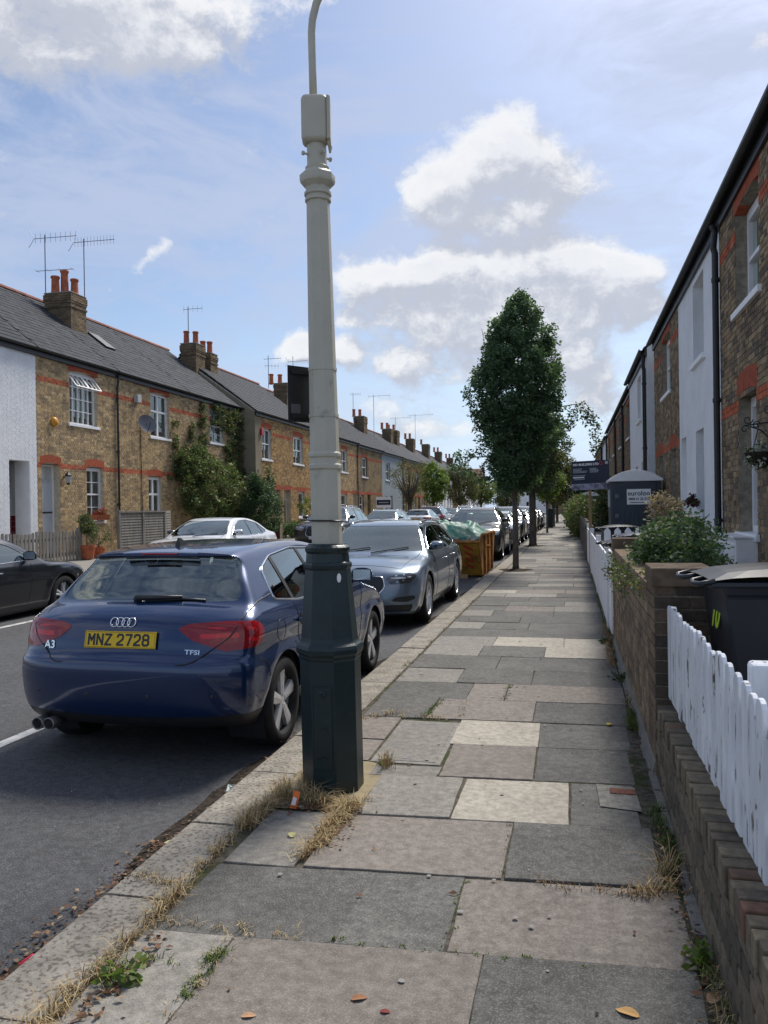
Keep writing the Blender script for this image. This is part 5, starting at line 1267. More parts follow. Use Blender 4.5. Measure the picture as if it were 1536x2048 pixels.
# ---- row on this side (facade faces -x)
GRH = 'terraced houses on this side'
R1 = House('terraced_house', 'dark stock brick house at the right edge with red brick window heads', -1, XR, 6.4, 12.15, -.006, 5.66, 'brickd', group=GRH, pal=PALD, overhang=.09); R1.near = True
R1.bands = [(4.95, 5.11), (2.76, 2.92)]
R1.op(9.72, 11.05, 4.02, 5.32); R1.op(9.95, 10.95, 1.22, 2.95); R1.op(7.0, 7.9, 0, 2.9, sill=0)
R1.window(9.72, 11.05, 4.04, 5.30, cols=2, rows=(1, 1), rec=.14, curtain='full', fw=.08); R1.arch(9.72, 11.05, 5.34, h=.26, rise=.07)
R1.window(9.95, 10.95, 1.24, 2.93, cols=1, rows=(1, 1), rec=.14, curtain='full', fw=.08); R1.arch(9.95, 10.95, 2.99, h=.26)
R1.door(7.0, 7.9, 0, 2.9)
R1.finish(nsingle=300, keyfn=lambda b: abs(b[0] - 9.6) + abs(b[2] - 2.6) * .5); R1.pipe(12.12, .6, off=.07, r=.045)
R2 = House('terraced_house', 'white rendered cottage beside the black drainpipe with deep window recesses', -1, XR, 12.15, 16.65, -.006, 5.66, 'white', group=GRH, overhang=.09); R2.near = True
R2.op(13.6, 14.75, 3.98, 5.35); R2.op(13.75, 14.6, 1.32, 2.83); R2.op(15.75, 16.45, 0, 2.85, sill=0)
R2.window(13.6, 14.75, 4.0, 5.33, cols=1, rec=.2, curtain='full'); R2.window(13.75, 14.6, 1.34, 2.81, rec=.2, curtain='full', sill=True); R2.door(15.75, 16.45, 0, 2.85, rec=.3)
R2.finish()
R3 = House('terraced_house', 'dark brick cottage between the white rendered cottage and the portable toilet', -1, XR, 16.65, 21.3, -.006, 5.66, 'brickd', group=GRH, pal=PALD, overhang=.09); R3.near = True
R3.bands = [(4.95, 5.11), (2.76, 2.92)]
R3.op(18.0, 19.5, 4.02, 5.32); R3.op(19.6, 20.5, 0, 2.75, sill=0); R3.op(17.2, 18.1, 0, 2.75, sill=0)
R3.window(18.0, 19.5, 4.04, 5.30, curtain='full'); R3.arch(18.0, 19.5, 5.34, h=.26); R3.door(19.6, 20.5, 0, 2.72); R3.arch(19.6, 20.5, 2.8, h=.26); R3.door(17.2, 18.1, 0, 2.72, m=BLK); R3.arch(17.2, 18.1, 2.8, h=.26)
R3.finish()
rs = [('white gabled-looking narrow house just past the portable toilet', 21.9, 28.3, 5.68, 'white'), ('dark brick house with two downpipes past the white one', 28.3, 38.5, 5.68, 'brickd'), ('dull brick house in the middle of the right row', 38.5, 47.5, 5.68, 'flat'),
      ('cream rendered house two-thirds down the right row', 47.5, 55.5, 5.6, 'white'), ('brick house close to the end of the right row', 55.5, 70, 5.6, 'flat'), ('far pale house ending the right row', 70, 90, 5.4, 'white'), ('last brick house beyond the hedges on this side', 90, 112, 5.2, 'flat')]
for i, (lb, a0, a1, ze, kind) in enumerate(rs):
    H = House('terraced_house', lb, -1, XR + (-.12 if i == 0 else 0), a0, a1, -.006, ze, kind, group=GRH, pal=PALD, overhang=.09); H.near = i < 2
    if kind != 'white': H.bands = [(ze - .9, ze - .74), (2.76, 2.92)]
    a = a0
    while a < a1 - 3:
        W_ = (a + 1.9, a + 3.2, 4.05, 5.3); D_ = (a + 3.3, a + 4.2, 0, 2.75); G_ = (a + 1.0, a + 2.1, 1.25, 2.8)
        H.op(*W_); H.op(*D_, sill=0); H.op(*G_); H.window(*W_, rec=.12, curtain='full'); H.window(*G_, curtain='full'); H.door(*D_)
        if kind != 'white': H.arch(W_[0], W_[1], 5.34); H.arch(D_[0], D_[1], 2.78); H.arch(G_[0], G_[1], 2.84)
        a += 4.8
    H.finish(near=False); H.pipe(a0 + .25, .3, r=.05); 
    if i == 1: H.pipe(33.3, .3, r=.05)
    if i in (1, 3, 5): chimney(H, a0 + .2, a0 + 1.2, 2.6, 3.4, 8.7, [(XR + 2.9, a0 + .5, .5, .13)], 7.0)
# ---- houses closing the view
for i, (x0, x1, y_, ze, kind, lb) in enumerate(((-26, -14, 128, 5.6, 'white', 'pale terrace closing the street on the left, partly hidden by trees'), (-13.5, -4.5, 150, 5.0, 'white', 'white house closing the far end of the street'), (-4.4, 3.5, 150, 5.0, 'flat', 'brick house closing the street behind the pavement trees'))):
    rt_ = root('end_house', ((x0 + x1) / 2, y_, 0), lb, 'house')
    m = MB(); m.cc = (.27, .19, .11); m.box(x0, x1, y_, y_ + 7, -.3, ze); m.build('wall', WALLB if kind == 'flat' else WRND, rt_)
    r_ = MB(); r_.prism([(x0 - .2, y_ - .3, ze - .05), (x0 - .2, y_ + 3.5, ze + 2.2), (x0 - .2, y_ + 7.2, ze - .05)], (x1 - x0 + .4, 0, 0)); ro = r_.build('roof', TILE, rt_)
    x = x0 + .8
    while x < x1 - 1.5:
        for z_ in (1.0, 3.4):
            f = MB(); f.box(x, x + 1.1, y_ - .05, y_ - .004, z_, z_ + 1.4); wo = f.build('window', WPT, rt_); g_ = MB()
            for (u, v) in ((.08, .52), (.58, 1.02)): g_.box(x + u, x + v, y_ - .058, y_ - .052, z_ + .08, z_ + 1.32)
            g_.build('pane', MATS['dark_interior'], wo, kind='stuff')
        x += 2.3
# ------------------------------------------------------------------ lamp post
LP = (-1.372, 4.46); lx = lambda z: LP[0] - .012 * (z - .3)
lamp = root('lamp_post', (LP[0], LP[1], 0), 'octagonal cream lamp post with dark green base standing on the kerb side', 'lamp post')
def oct_(mb, prof, seg=8, ph=math.pi / 8):
    n = len(prof); base = len(mb.v); vs = []
    for (r, z) in prof:
        for k in range(seg):
            a = 2 * math.pi * k / seg + ph; vs.append((lx(z) + r * math.cos(a), LP[1] + r * math.sin(a), z))
    mb.add(vs, [(i * seg + k, i * seg + (k + 1) % seg, (i + 1) * seg + (k + 1) % seg, (i + 1) * seg + k) for i in range(n - 1) for k in range(seg)] + [tuple(range(seg))[::-1], tuple((n - 1) * seg + k for k in range(seg))])
m = MB(); oct_(m, [(.178, -.03), (.178, .745), (.183, .755), (.184, .77), (.196, .785), (.198, .81), (.192, .828), (.178, .84), (.170, .85), (.166, .87), (.134, 1.255), (.134, 1.262), (.141, 1.27), (.143, 1.29), (.136, 1.30), (.128, 1.305)]); m.build('post_base', POSTG, lamp, bevel=.004)
m = MB(); oct_(m, [(.128, 1.30), (.124, 1.345), (.122, 1.352), (.130, 1.365), (.132, 1.385), (.122, 1.395), (.112, 1.402), (.112, 1.408)], 24, 0); m.build('base_collar', POSTG, lamp, smooth=False, bevel=.002)
m = MB(); oct_(m, [(.0, 1.40), (.090, 1.40), (.0885, 1.835), (.097, 1.842), (.098, 1.862), (.088, 1.872), (.088, 1.905), (.096, 1.912), (.097, 1.93), (.0865, 1.94), (.068, 3.395), (.0, 3.40)]); m.build('shaft', POSTW, lamp, bevel=.0025)
for z in (2.15, 2.42):
    m = MB(); r = .0875 - (z - 1.94) * .0127 + .003; oct_(m, [(r, z - .010), (r, z + .010)]); m.build('strap', POSTW, lamp, bevel=.001)
m = MB(); oct_(m, [(.066, 3.39), (.076, 3.395), (.076, 3.41), (.069, 3.416), (.069, 3.425), (.079, 3.43), (.079, 3.445), (.069, 3.455), (.069, 3.475)], 24, 0); m.build('collar_rings', POSTW, lamp, smooth=False)
m = MB(); oct_(m, [(.069, 3.47), (.10, 3.50), (.104, 3.515), (.104, 3.545), (.090, 3.56)]); m.build('octagonal_collar', POSTW, lamp, bevel=.002)
m = MB(); oct_(m, [(.078, 3.56), (.066, 3.575), (.070, 3.59), (.058, 3.60), (.056, 3.78)], 20, 0); m.build('neck', POSTW, lamp, smooth=False)
for k in range(4):
    a = math.pi / 4 + k * math.pi / 2; m = MB(); c = Vector((lx(3.66), LP[1], 3.66)); d = Vector((math.cos(a), math.sin(a), 0)); m.tube([c + d * .05, c + d * .085], .007, 6); m.tube([c + d * .083, c + d * .094], .014, 6); m.build('set_screw', POSTW, lamp)
m = MB(); c = (lx(3.85) - .002, LP[1] - .02, 3.855); m.obox(c, (.15, .13, .27), Matrix.Rotation(.25, 3, 'Z')); cb_ = m.build('cutout_box', POSTW, lamp, bevel=.03, seg=4)
m = MB(); M_ = Matrix.Rotation(.25, 3, 'Z'); m.obox(Vector(c) + M_ @ Vector((.082, -.0, .0)), (.022, .125, .255), M_); m.build('box_cover', POSTW, cb_, bevel=.01, seg=3)
m = MB(); q_ = Vector(c) + M_ @ Vector((.08, -.03, -.14)); m.tube([q_ + Vector((0, 0, .05)), q_, q_ + Vector((.0, .03, -.04)), q_ + Vector((0, .05, .0))], .008, 6); m.build('hasp', POSTW, cb_)
m = MB(); pts = [(lx(z) - .012, LP[1], z) for z in (3.98, 4.15, 4.38)]; x0, z0 = pts[-1][0], 4.38
pts += [(x0 + (1 - math.cos(a)) * .50, LP[1] + .02 * a, z0 + .50 * math.sin(a)) for a in np.linspace(.15, 2.2, 12)]; m.tube(pts, .0225, 12); m.build('swan_neck_arm', POSTW, lamp, smooth=True)
m = MB(); e = pts[-1]; m.lathe([(.03, .10), (.05, .05), (.16, -.02), (.17, -.04), (.14, -.045)], (e[0], e[1], e[2]), 20); m.build('lamp_head', POSTW, lamp, smooth=True)
# door panel on the base facing the camera
fa = -math.pi / 2; ym = LP[1] - .178 * math.cos(math.pi / 8)
m = MB(); xc = lx(.4) ; m.box(xc - .052, xc + .052, ym - .005, ym + .01, .14, .60); dp = m.build('base_door', POSTG, lamp, bevel=.003)
m = MB(); m.tube([(xc - .060, ym - .001, .13), (xc + .060, ym - .001, .13), (xc + .060, ym - .001, .61), (xc - .060, ym - .001, .61)], .0022, 5, True); m.build('door_gap', BLK, lamp)
m = MB(); m.lathe([(.020, 0), (.020, -.006), (.012, -.009), (.008, -.004)], (xc, ym - .004, .565), 16, axis='y'); m.build('door_lock', POSTG, dp)
for (z, w_) in ((.505, .012), (.475, .034), (.455, .038), (.435, .030)): m = MB(); m.box(xc - w_, xc + w_, ym - .0068, ym - .004, z - .004, z + .004); m.build('cast_relief_line', POSTG, dp)
m = MB(); m.tube([(xc + .035 * math.cos(a), ym - .006, .34 + .035 * math.sin(a)) for a in np.linspace(.25, math.pi - .25, 10)], .0022, 4); m.tube([(xc - .03, ym - .006, .20), (xc, ym - .006, .215), (xc + .03, ym - .006, .20)], .002, 4); m.build('cast_emblem', POSTG, dp)
m = MB(); a_ = -math.pi / 8 * 1; cz = Vector((lx(1.21) + .128, LP[1] - .053, 1.215)); m.lathe([(.001, 0), (.013, .0), (.013, .002), (.001, .002)], (0, 0, 0), 16, axis='y')
nb = Vector((math.cos(-math.pi / 4), math.sin(-math.pi / 4), .06)).normalized(); pz_ = Vector((lx(1.215), LP[1], 1.215)) + Vector((nb.x, nb.y, 0)) * .1285
m = MB(); ell = [(pz_ + Vector((-nb.y, nb.x, 0)) * (.0135 * math.cos(t)) + Vector((0, 0, .026 * math.sin(t)))) for t in np.linspace(0, 2 * math.pi, 20, endpoint=False)]; m.prism([p + nb * .002 for p in ell], nb * .002); m.build('oval_sticker', WPT, lamp)
# sign seen from its back, with channel and brackets, strapped to the post
sg_ = root('traffic_sign', (-1.56, 4.5, 2.28), 'small black-backed traffic sign clamped to the cream post, seen from behind', 'road sign')
p0, p1 = Vector((-1.605, 4.44, 0)), Vector((-1.47, 4.62, 0)); d = (p1 - p0).normalized(); n_ = Vector((d.y, -d.x, 0))
m = MB(); m.prism([p0 + Vector((0, 0, 2.125)), p1 + Vector((0, 0, 2.125)), p1 + Vector((0, 0, 2.455)), p0 + Vector((0, 0, 2.455))], -n_ * .003); m.build('sign_plate', BLK, sg_)
for z in (2.16, 2.42):
    m = MB(); m.prism([p0 + d * .02 + Vector((0, 0, z - .014)), p1 + Vector((0, 0, z - .014)), p1 + Vector((0, 0, z + .014)), p0 + d * .02 + Vector((0, 0, z + .014))], n_ * .014); m.build('sign_channel', BLK, sg_)
    m = MB(); m.box(-1.475, -1.455, 4.49, 4.56, z - .012, z + .012); m.build('sign_clamp', MATS['aerial_metal'], sg_, bevel=.002)
m = MB(); m.prism([p0 + d * .02 + n_ * .001 + Vector((0, 0, 2.175)), p0 + d * .085 + n_ * .001 + Vector((0, 0, 2.175)), p0 + d * .085 + n_ * .001 + Vector((0, 0, 2.23)), p0 + d * .02 + n_ * .001 + Vector((0, 0, 2.23))], n_ * .001); m.build('data_label', MATS['aerial_metal'], sg_)
ct = root('cable_tie', (lx(1.54), LP[1], 1.54), 'black cable tie round the cream lamp post with its loose tail', 'cable tie')
m = MB(); m.tube([(lx(1.54) + .0935 * math.cos(a), LP[1] + .0935 * math.sin(a), 1.54) for a in np.linspace(0, 2 * math.pi, 24, endpoint=False)], .004, 5, True); m.build('band', BLK, ct)
m = MB(); m.tube([(-1.33, 4.375, 1.542), (-1.42, 4.37, 1.544), (-1.53, 4.41, 1.546)], .0035, 5); m.tube([(-1.36, 4.375, 1.54), (-1.29, 4.39, 1.536), (-1.235, 4.40, 1.532)], .0045, 5); m.build('tail', BLK, ct, kind='stuff')

# ------------------------------------------------------------------ garden wall, piers, white fences on this side
gw = root('garden_wall', (.58, 4.8, 0), 'weathered brick garden wall beside the pavement, low near part and taller far part', 'garden wall')
m = MB(); m.box(WALLX + .012, .685, .9, 5.0, -.2, .34); m.box(WALLX + .012, .685, 5.0, 9.75, -.2, 1.00); core = m.build('wall_core', MORTD, gw)
PW2 = PALW
PLOW = [(.15, .125, .09), (.12, .10, .075), (.18, .15, .105), (.10, .085, .065), (.2, .155, .11), (.14, .115, .085)]
bl = courses(.9, 4.93, .0, .335, [], pal=PLOW) + courses(5.35, 9.55, .0, 1.0, [], pal=PALW)
lay_bricks(bl, WALLX + .012, 'x-', gw, None, dep=.012, nsingle=300, keyfn=lambda b: b[0])
yy = .95
while yy < 4.9:                                       # brick-on-edge coping
    m = MB(); m.cc = R.choice([(.20, .165, .115), (.15, .125, .09), (.24, .195, .13), (.18, .145, .10), (.14, .115, .085), (.21, .175, .12), (.18, .105, .07)]); w_ = R.uniform(.060, .068); xa = WALLX - .004 + R.uniform(-.006, .008)
    m.box(xa, .69, yy, yy + w_, .345, .445 + R.uniform(-.007, .003))
    m.build('brick', BRK, gw, bevel=.005, loc=(0, yy - 4.8, .4)); yy += w_ + .010
yy = 5.42
while yy < 9.5:
    m = MB(); m.cc = R.choice(PALW); m.box(WALLX - .004, .69, yy, yy + .065, 1.005, 1.105); m.build('brick', BRK, gw, bevel=.005, loc=(0, yy - 4.8, 1.05)); yy += .075
m = MB(); m.prism([(WALLX - .03, 4.99, -.02), (WALLX + .02, 4.99, -.02), (WALLX + .012, 4.99, .12)], (0, 4.6, 0)); m.build('mortar_fillet', SM, gw)
def pier(name, x0, x1, y0, y1, zt, cap, lb, nlen=.215):
    p = root(name, ((x0 + x1) / 2, (y0 + y1) / 2, 0), lb, 'brick pier'); m = MB(); m.box(x0 + .01, x1 - .01, y0 + .01, y1 - .01, -.2, zt); m.build('pier_core', MORTD, p); z = 0; k = 0
    pal = [(.085, .065, .05), (.11, .08, .06), (.07, .055, .045), (.14, .10, .07)]; pal_lit = [(.18, .13, .085), (.22, .16, .10), (.14, .105, .075)]  # darker bricks for the camera-facing side: its shade is painted into the colour
    while z < zt - .03:
        for (fx, ax) in ((0, 'y'), (1, 'x')):
            q0, q1 = (x0, x1) if ax == 'y' else (y0, y1); cuts = [q0, q1] if (k + fx) % 2 and q1 - q0 < .26 else [q0, q0 + (q1 - q0) * (.62 if k % 2 else .36), q1]
            for i in range(len(cuts) - 1):
                m = MB(); m.cc = R.choice(pal if ax == 'y' else pal_lit)
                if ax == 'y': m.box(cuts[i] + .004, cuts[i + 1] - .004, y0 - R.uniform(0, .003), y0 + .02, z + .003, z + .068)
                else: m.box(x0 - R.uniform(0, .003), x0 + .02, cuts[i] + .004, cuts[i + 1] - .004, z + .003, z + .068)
                m.build('brick', BRK, p, bevel=.004)
        z += .076; k += 1
    m = MB(); m.box(x0 - .012, x1 + .01, y0 - .015, y1 + .012, zt, zt + cap); m.build('coping_block', mat_cap, p, bevel=.008)
    return p
mat_cap = mat('pier_cap_stone', (.155, .115, .080), .9, var=.3, vs=9, bump=.003, bs=60, spec=.15, stain=(5, .5, .75, (.07, .055, .04), .5))
pier('brick_pier', WALLX, .80, 4.97, 5.40, 1.12, .11, 'brick gate pier with shade painted into its near face and flat block cap in front of the rose bush')
pier('brick_pier', WALLX, .72, 9.5, 9.8, 1.06, .16, 'small brick pier at the far end of the tall garden wall beside the white gate')
def picket(x, y, z0, z1, w_, t, top='round', ax='y', mt=WCH, lean=0):
    """one pale; w_ along ax"""
    m = MB(); pts = []; hw = w_ / 2
    if top == 'round': pts = [(-hw, 0), (hw, 0), (hw, z1 - z0 - hw * .8)] + [(hw * math.cos(a), z1 - z0 - hw * .8 + hw * .8 * math.sin(a)) for a in np.linspace(.3, math.pi - .3, 6)] + [(-hw, z1 - z0 - hw * .8)]
    else: pts = [(-hw, 0), (hw, 0), (hw, z1 - z0 - hw * 1.2), (0, z1 - z0), (-hw, z1 - z0 - hw * 1.2)]
    if ax == 'y': m.prism([(x + (z0 + b) * 0, y + a + lean * b, z0 + b) for a, b in pts], (t, 0, 0))
    else: m.prism([(x + a, y, z0 + b) for a, b in pts], (0, t, 0))
    return m
wf = root('picket_fence', (.55, 4.0, .44), 'chipped white picket fence standing along the near low brick wall', 'picket fence')
y = 4.90; k = 0
while y > 1.35:
    picket(.540 + R.uniform(-.005, .005), y, .485 + R.uniform(-.014, .014), 1.03 + R.uniform(-.014, .014) + .01 * math.sin(k), .088, .018, lean=R.uniform(-.012, .012)).build('picket', WCH, wf, bevel=.004, loc=(0, y - 4.0, .2)); y -= .122; k += 1
for z in (.60, .92): m = MB(); m.box(.562, .60, 1.2, 4.94, z - .03, z + .03); m.build('rail', WCH, wf, bevel=.004)
for y_ in (3.02, 1.3): m = MB(); m.box(.602, .69, y_ - .05, y_ + .05, .2, 1.05); m.build('fence_post', WCH, wf, bevel=.015)
wg = root('picket_fence', (.46, 17, 0), 'white boarded fence beyond the brick wall, running along the pavement to the brown posts', 'picket fence')
y = 10.75
while y < 23.6:
    picket(.44, y, .06, .96, .10, .02, 'round', mt=WPT).build('picket', WPT, wg, loc=(0, y - 17, .5)); y += .108
for z in (.3, .75): m = MB(); m.box(.462, .50, 10.7, 23.6, z - .035, z + .035); m.build('rail', WPT, wg)
for y_ in (10.65, 15, 19.3, 23.7): m = MB(); m.box(.43, .52, y_ - .045, y_ + .045, -.1, 1.06); m.build('fence_post', WPT, wg, bevel=.006)
gt_ = root('garden_gate', (.46, 10.2, 0), 'white garden gate between the small brick pier and the white fence', 'gate')
for i in range(6): picket(.45, 9.92 + i * .112, .07, 1.05, .10, .02, 'round').build('picket', WPT, gt_, loc=(0, -.28 + i * .112, .5))
m = MB(); m.box(.472, .50, 9.86, 10.55, .25, .32); m.box(.472, .50, 9.86, 10.55, .8, .87); m.build('rail', WPT, gt_)
m = MB(); m.tube([(.44, 10.5, .80), (.40, 10.52, .80), (.36, 10.47, .79), (.40, 10.40, .77)], .007, 5); m.build('latch', BLK, gt_)
df = root('picket_fence', (1.3, 11.7, 0), 'short white pointed-top fence between two front gardens, beside the white meter box', 'picket fence')
for i in range(13): picket(.62 + i * .112, 11.7, .05, 1.12, .085, .02, 'point', 'x').build('picket', WPT, df, loc=(-.68 + i * .112, 0, .5))
m = MB(); m.box(.58, 2.05, 11.72, 11.75, .35, .42); m.box(.58, 2.05, 11.72, 11.75, .8, .87); m.build('rail', WPT, df)
df2 = root('picket_fence', (.9, 14.2, 0), 'far pointed white cross fence showing two tips behind the overhanging bin', 'picket fence')
for i in range(5): picket(.60 + i * .17, 14.2, .05, 1.22, .11, .02, 'point', 'x').build('picket', WPT, df2, loc=(-.3 + i * .17, 0, .5))
mb_ = root('meter_box', (1.95, 10.6, 0), 'white meter cupboard against the right brick house', 'meter cupboard'); m = MB(); m.box(1.85, 2.095, 9.95, 11.25, 0, 1.19); m.build('cupboard', WPT, mb_, bevel=.01); m = MB(); m.box(1.835, 1.8495, 10.0, 11.2, .12, 1.12); m.build('door', WPT, mb_, bevel=.004); m = MB(); m.box(1.82, 2.098, 9.92, 11.28, 1.192, 1.215); m.build('lid', WPT, mb_, bevel=.004)
# brown walls and posts further along
SPECW = [('low brown brick wall after the white fence', 24.2, 29.5, .98), ('brick wall with rough posts further along the pavement', 29.8, 36.5, 1.02), ('distant garden wall before the hedge', 37, 44, 1.0)]
for (lb, a, b_, zt) in SPECW:
    g_ = root('garden_wall', (.5, (a + b_) / 2, 0), lb, 'garden wall', 'garden walls further along the pavement'); m = MB(); m.cc = (.17, .13, .09); m.box(.42, .62, a, b_, -.2, zt - .1); m.build('wall_face', WALLB, g_)
    m = MB(); m.cc = (.21, .17, .12); m.box(.40, .64, a, b_, zt - .1, zt); m.build('coping', WALLB, g_)
    y = a
    while y < b_: m = MB(); m.box(.38, .50, y, y + .12, -.1, zt + .08); m.build('post', WOOD, g_, bevel=.01); y += 2.1
# ------------------------------------------------------------------ wheelie bins
BIN = mat('bin_plastic', (.012, .015, .022), .42, spec=.5, var=.15, vs=6); BINB = mat('bin_lid_navy', (.012, .022, .06), .4, spec=.5, var=.1, vs=6)
def make_bin(loc, rz, lb, lid=BIN, grp=None):
    r = root('wheelie_bin', (0, 0, 0), lb, 'wheelie bin', grp); m = MB()    # handle side at -x
    b0, b1 = (.24, .22), (.355, .285); vs = []
    for (hx, hy), z in ((b0, .06), ((.345, .275), .93), (b1, .94), ((.365, .295), .99), ((.35, .28), .99)): vs += [(-hx, -hy, z), (hx, -hy, z), (hx, hy, z), (-hx, hy, z)]
    m.add(vs, [(i * 4 + k, i * 4 + (k + 1) % 4, i * 4 + 4 + (k + 1) % 4, i * 4 + 4 + k) for i in range(4) for k in range(4)] + [(3, 2, 1, 0)]); m.build('bin_body', BIN, r, local=True, bevel=.02)
    m = MB(); n = 9; L_ = []
    for i in range(n):
        t = i / (n - 1); x = -.42 + .80 * t; h = .02 + .055 * math.sin(math.pi * min(t * 1.05, 1)) ** .6
        for k in range(7):
            y = -.305 + .61 * k / 6; L_.append((x, y, 1.0 + h * (1 - .55 * abs(2 * k / 6 - 1) ** 3)))
    m.add(L_, [(i * 7 + k, (i + 1) * 7 + k, (i + 1) * 7 + k + 1, i * 7 + k + 1) for i in range(n - 1) for k in range(6)])
    edge = [(-.42, -.305), (.38, -.305), (.38, .305), (-.42, .305)]
    m.prism([(x, y, .975) for x, y in edge], (0, 0, .028)); o = m.build('lid', lid, r, local=True, bevel=.008)
    for sy in (-.2, .2):
        for zz in (0,):
            h = MB(); h.tube([(-.40, sy - .10, 1.01), (-.47, sy - .10, .995), (-.485, sy, .99), (-.47, sy + .10, .995), (-.40, sy + .10, 1.01)], .014, 8); h.build('lid_handle', lid, o, local=True, smooth=True)
    h = MB(); h.tube([(.36, -.26, .97), (.42, -.26, 1.0), (.42, .26, 1.0), (.36, .26, .97)], .018, 8); h.build('handle', BIN, r, local=True, smooth=True)
    for sy in (-1, 1): w_ = MB(); w_.lathe([(.09, -.025), (.1, -.02), (.1, .02), (.09, .025)], (.24, sy * .27, .10), 18, axis='y'); w_.build('wheel', RUB, r, local=True)
    put(r, loc[0], loc[1], rz, loc[2]); return r
b1_ = make_bin((1.07, 4.52, .215), .05, 'black wheelie bin behind the white picket fence, yellow-green number on it')
NEON = mat('neon_paint', (.45, .62, .02), .6)
for dx_, ch in ((0, '10'),): text('painted_number', '10', .18, frame_at((-.335, .0, .80), (0, -1, 0), (.12, 0, 1)), NEON, b1_, bold=.006, extrude=.0008)
make_bin((1.62, 5.35, .2), .1, 'navy-lidded wheelie bin behind the black one by the brick pier', BINB)
make_bin((.84, 10.95, .10), .15, 'black wheelie bin overhanging the white fence before the portable toilet', BIN)
make_bin((1.12, 12.7, .12), .1, 'blue-lidded wheelie bin in the garden just before the larger portable toilet', BINB)
make_bin((1.0, 17.2, .12), .1, 'dark wheelie bin in the garden beneath the builders board', BIN)
# ------------------------------------------------------------------ portable toilets
PTL = mat('portable_toilet_grey', (.045, .056, .072), .5, var=.1, vs=3, spec=.4); PBL = mat('portable_toilet_blue', (.03, .16, .34), .5, spec=.4); NAVY = mat('sign_navy', (.012, .017, .045), .4, spec=.4); LTXT = mat('lettering_dark', (.015, .02, .035), .6)
def toilet(y0, lb, near):
    x0, x1 = (.88, 1.98) if near else (.58, 1.64); t = root('portable_toilet', ((x0 + x1) / 2, y0 + .55, 0), lb, 'portable toilet', 'portable toilets'); y1 = y0 + 1.1
    m = MB(); m.box(x0, x1, y0, y1, .12, 2.18); m.build('cabin', PTL, t, bevel=.03)
    m = MB(); m.box(x0 - .02, x1 + .02, y0 - .02, y1 + .02, 0, .12); m.build('base', BLK, t, bevel=.01)
    m = MB(); n = 10; pts = [(x0 - .05 + (x1 - x0 + .1) * i / n, y0 - .06, 2.17 + .22 * (math.sin(math.pi * i / n)) ** .8) for i in range(n + 1)]; m.prism(pts + [(x1 + .05, y0 - .06, 2.13), (x0 - .05, y0 - .06, 2.13)], (0, 1.22, 0)); m.build('roof', WPT, t, bevel=.012)
    m = MB(); m.box(x0 + .16, x1 - .10, y0 - .022, y0 - .002, .2, 2.10); dr_ = m.build('door', PTL, t, bevel=.008)
    for i in range(7): m = MB(); xx = x0 + .28 + i * .11; m.tube([(xx, y0 - .026, .3), (xx, y0 - .026, 1.1 + .25 * abs(i - 3) / 3), (xx + (.03 if i < 3 else -.03), y0 - .026, 1.5)], .009, 5); m.build('moulded_rib', PTL, dr_)
    m = MB(); m.prism([(x0 + .18 + .0, y0 - .03, 2.02), (x0 + .30, y0 - .03, 2.13), (x1 - .25, y0 - .03, 2.13), (x1 - .12, y0 - .03, 2.02), (x1 - .14, y0 - .03, 1.99), (x0 + .2, y0 - .03, 1.99)], (0, .02, 0)); m.build('door_head', PTL, t)
    m = MB(); m.box(x0 - .012, x0 + .004, y0 + .02, y1 - .02, .15, 1.0); m.build('side_panel', PBL, t); m = MB(); m.box(x0 - .014, x0 + .004, y0 + .1, y1 - .1, 1.55, 1.95); m.build('side_vent', CRTN, t)
    cx = x0 + .62; m = MB(); m.box(cx - .26, cx + .26, y0 - .032, y0 - .026, 1.60 if near else 1.6, 1.95); sg = m.build('sign', WPT, t)
    if near:
        for (s_, z, sz) in (('euroloo', 1.85, .15), ('0800 61 22 515', 1.725, .072)):
            text('lettering', s_, sz, Matrix.Translation(-WL[sg.name]) @ frame_at((cx, y0 - .034, z), (1, 0, 0), (0, 0, 1)), LTXT if z < 1.8 else PBL if 0 else LTXT, sg, bold=.002, xs=1.0)
        m = MB(); m.box(cx - .20, cx + .20, y0 - .0345, y0 - .031, 1.638, 1.652); m.build('print_line', LTXT, sg)
        m = MB(); m.box(cx - .32, cx - .20, y0 - .034, y0 - .024, 1.02, 1.18); m.build('occupancy_plate', BLK, t); m = MB(); m.box(cx - .30, cx - .22, y0 - .036, y0 - .033, 1.12, 1.15); m.build('indicator', NEON, t)
    for z in (.7, 1.3, 1.75): m = MB(); m.box(x0 + .10, x0 + .18, y0 - .035, y0 - .02, z, z + .09); m.build('hinge', MATS['aerial_metal'], t)
toilet(19.0, 'nearer grey portable toilet in the front garden, white phone-number sign on its door', True); toilet(49.5, 'distant grey portable toilet behind the board post', False)
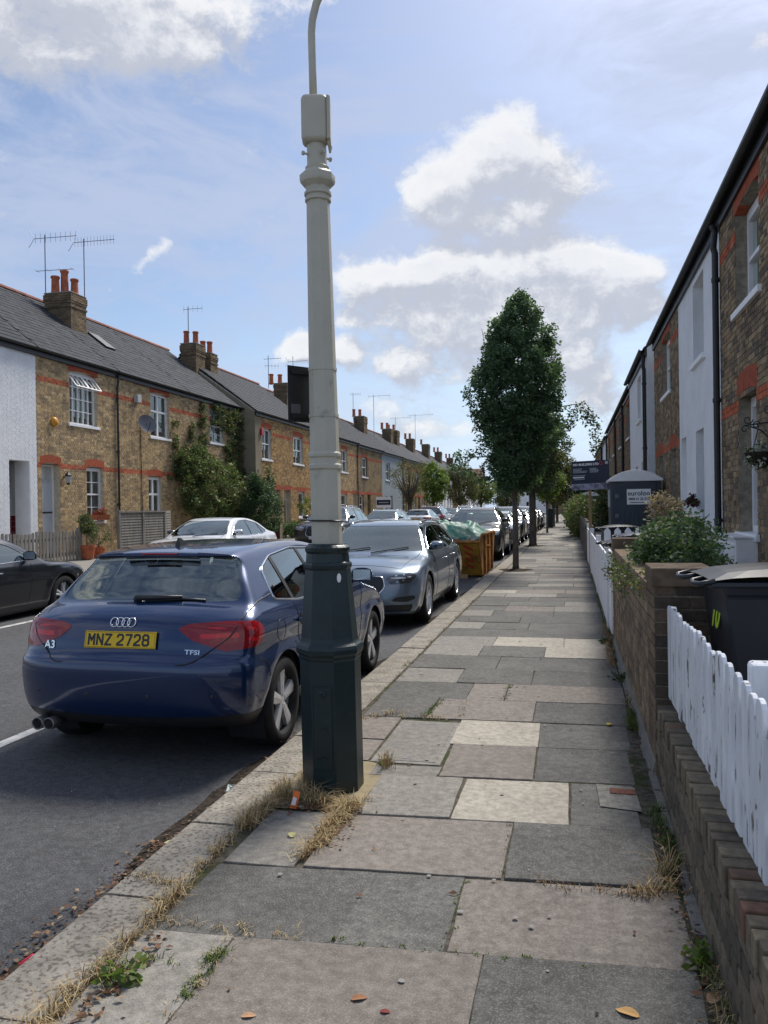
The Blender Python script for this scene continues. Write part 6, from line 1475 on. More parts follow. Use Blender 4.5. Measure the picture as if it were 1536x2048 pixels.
# ------------------------------------------------------------------ boards
bb = root('builders_board', (.47, 20.5, 0), "navy builders' sign board on a wooden post above the garden wall", 'sign board')
Mb = Matrix.Rotation(-.02, 4, 'Y'); pb_ = MB(); pb_.box(.43, .50, 20.48, 20.56, 0, 2.12); pb_.build('post', WOODN, bb)
def bplane(x0, x1, z0, z1, mt, nm, y_=20.45, t=.004):
    m = MB(); f = lambda x, z: (x, y_, z + (x - .47) * .03); m.prism([f(x0, z0), f(x1, z0), f(x1, z1), f(x0, z1)], (0, t, 0)); return m.build(nm, mt, bb)
board = bplane(.02, .93, 2.14, 2.70, NAVY, 'board', 20.45, .02)
PHO = mat('board_photo_strip', (.26, .25, .33), .6, var=.8, vs=7); bplane(.02, .93, 1.98, 2.139, PHO, 'photo_strip', 20.452, .016)
def btext(s_, x, z, sz, mt=WPT, al='LEFT', b=.0): text('lettering', s_, sz, Matrix.Translation(-WL[bb.name]) @ frame_at((x, 20.448, z + (x - .47) * .03), (1, 0, .03), (0, 0, 1)), mt, bb, bold=b, align=al)
btext('MD BUILDERS LTD', .06, 2.61, .075, b=.003)
m = MB(); c = (.73, 20.446, 2.63); m.tube([(c[0] + .035 * math.cos(a), c[1], c[2] + .035 * math.sin(a)) for a in np.linspace(0, 2 * math.pi, 16, endpoint=False)], .010, 5, True); m.build('red_roundel', mat('roundel_red', (.6, .03, .05), .5), bb)
bplane(.83, .90, 2.60, 2.67, CRTN, 'small_badge', 20.446, .003)
LT2 = mat('print_pale', (.42, .43, .48), .6)
for (x0, x1, z) in ((.06, .28, 2.50), (.06, .26, 2.47), (.06, .40, 2.44), (.06, .38, 2.41), (.46, .62, 2.50), (.46, .66, 2.47), (.46, .68, 2.44), (.46, .66, 2.41), (.06, .36, 2.335), (.08, .34, 2.24)):
    bplane(x0, x1, z, z + .014, LT2, 'print_line', 20.447, .002)
bplane(.06, .33, 2.28, 2.31, WPT, 'print_line', 20.447, .002)
ag = root('agent_board', (-10.8, 46.2, .2), 'navy and white estate agent board on a white post across the road', 'sign board')
m = MB(); m.box(-10.84, -10.76, 46.16, 46.24, .2, 2.1); m.build('post', WPT, ag); m = MB(); m.box(-11.25, -10.35, 46.12, 46.155, 1.62, 2.25); o = m.build('board', WPT, ag); m = MB(); m.box(-11.22, -10.38, 46.113, 46.119, 1.78, 2.08); o = m.build('navy_band', NAVY, ag)
m = MB(); m.box(-11.1, -10.5, 46.107, 46.112, 1.90, 1.95); m.build('print_line', LT2, ag)
# ------------------------------------------------------------------ skip
SKY_ = mat('skip_yellow', (.46, .25, .035), .6, var=.25, vs=5, bump=.003, bs=30, spec=.35, stain=(3.5, .50, .66, (.17, .075, .03), .85)); SKO = mat('skip_rust', (.38, .17, .035), .75, var=.35, vs=7, bump=.004, bs=30, spec=.25, stain=(4, .45, .7, (.10, .05, .03), .8))
sk = root('skip', (-2.95, 20.6, -.08), 'rusty yellow builders skip at the kerb under a green tarpaulin', 'skip'); x0, x1 = -3.82, -2.10; zb = -.06
prof = [(19.35, zb), (21.9, zb), (22.6, .86), (22.2, .93), (19.2, .93), (18.62, .78)]
for (xs, nm) in ((x0, 'side_plate'), (x1 - .02, 'side_plate')): m = MB(); m.prism([(xs, y, z) for y, z in prof], (.02, 0, 0)); m.build(nm, SKO, sk)
m = MB(); m.prism([(x0 + .02, 19.35, zb), (x1 - .022, 19.35, zb), (x1 - .022, 18.63, .80), (x0 + .02, 18.63, .80)], (0, .03, .01)); ep = m.build('end_plate', SKY_, sk)
m = MB(); m.prism([(x0 + .02, 21.9, zb), (x1 - .022, 21.9, zb), (x1 - .022, 22.59, .86), (x0 + .02, 22.59, .86)], (0, -.03, .01)); m.build('end_plate', SKO, sk); m = MB(); m.box(x0 + .02, x1 - .022, 19.36, 21.89, zb, zb + .03); m.build('floor_plate', SKO, sk)
m = MB(); m.tube([(x1 + .01, y, z) for y, z in prof[2:]] + [(x0 - .01, y, z) for y, z in reversed(prof[2:])], .035, 6, True); m.build('rim', SKO, sk)
for y in (19.7, 20.6, 21.5): m = MB(); m.box(x1, x1 + .05, y - .04, y + .04, zb, .90); m.build('rib', SKO, sk); 
m = MB(); m.tube([(x1 + .02, 20.2, .6), (x1 + .11, 20.2, .6)], .045, 10); m.build('lifting_lug', SKO, sk)
RD = mat('hazard_red', (.50, .06, .035), .5)
def onend(u, z): t = (z - zb) / (.80 - zb); return (u, 19.35 - .72 * t - .008, z)
for q in range(4): z_ = .10 + q * .15; m = MB(); m.add([onend(-2.47, z_ + .10), onend(-2.27, z_), onend(-2.27, z_ + .07), onend(-2.47, z_ + .17)], [(0, 1, 2, 3)]); m.build('hazard_stripe', RD, ep)
m = MB(); m.cc = (.30, .22, .14); m.obox((-2.5, 18.9, -.04), (.2, .12, .10)); tag(m.build('timber_block', WOODN, loc=(-2.5, 18.9, -.09)), 'small timber block on the road in front of the skip', 'timber block')
TARP = mat('tarpaulin', (.025, .15, .105), .5, var=.2, vs=3, spec=.4, bump=.006, bs=9)
from mathutils.noise import noise as noi
nu, nv = 60, 90; V = []; F = []
for i in range(nu + 1):
    for j in range(nv + 1):
        u, v = i / nu, j / nv; x = x0 + .04 + (x1 - x0 - .08) * u; y = 18.75 + 3.8 * v
        e = min(1, min(u, 1 - u) * 5) ** .7 * min(1, min(v, 1 - v) * 7) ** .7
        n_ = noi((x * 3.1, y * 2.3, 0)) * .10 - abs(noi((x * 6, y * 5, 3))) * .09 + math.sin(x * 5 + y * 2.1) * .03 + math.sin(x * 11 - y * 6.3) * .022 + math.sin(y * 9 + x * 3) * .02 + abs(math.sin(x * 7.1 + math.sin(y * 4) * 2)) * .04
        V.append((x, y, .78 + .06 * min(v * 6, 1) + e * (.25 + .10 * math.sin(u * 3 + 1) + n_) - (.08 if v < .02 else 0)))
F = [(i * (nv + 1) + j, (i + 1) * (nv + 1) + j, (i + 1) * (nv + 1) + j + 1, i * (nv + 1) + j + 1) for i in range(nu) for j in range(nv)]
o = obj_np('tarpaulin', V, F, TARP, loc=(-2.95, 20.6, .8), smooth=True); tag(o, 'crumpled green tarpaulin heaped over the load of the skip', 'tarpaulin')
m = MB()
for i in range(46): m.cc = R.choice([(.30, .22, .15), (.35, .30, .24), (.22, .16, .11), (.4, .36, .3)]); c = (R.uniform(x0 + .1, x1 - .1), R.uniform(18.72, 19.0), R.uniform(.76, .84)); m.obox(c, (R.uniform(.06, .16), R.uniform(.05, .12), R.uniform(.04, .09)), Matrix.Rotation(R.uniform(0, 3), 3, 'Z') @ Matrix.Rotation(R.uniform(-.6, .6), 3, 'X'))
tag(m.build('rubble', BRK, kind='stuff'), 'broken bricks and rubble filling the skip under the tarpaulin')
m = MB(); m.box(-1.62, -1.28, 58.8, 59.3, 0, 1.32); m.box(-1.64, -1.26, 58.78, 59.32, 1.325, 1.37); tag(m.build('street_cabinet', POSTG, bevel=.02, loc=(-1.45, 59, 0)), 'dark green cabinet at the kerb beyond the second pavement tree', 'street cabinet')
m = MB(); m.tube([(.0, 60, 0), (.0, 60, .9)], .03, 6); m.box(-.18, .18, 59.97, 60.03, .35, .55); tag(m.build('barrier', mat('barrier_red', (.6, .05, .03), .5), loc=(0, 60, 0)), 'small red marker at the far end of the pavement', 'marker')

# ------------------------------------------------------------------ things on the houses
def thing1(m, name, mt, loc, lb, cat, **k): return tag(m.build(name, mt, loc=loc, **k), lb, cat)
m = MB(); m.lathe([(.001, -.10), (.10, -.09), (.135, -.03), (.14, .0), (.001, .0)], (0, 0, 0), 20, axis='x'); m.v = [(XL - x + .02, 20.02 + y, 4.2 + z) for x, y, z in m.v]
thing1(m, 'alarm_box', mat('alarm_yellow', (.62, .27, .02), .4), (XL, 20.02, 4.2), 'round yellow burglar alarm box on the stock brick house', 'alarm box', smooth=True)
m = MB(); m.box(XL + .01, XL + .16, 24.35, 24.6, 5.28, 5.55); thing1(m, 'alarm_box', CRTN, (XL, 24.5, 5.4), 'cream alarm box under the eaves above the satellite dish', 'alarm box', bevel=.02)
m = MB(); m.box(-13.59, -13.50, 33.85, 34.05, 4.95, 5.3); thing1(m, 'alarm_box', mat('alarm_red', (.55, .04, .05), .4), (-13.55, 33.9, 5.1), 'red alarm box on the yellow brick end house', 'alarm box', bevel=.03)
sdh = root('satellite_dish', (XL, 24.7, 4.6), 'grey satellite dish with cable running down the stock brick wall', 'satellite dish'); m = MB(); N_ = Vector((.75, -.6, .25)).normalized(); A_ = N_.orthogonal().normalized(); B2 = N_.cross(A_); cD = Vector((XL + .30, 24.7, 4.6))
vs = [cD - N_ * .06]; fs = []
for r_ in (1, 2, 3):
    for k in range(20): a = 2 * math.pi * k / 20; vs.append(cD + (A_ * math.cos(a) * .30 + B2 * math.sin(a) * .33) * r_ / 3 + N_ * (-.06 + .06 * (r_ / 3) ** 2))
fs = [(0, 1 + k, 1 + (k + 1) % 20) for k in range(20)] + [(1 + r_ * 20 + k, 21 + r_ * 20 + k, 21 + r_ * 20 + (k + 1) % 20, 1 + r_ * 20 + (k + 1) % 20) for r_ in range(2) for k in range(20)]
m.add(vs, fs); m.build('dish', MATS['aerial_metal'], sdh, smooth=True); m = MB(); m.tube([cD - N_ * .05, (XL + .02, 24.7, 4.45)], .02, 6); m.tube([cD + Vector((0, 0, -.3)), cD + N_ * .33 + Vector((0, 0, -.05))], .012, 5); m.build('mount', BLK, sdh); m = MB(); m.tube([(XL + .03, 24.72, 4.4), (XL + .03, 24.74, 3.0), (XL + .03, 24.76, 1.2)], .013, 5); m.build('cable', BLK, sdh)
wl = root('wall_lantern', (XL, 20.45, 2.62), 'black wall lantern between the pale door and ground floor window', 'wall lantern'); m = MB(); c = (XL + .16, 20.45, 2.58); m.lathe([(.03, -.17), (.06, -.13), (.10, .10), (.11, .11), (.03, .19), (.01, .22)], c, 6); m.build('lantern_frame', BLK, wl); m = MB(); m.lathe([(.066, -.11), (.101, .07)], c, 6); m.build('lantern_glass', CRTN, wl); m = MB(); m.box(XL + .012, XL + .14, 20.43, 20.47, 2.62, 2.66); m.build('bracket', BLK, wl)
# left front gardens
pf = root('picket_fence', (FENX, 16.7, GL), 'weathered grey picket fence in front of the white and stock brick houses', 'picket fence'); y = 14.3
while y < 19.2: picket(FENX, y, GL + R.uniform(.0, .03), 1.12 + R.uniform(-.03, .03), .085, .02).build('picket', WOOD, pf, loc=(0, y - 16.7, 0)); y += .137
for z in (.52, .92): m = MB(); m.box(FENX - .04, FENX - .001, 14.3, 19.2, z - .035, z + .035); m.build('rail', WOOD, pf)
m = MB(); m.box(FENX - .06, FENX + .04, 19.2, 19.31, .2, 1.2); m.build('fence_post', WOOD, pf)
ps = root('slatted_screen', (FENX, 22.5, GL), 'grey slatted timber screen hiding bins in front of the second stock brick house', 'slatted screen')
for i in range(15):
    z = GL + .05 + i * .083
    for (a, b_) in ((21.25, 22.50), (22.58, 23.85)): m = MB(); m.prism([(FENX, a, z), (FENX + .03, a, z + .005), (FENX + .012, a, z + .082), (FENX - .005, a, z + .082)], (0, b_ - a, 0)); m.build('slat', WOOD, ps)
    m = MB(); m.prism([(FENX, 23.95, z), (FENX - .02, 23.95, z + .08), (FENX - .02 - .3, 24.9, z + .08), (FENX - .3, 24.9, z)], (.02, 0, 0)); m.build('slat', WOOD, ps)
for y in (21.2, 22.54, 23.9): m = MB(); m.box(FENX - .04, FENX + .05, y - .045, y + .045, .2, 1.66); m.build('screen_post', WOOD, ps)
m = MB(); m.box(FENX - .05, FENX + .06, 21.15, 23.95, 1.58, 1.63); m.build('cap_rail', WOOD, ps)
def pot(x, y, z, r, h, lb):
    p = root('plant_pot', (x, y, z), lb, 'plant pot'); m = MB(); m.lathe([(r * .68, 0), (r * .95, h * .8), (r * 1.06, h * .82), (r * 1.08, h), (r * .95, h), (r * .93, h * .85)], (x, y, z), 20, cap=True); m.build('pot', POT, p, smooth=False); m = MB(); m.lathe([(r * .93, 0), (.001, .01)], (x, y, z + h * .86), 16, cap=False); m.build('soil', SOIL, p); return p
pot(-12.9, 19.45, GL, .22, .38, 'larger terracotta pot with small clipped tree beside the picket fence'); pot(-13.0, 20.15, GL, .18, .30, 'smaller terracotta pot next to the one with the clipped tree')
m = MB(); m.prism([(XL + .02, 21.75, 1.37), (XL + .20, 21.75, 1.37), (XL + .24, 21.75, 1.53), (XL + .0, 21.75, 1.53)], (0, .72, 0)); thing1(m, 'window_box', POT, (XL + .1, 22.1, 1.37), 'terracotta window box with red geraniums on the sill across the road', 'window box')
m = MB(); m.prism([(XR - .02, 13.85, 1.36), (XR - .16, 13.85, 1.36), (XR - .19, 13.85, 1.50), (XR - .0, 13.85, 1.50)], (0, .6, 0)); thing1(m, 'window_box', WPT, (XR - .1, 14.1, 1.36), 'white window box with dark red leaves on the white rendered cottage', 'window box')
pier('brick_pier', -12.9, -12.55, 33.4, 33.75, 1.0, .06, 'brick gate pier left of the clipped hedge across the road')
hb = root('hanging_basket', (1.85, 8.86, 2.2), 'hanging basket of white flowers on black scroll bracket, right house', 'hanging basket'); m = MB()
m.tube([(XR, 8.86, 2.44), (1.75, 8.86, 2.40)], .008, 5); m.tube([(XR, 8.86, 2.15), (1.9, 8.86, 2.35), (1.80, 8.86, 2.39)], .008, 5)
for (cx, cz, r, s_) in ((1.75, 2.36, .045, 1), (1.78, 2.46, .05, -1), (1.98, 2.56, .06, -1), (1.86, 2.40, .045, 1)): m.tube([(cx + r * (1 - t / 9) * math.cos(s_ * t), 8.86, cz + r * (1 - t / 9) * math.sin(s_ * t)) for t in np.linspace(0, 7, 18)], .006, 5)
m.build('scroll_bracket', BLK, hb, kind='stuff'); m = MB(); m.lathe([(.02, -.16), (.12, -.10), (.16, 0)], (1.90, 8.86, 2.12), 14); m.build('basket', SOIL, hb); m = MB()
for a in (0, 2, 4): m.tube([(1.90, 8.86, 2.46), (1.90 + .15 * math.cos(a), 8.86 + .15 * math.sin(a), 2.12)], .003, 4)
m.build('chain', BLK, hb, kind='stuff')
# ------------------------------------------------------------------ foliage
def leaves(C, s, cols, up=.4, aspect=.55, jitter=.25, seed=1):
    """one diamond leaf per centre C (n,3); s size array or float; cols palette list"""
    r = np.random.RandomState(seed); n = len(C); d = r.normal(size=(n, 3)); d[:, 2] = d[:, 2] * .7 - up * .3; d /= np.linalg.norm(d, axis=1, keepdims=True)
    w_ = r.normal(size=(n, 3)); w_ -= d * (w_ * d).sum(1, keepdims=True); w_ /= np.linalg.norm(w_, axis=1, keepdims=True); nn = np.cross(d, w_)
    s = np.asarray(s) * r.uniform(1 - jitter, 1 + jitter, n) if np.ndim(s) == 0 else s; s = s[:, None]
    a = C; b = C + d * s * .5 + w_ * s * aspect * .5 + nn * s * .08; c = C + d * s; e = C + d * s * .5 - w_ * s * aspect * .5 + nn * s * .08
    V = np.stack([a, b, c, e], 1).reshape(-1, 3); F = np.arange(4 * n).reshape(n, 4)
    pal = np.array(cols)[r.randint(0, len(cols), n)] * r.uniform(.75, 1.25, (n, 1)); return V, F, np.repeat(pal, 4, 0)
def clumps(cs, rad, per, seed=1):
    r = np.random.RandomState(seed); cs = np.asarray(cs); n = len(cs); rad = np.broadcast_to(rad, (n,))
    g_ = r.normal(size=(n, per, 3)); g_ /= np.linalg.norm(g_, axis=2, keepdims=True); q = r.uniform(0, 1, (n, per, 1)) ** .5
    return (cs[:, None, :] + g_ * q * rad[:, None, None]).reshape(-1, 3)
def crown_pts(c, prof, n, seed, wob=.2, shell=.55, sx=1.0, tilt=(0, 0)):
    """clump centres in a crown: prof = [(z, radius)]"""
    r = np.random.RandomState(seed); zz = np.array([p[0] for p in prof]); rr = np.array([p[1] for p in prof]); out = []
    ph = r.uniform(0, 6.28, 6)
    while len(out) < n:
        z = r.uniform(zz[0], zz[-1]); R0 = np.interp(z, zz, rr)
        if r.uniform() > (R0 / rr.max()) ** 1.2 + .05: continue
        a = r.uniform(0, 2 * math.pi); k = 1 + wob * (math.sin(3 * a + z * 2.1 + ph[0]) * .5 + math.sin(5 * a - z * 3.7 + ph[1]) * .35 + math.sin(2 * a + z * 5.1 + ph[2]) * .4)
        q = r.uniform(shell, 1) if r.uniform() < .75 else r.uniform(0, 1); t = (z - zz[0]) / (zz[-1] - zz[0])
        out.append((c[0] + tilt[0] * t + R0 * k * q * math.cos(a) * sx, c[1] + tilt[1] * t + R0 * k * q * math.sin(a), z))
    return np.array(out)
G_DARK = [(.056, .098, .052), (.072, .120, .058), (.045, .082, .046), (.098, .150, .075), (.06, .105, .062)]
G_OLIVE = [(.10, .12, .045), (.13, .15, .055), (.08, .095, .04), (.16, .17, .065), (.11, .095, .05)]
G_LIME = [(.13, .20, .03), (.17, .24, .04), (.10, .16, .03), (.20, .25, .06)]
G_BROWN = [(.10, .095, .05), (.12, .10, .06), (.085, .10, .045), (.15, .12, .07), (.07, .08, .04)]
G_MID = [(.07, .125, .045), (.09, .15, .06), (.055, .10, .04), (.12, .17, .065)]
def tree(label, x, y, z0, tr, fork, prof, n, per, rad, leaf, pal, seed, name='street_tree', tilt=(0, 0), limbs=7, group=None, extra=None, extra_limbs=(), lean=0, cat='tree'):
    t = root(name, (x, y, z0), label, cat, group); r = random.Random(seed); m = MB()
    zt = prof[-1][0]; top = Vector((x + tilt[0] * .8, y + tilt[1] * .8, zt * .92))
    m.tube([(x, y, z0 - .05), (x, y, z0 + .12), (x + .01, y, z0 + (fork - z0) * .5), (x, y, fork)], [tr * 1.5, tr * 1.08, tr, tr * .92], 12)
    for i in range(limbs):
        a = 2 * math.pi * i / limbs + r.uniform(-.3, .3); k = r.uniform(.45, .8); R0 = max(p[1] for p in prof) * k; zz = fork + (zt - fork) * r.uniform(.45, .85)
        m.tube([(x, y, fork - .1), (x + R0 * .35 * math.cos(a), y + R0 * .35 * math.sin(a), fork + (zz - fork) * .35), (x + R0 * math.cos(a) + tilt[0] * .5, y + R0 * math.sin(a), zz)], [tr * .55, tr * .35, tr * .08], 6)
    m.tube([(x, y, fork - .1), (x + tilt[0] * .4, y, (fork + zt) / 2), tuple(top)], [tr * .8, tr * .45, tr * .08], 8)
    for L_ in extra_limbs: m.tube(L_, [.03 - .022 * i / (len(L_) - 1) for i in range(len(L_))], 5)
    m.build('trunk', BARK, t, smooth=True)
    C = crown_pts((x, y), prof, n, seed, tilt=tilt)
    if extra is not None: C = np.r_[C, np.array(extra)]
    P = clumps(C, rad, per, seed + 1); V, F, c = leaves(P, leaf, pal, seed=seed + 2)
    obj_np('crown', V, F, LEAFM, t, cols=c); return t
rr_ = random.Random(3)
lowL = [(-1.9, 20.1, 2.75), (-2.2, 20.0, 2.95), (-2.45, 20.0, 2.9), (-2.6, 20.0, 2.72), (-2.75, 20.0, 2.9), (-2.85, 20, 2.6), (-2.55, 20, 2.5), (-2.35, 20, 2.4), (-2.2, 20, 2.3), (-2.1, 20, 2.55), (-2.0, 20, 2.3)]
tree('tall dark green egg-shaped tree growing from the pavement beside the skip', -1.37, 20.3, -.01, .072, 1.78, [(1.95, .22), (2.35, .56), (3.0, .86), (3.9, 1.07), (4.7, 1.10), (5.5, .95), (6.1, .72), (6.55, .42), (6.93, .07)], 820, 70, .17, .080, [tuple(x * 1.25 for x in c) for c in G_DARK], 11, tilt=(.22, 0), limbs=9, extra=lowL, extra_limbs=([(-1.4, 20.3, 2.2), (-2.0, 20.1, 2.85), (-2.8, 20.0, 2.85)],))
dro = [(.1, 32.3, 5.3), (.4, 32.3, 5.4), (.65, 32.3, 5.25), (.85, 32.3, 5.0), (1.0, 32.3, 4.7), (.95, 32.3, 4.4), (1.0, 32.3, 4.1), (.7, 32.3, 4.9), (.5, 32.3, 5.05), (.1, 32.3, 4.9), (.9, 32.2, 3.8)]
tree('brownish dark pavement tree with drooping branch, second from the skip', -1.5, 32.4, -.01, .14, 2.2, [(2.2, .7), (3.0, 1.4), (4.0, 1.55), (5.0, 1.3), (5.7, .7), (6.0, .2)], 240, 60, .26, .12, G_BROWN[:3] + G_DARK, 21, extra=dro, extra_limbs=([(-1.4, 32.4, 4.2), (-.3, 32.3, 5.5), (.6, 32.3, 5.6), (1.0, 32.3, 4.9)],))
tree('slender lime green sapling on the pavement beyond the second trunk', -1.38, 48, -.01, .06, 2.1, [(1.9, .3), (2.6, .9), (3.4, 1.05), (4.2, .7), (4.7, .1)], 110, 50, .25, .14, G_LIME + G_MID, 31)
tree('dull green pavement tree past the lime sapling', -1.3, 62, -.01, .10, 2.0, [(1.8, .6), (2.8, 1.7), (4.0, 1.9), (5.2, 1.3), (6.0, .2)], 170, 50, .34, .16, G_OLIVE + G_BROWN, 32)
tree('last dark tree on this pavement before the end houses', -1.3, 78, -.01, .12, 2.0, [(1.8, 1.0), (3.0, 2.2), (5.0, 2.0), (6.8, .3)], 170, 45, .45, .22, G_OLIVE, 33)
GT = 'street trees across the road'
tree('sparse vase-shaped tree standing in front of the orange brick house', -10.8, 54, .2, .16, 1.9, [(1.8, .25), (2.6, .8), (3.5, 1.35), (4.4, 1.45), (4.8, 1.0)], 120, 26, .30, .10, G_BROWN + G_OLIVE, 41, limbs=22, group=GT)
tree('bright lime green round street tree across the road', -10.8, 64, .2, .09, 2.0, [(1.9, .5), (2.7, 1.15), (3.7, 1.3), (4.6, .9), (5.2, .2)], 150, 50, .30, .16, G_LIME, 42, group=GT)
tree('wide brownish green street tree with forked trunk across the road', -10.8, 79, .2, .17, 1.8, [(2.0, .8), (3.0, 1.9), (4.2, 2.0), (5.3, 1.3), (5.7, .3)], 170, 45, .42, .17, G_BROWN + G_OLIVE, 43, group=GT)
tree('yellow-green street tree at the far end across the road', -10.8, 99, .2, .12, 1.8, [(1.9, .9), (3.0, 1.8), (4.2, 1.7), (5.0, .4)], 120, 45, .42, .22, G_LIME + G_OLIVE, 44, group=GT)
tree('dark street tree closing the opposite row', -9.5, 122, .1, .15, 2, [(1.5, 1.5), (3.5, 2.5), (5.5, 2.0), (7, .4)], 140, 40, .6, .3, G_OLIVE, 45, group=GT)
def bush(label, name, cs, rad, per, leaf, pal, seed, loc, cat='shrub', stems=(), group=None, sr=.02):
    t = root(name, loc, label, cat, group); m = MB()
    for s_ in stems: m.tube(s_, [sr - sr * .6 * i / (len(s_) - 1) for i in range(len(s_))], 5)
    if stems: m.build('stem', BARK, t, kind='stuff' if len(stems) > 1 else None)
    P = clumps(cs, rad, per, seed); V, F, c = leaves(P, leaf, pal, seed=seed + 3); obj_np('foliage', V, F, LEAFM, t, cols=c); return t
def ell(c, r, n, seed, shell=.3):
    q = np.random.RandomState(seed); d = q.normal(size=(n, 3)); d /= np.linalg.norm(d, axis=1, keepdims=True); return np.array(c) + d * np.array(r) * q.uniform(shell, 1, (n, 1)) ** .5
# across the road
cl = np.r_[ell((-13.7, 29.3, 2.3), (.55, 2.7, 1.4), 240, 5), ell((-13.8, 30.9, 1.2), (.5, 2.0, 1.0), 120, 6), ell((-13.95, 28.3, 3.3), (.3, 1.3, .9), 60, 7)]
bush('large olive green climbing rose covering the ground floor of the ivy house', 'climbing_shrub', cl, .22, 55, .10, G_OLIVE + G_MID, 51, (-13.8, 29.5, GL), stems=[[(-13.6, 29.0 + i, GL), (-13.7, 29.2 + i * .9, 1.6), (-13.8, 28.5 + i * 1.3, 3.0)] for i in range(4)])
q = np.random.RandomState(9); iv = []
for (a0, a1, z0, z1, n) in ((31.4, 33.25, 2.6, 6.0, 150), (30.3, 31.4, 5.0, 6.05, 22), (29.1, 29.5, 3.8, 5.9, 26), (27.0, 27.3, 3.2, 4.9, 14), (32.2, 33.3, .4, 3.4, 110), (26.6, 29.0, 2.8, 4.1, 40), (28.2, 28.5, 4.0, 5.0, 8)):
    for _ in range(n): iv.append((XL + .10, q.uniform(a0, a1), q.uniform(z0, z1)))
bush('ivy creeping up the brick front to the eaves around the third window', 'ivy', np.array(iv), .17, 34, .10, G_DARK + G_OLIVE + [(.12, .06, .03)], 52, (XL, 32, GL), cat='ivy')
P_ = ell((-13.5, 29.6, 2.4), (.6, 2.4, 1.2), 22, 66, .9); V, F, c = leaves(clumps(P_, .05, 8, 3), .07, [(.6, .56, .5)], seed=4); o = obj_np('rose_blooms', V, F, LEAFM, loc=(-13.4, 29.6, 2.4), cols=c, kind='stuff')
bush('dark green pointed bush in front of the cement-rendered flank', 'garden_bush', np.r_[ell((-12.7, 31.6, 1.6), (.7, 1.35, 1.4), 200, 8), ell((-12.7, 32.4, 2.6), (.3, .3, .8), 24, 9), ell((-12.7, 31.0, 2.4), (.3, .3, .7), 20, 10)], .22, 50, .10, G_DARK + [(.05, .07, .035)], 53, (-12.7, 31.6, GL), stems=[[(-12.7, 31.6, GL), (-12.7, 31.7, 2.0)]])
q = np.random.RandomState(4); hd = np.c_[q.uniform(-12.9, -12.2, 150), q.uniform(34.0, 38.6, 150), q.uniform(.35, .98, 150)]
bush('clipped green box hedge across the road left of the lamp post', 'hedge', hd, .16, 60, .07, G_MID + G_DARK, 54, (-12.5, 36, GL), cat='hedge')
bush('small bare-looking bay tree above the clipped hedge', 'garden_bush', ell((-12.4, 36.6, 1.75), (.35, .5, .45), 22, 12), .14, 22, .10, G_LIME + G_OLIVE, 55, (-12.4, 36.6, .9), stems=[[(-12.4, 36.6, .5), (-12.4, 36.6, 1.9)]])
bush('clipped bay tree growing from the larger terracotta pot', 'bay_tree', ell((-12.9, 19.42, 1.28), (.24, .24, .26), 30, 13), .10, 40, .06, G_MID + G_OLIVE, 56, (-12.9, 19.45, .66), stems=[[(-12.9, 19.45, .66), (-12.9, 19.43, 1.2)]], cat='potted tree')
bush('loose grey-green herb in the smaller terracotta pot', 'potted_plant', ell((-13.0, 20.2, .95), (.28, .36, .30), 34, 14), .10, 24, .05, [(.10, .12, .07), (.08, .10, .05)], 57, (-13, 20.15, .6), cat='potted plant', stems=[[(-13, 20.15, .6), (-13, 20.2, .95)]])
bush('red geraniums in the window box across the road', 'geranium', ell((XL + .12, 22.1, 1.62), (.10, .38, .10), 24, 15), .06, 22, .05, [(.35, .03, .03), (.05, .09, .03), (.06, .10, .04), (.4, .05, .06)], 58, (XL + .1, 22.1, 1.53), cat='flowers')
bush('dark red leafed plant in the white window box of the rendered cottage', 'coleus', np.r_[ell((XR - .12, 14.35, 1.66), (.07, .12, .07), 10, 16), ell((XR - .12, 13.95, 1.6), (.05, .07, .06), 6, 17)], .06, 22, .06, [(.07, .006, .02), (.05, .008, .02), (.05, .08, .03)], 59, (XR - .1, 14.1, 1.5), cat='flowers')
bush('white flowers spilling from the hanging basket', 'basket_flowers', ell((1.90, 8.86, 2.08), (.15, .15, .16), 26, 18), .05, 20, .045, [(.55, .55, .52), (.06, .09, .03), (.4, .4, .38)], 60, (1.90, 8.86, 2.12), cat='flowers')
for i in range(9): H = HL[min(i, 8)]
bush('low white-flowered plants along the front of the grey-rendered house', 'front_garden_plants', np.c_[q.uniform(-12.9, -12.2, 60), q.uniform(44, 62, 60), q.uniform(.4, 1.0, 60)], .25, 30, .12, G_MID + [(.4, .4, .38)], 61, (-12.5, 50, GL), cat='plants')
# this side
rb = np.r_[ell((.86, 7.1, 1.16), (.33, .75, .38), 140, 20), ell((.70, 7.3, .98), (.2, .9, .26), 50, 21)]
bush('green rose bush with tiny white flowers spilling over the tall garden wall', 'rose_bush', rb, .12, 60, .042, G_MID + G_DARK + [(.3, .3, .26)] * 1, 71, (.9, 6.9, .2), stems=[[(.9, 6.9, 0), (.9, 6.9, 1.0)], [(.8, 7.2, 0), (.7, 7.4, 1.0)]])
bush('feathery buff grass plume above the rose bush', 'pampas_plume', np.r_[ell((.82, 7.6, 1.52), (.16, .16, .16), 24, 23), ell((.95, 7.7, 1.38), (.15, .15, .12), 16, 24)], .07, 50, .035, [(.30, .22, .17), (.26, .20, .16), (.35, .28, .22)], 72, (.85, 7.6, 1.0), stems=[[(.85, 7.6, .3), (.86, 7.6, 1.35)], [(.9, 7.7, .3), (.95, 7.7, 1.3)]], cat='ornamental grass', sr=.006)
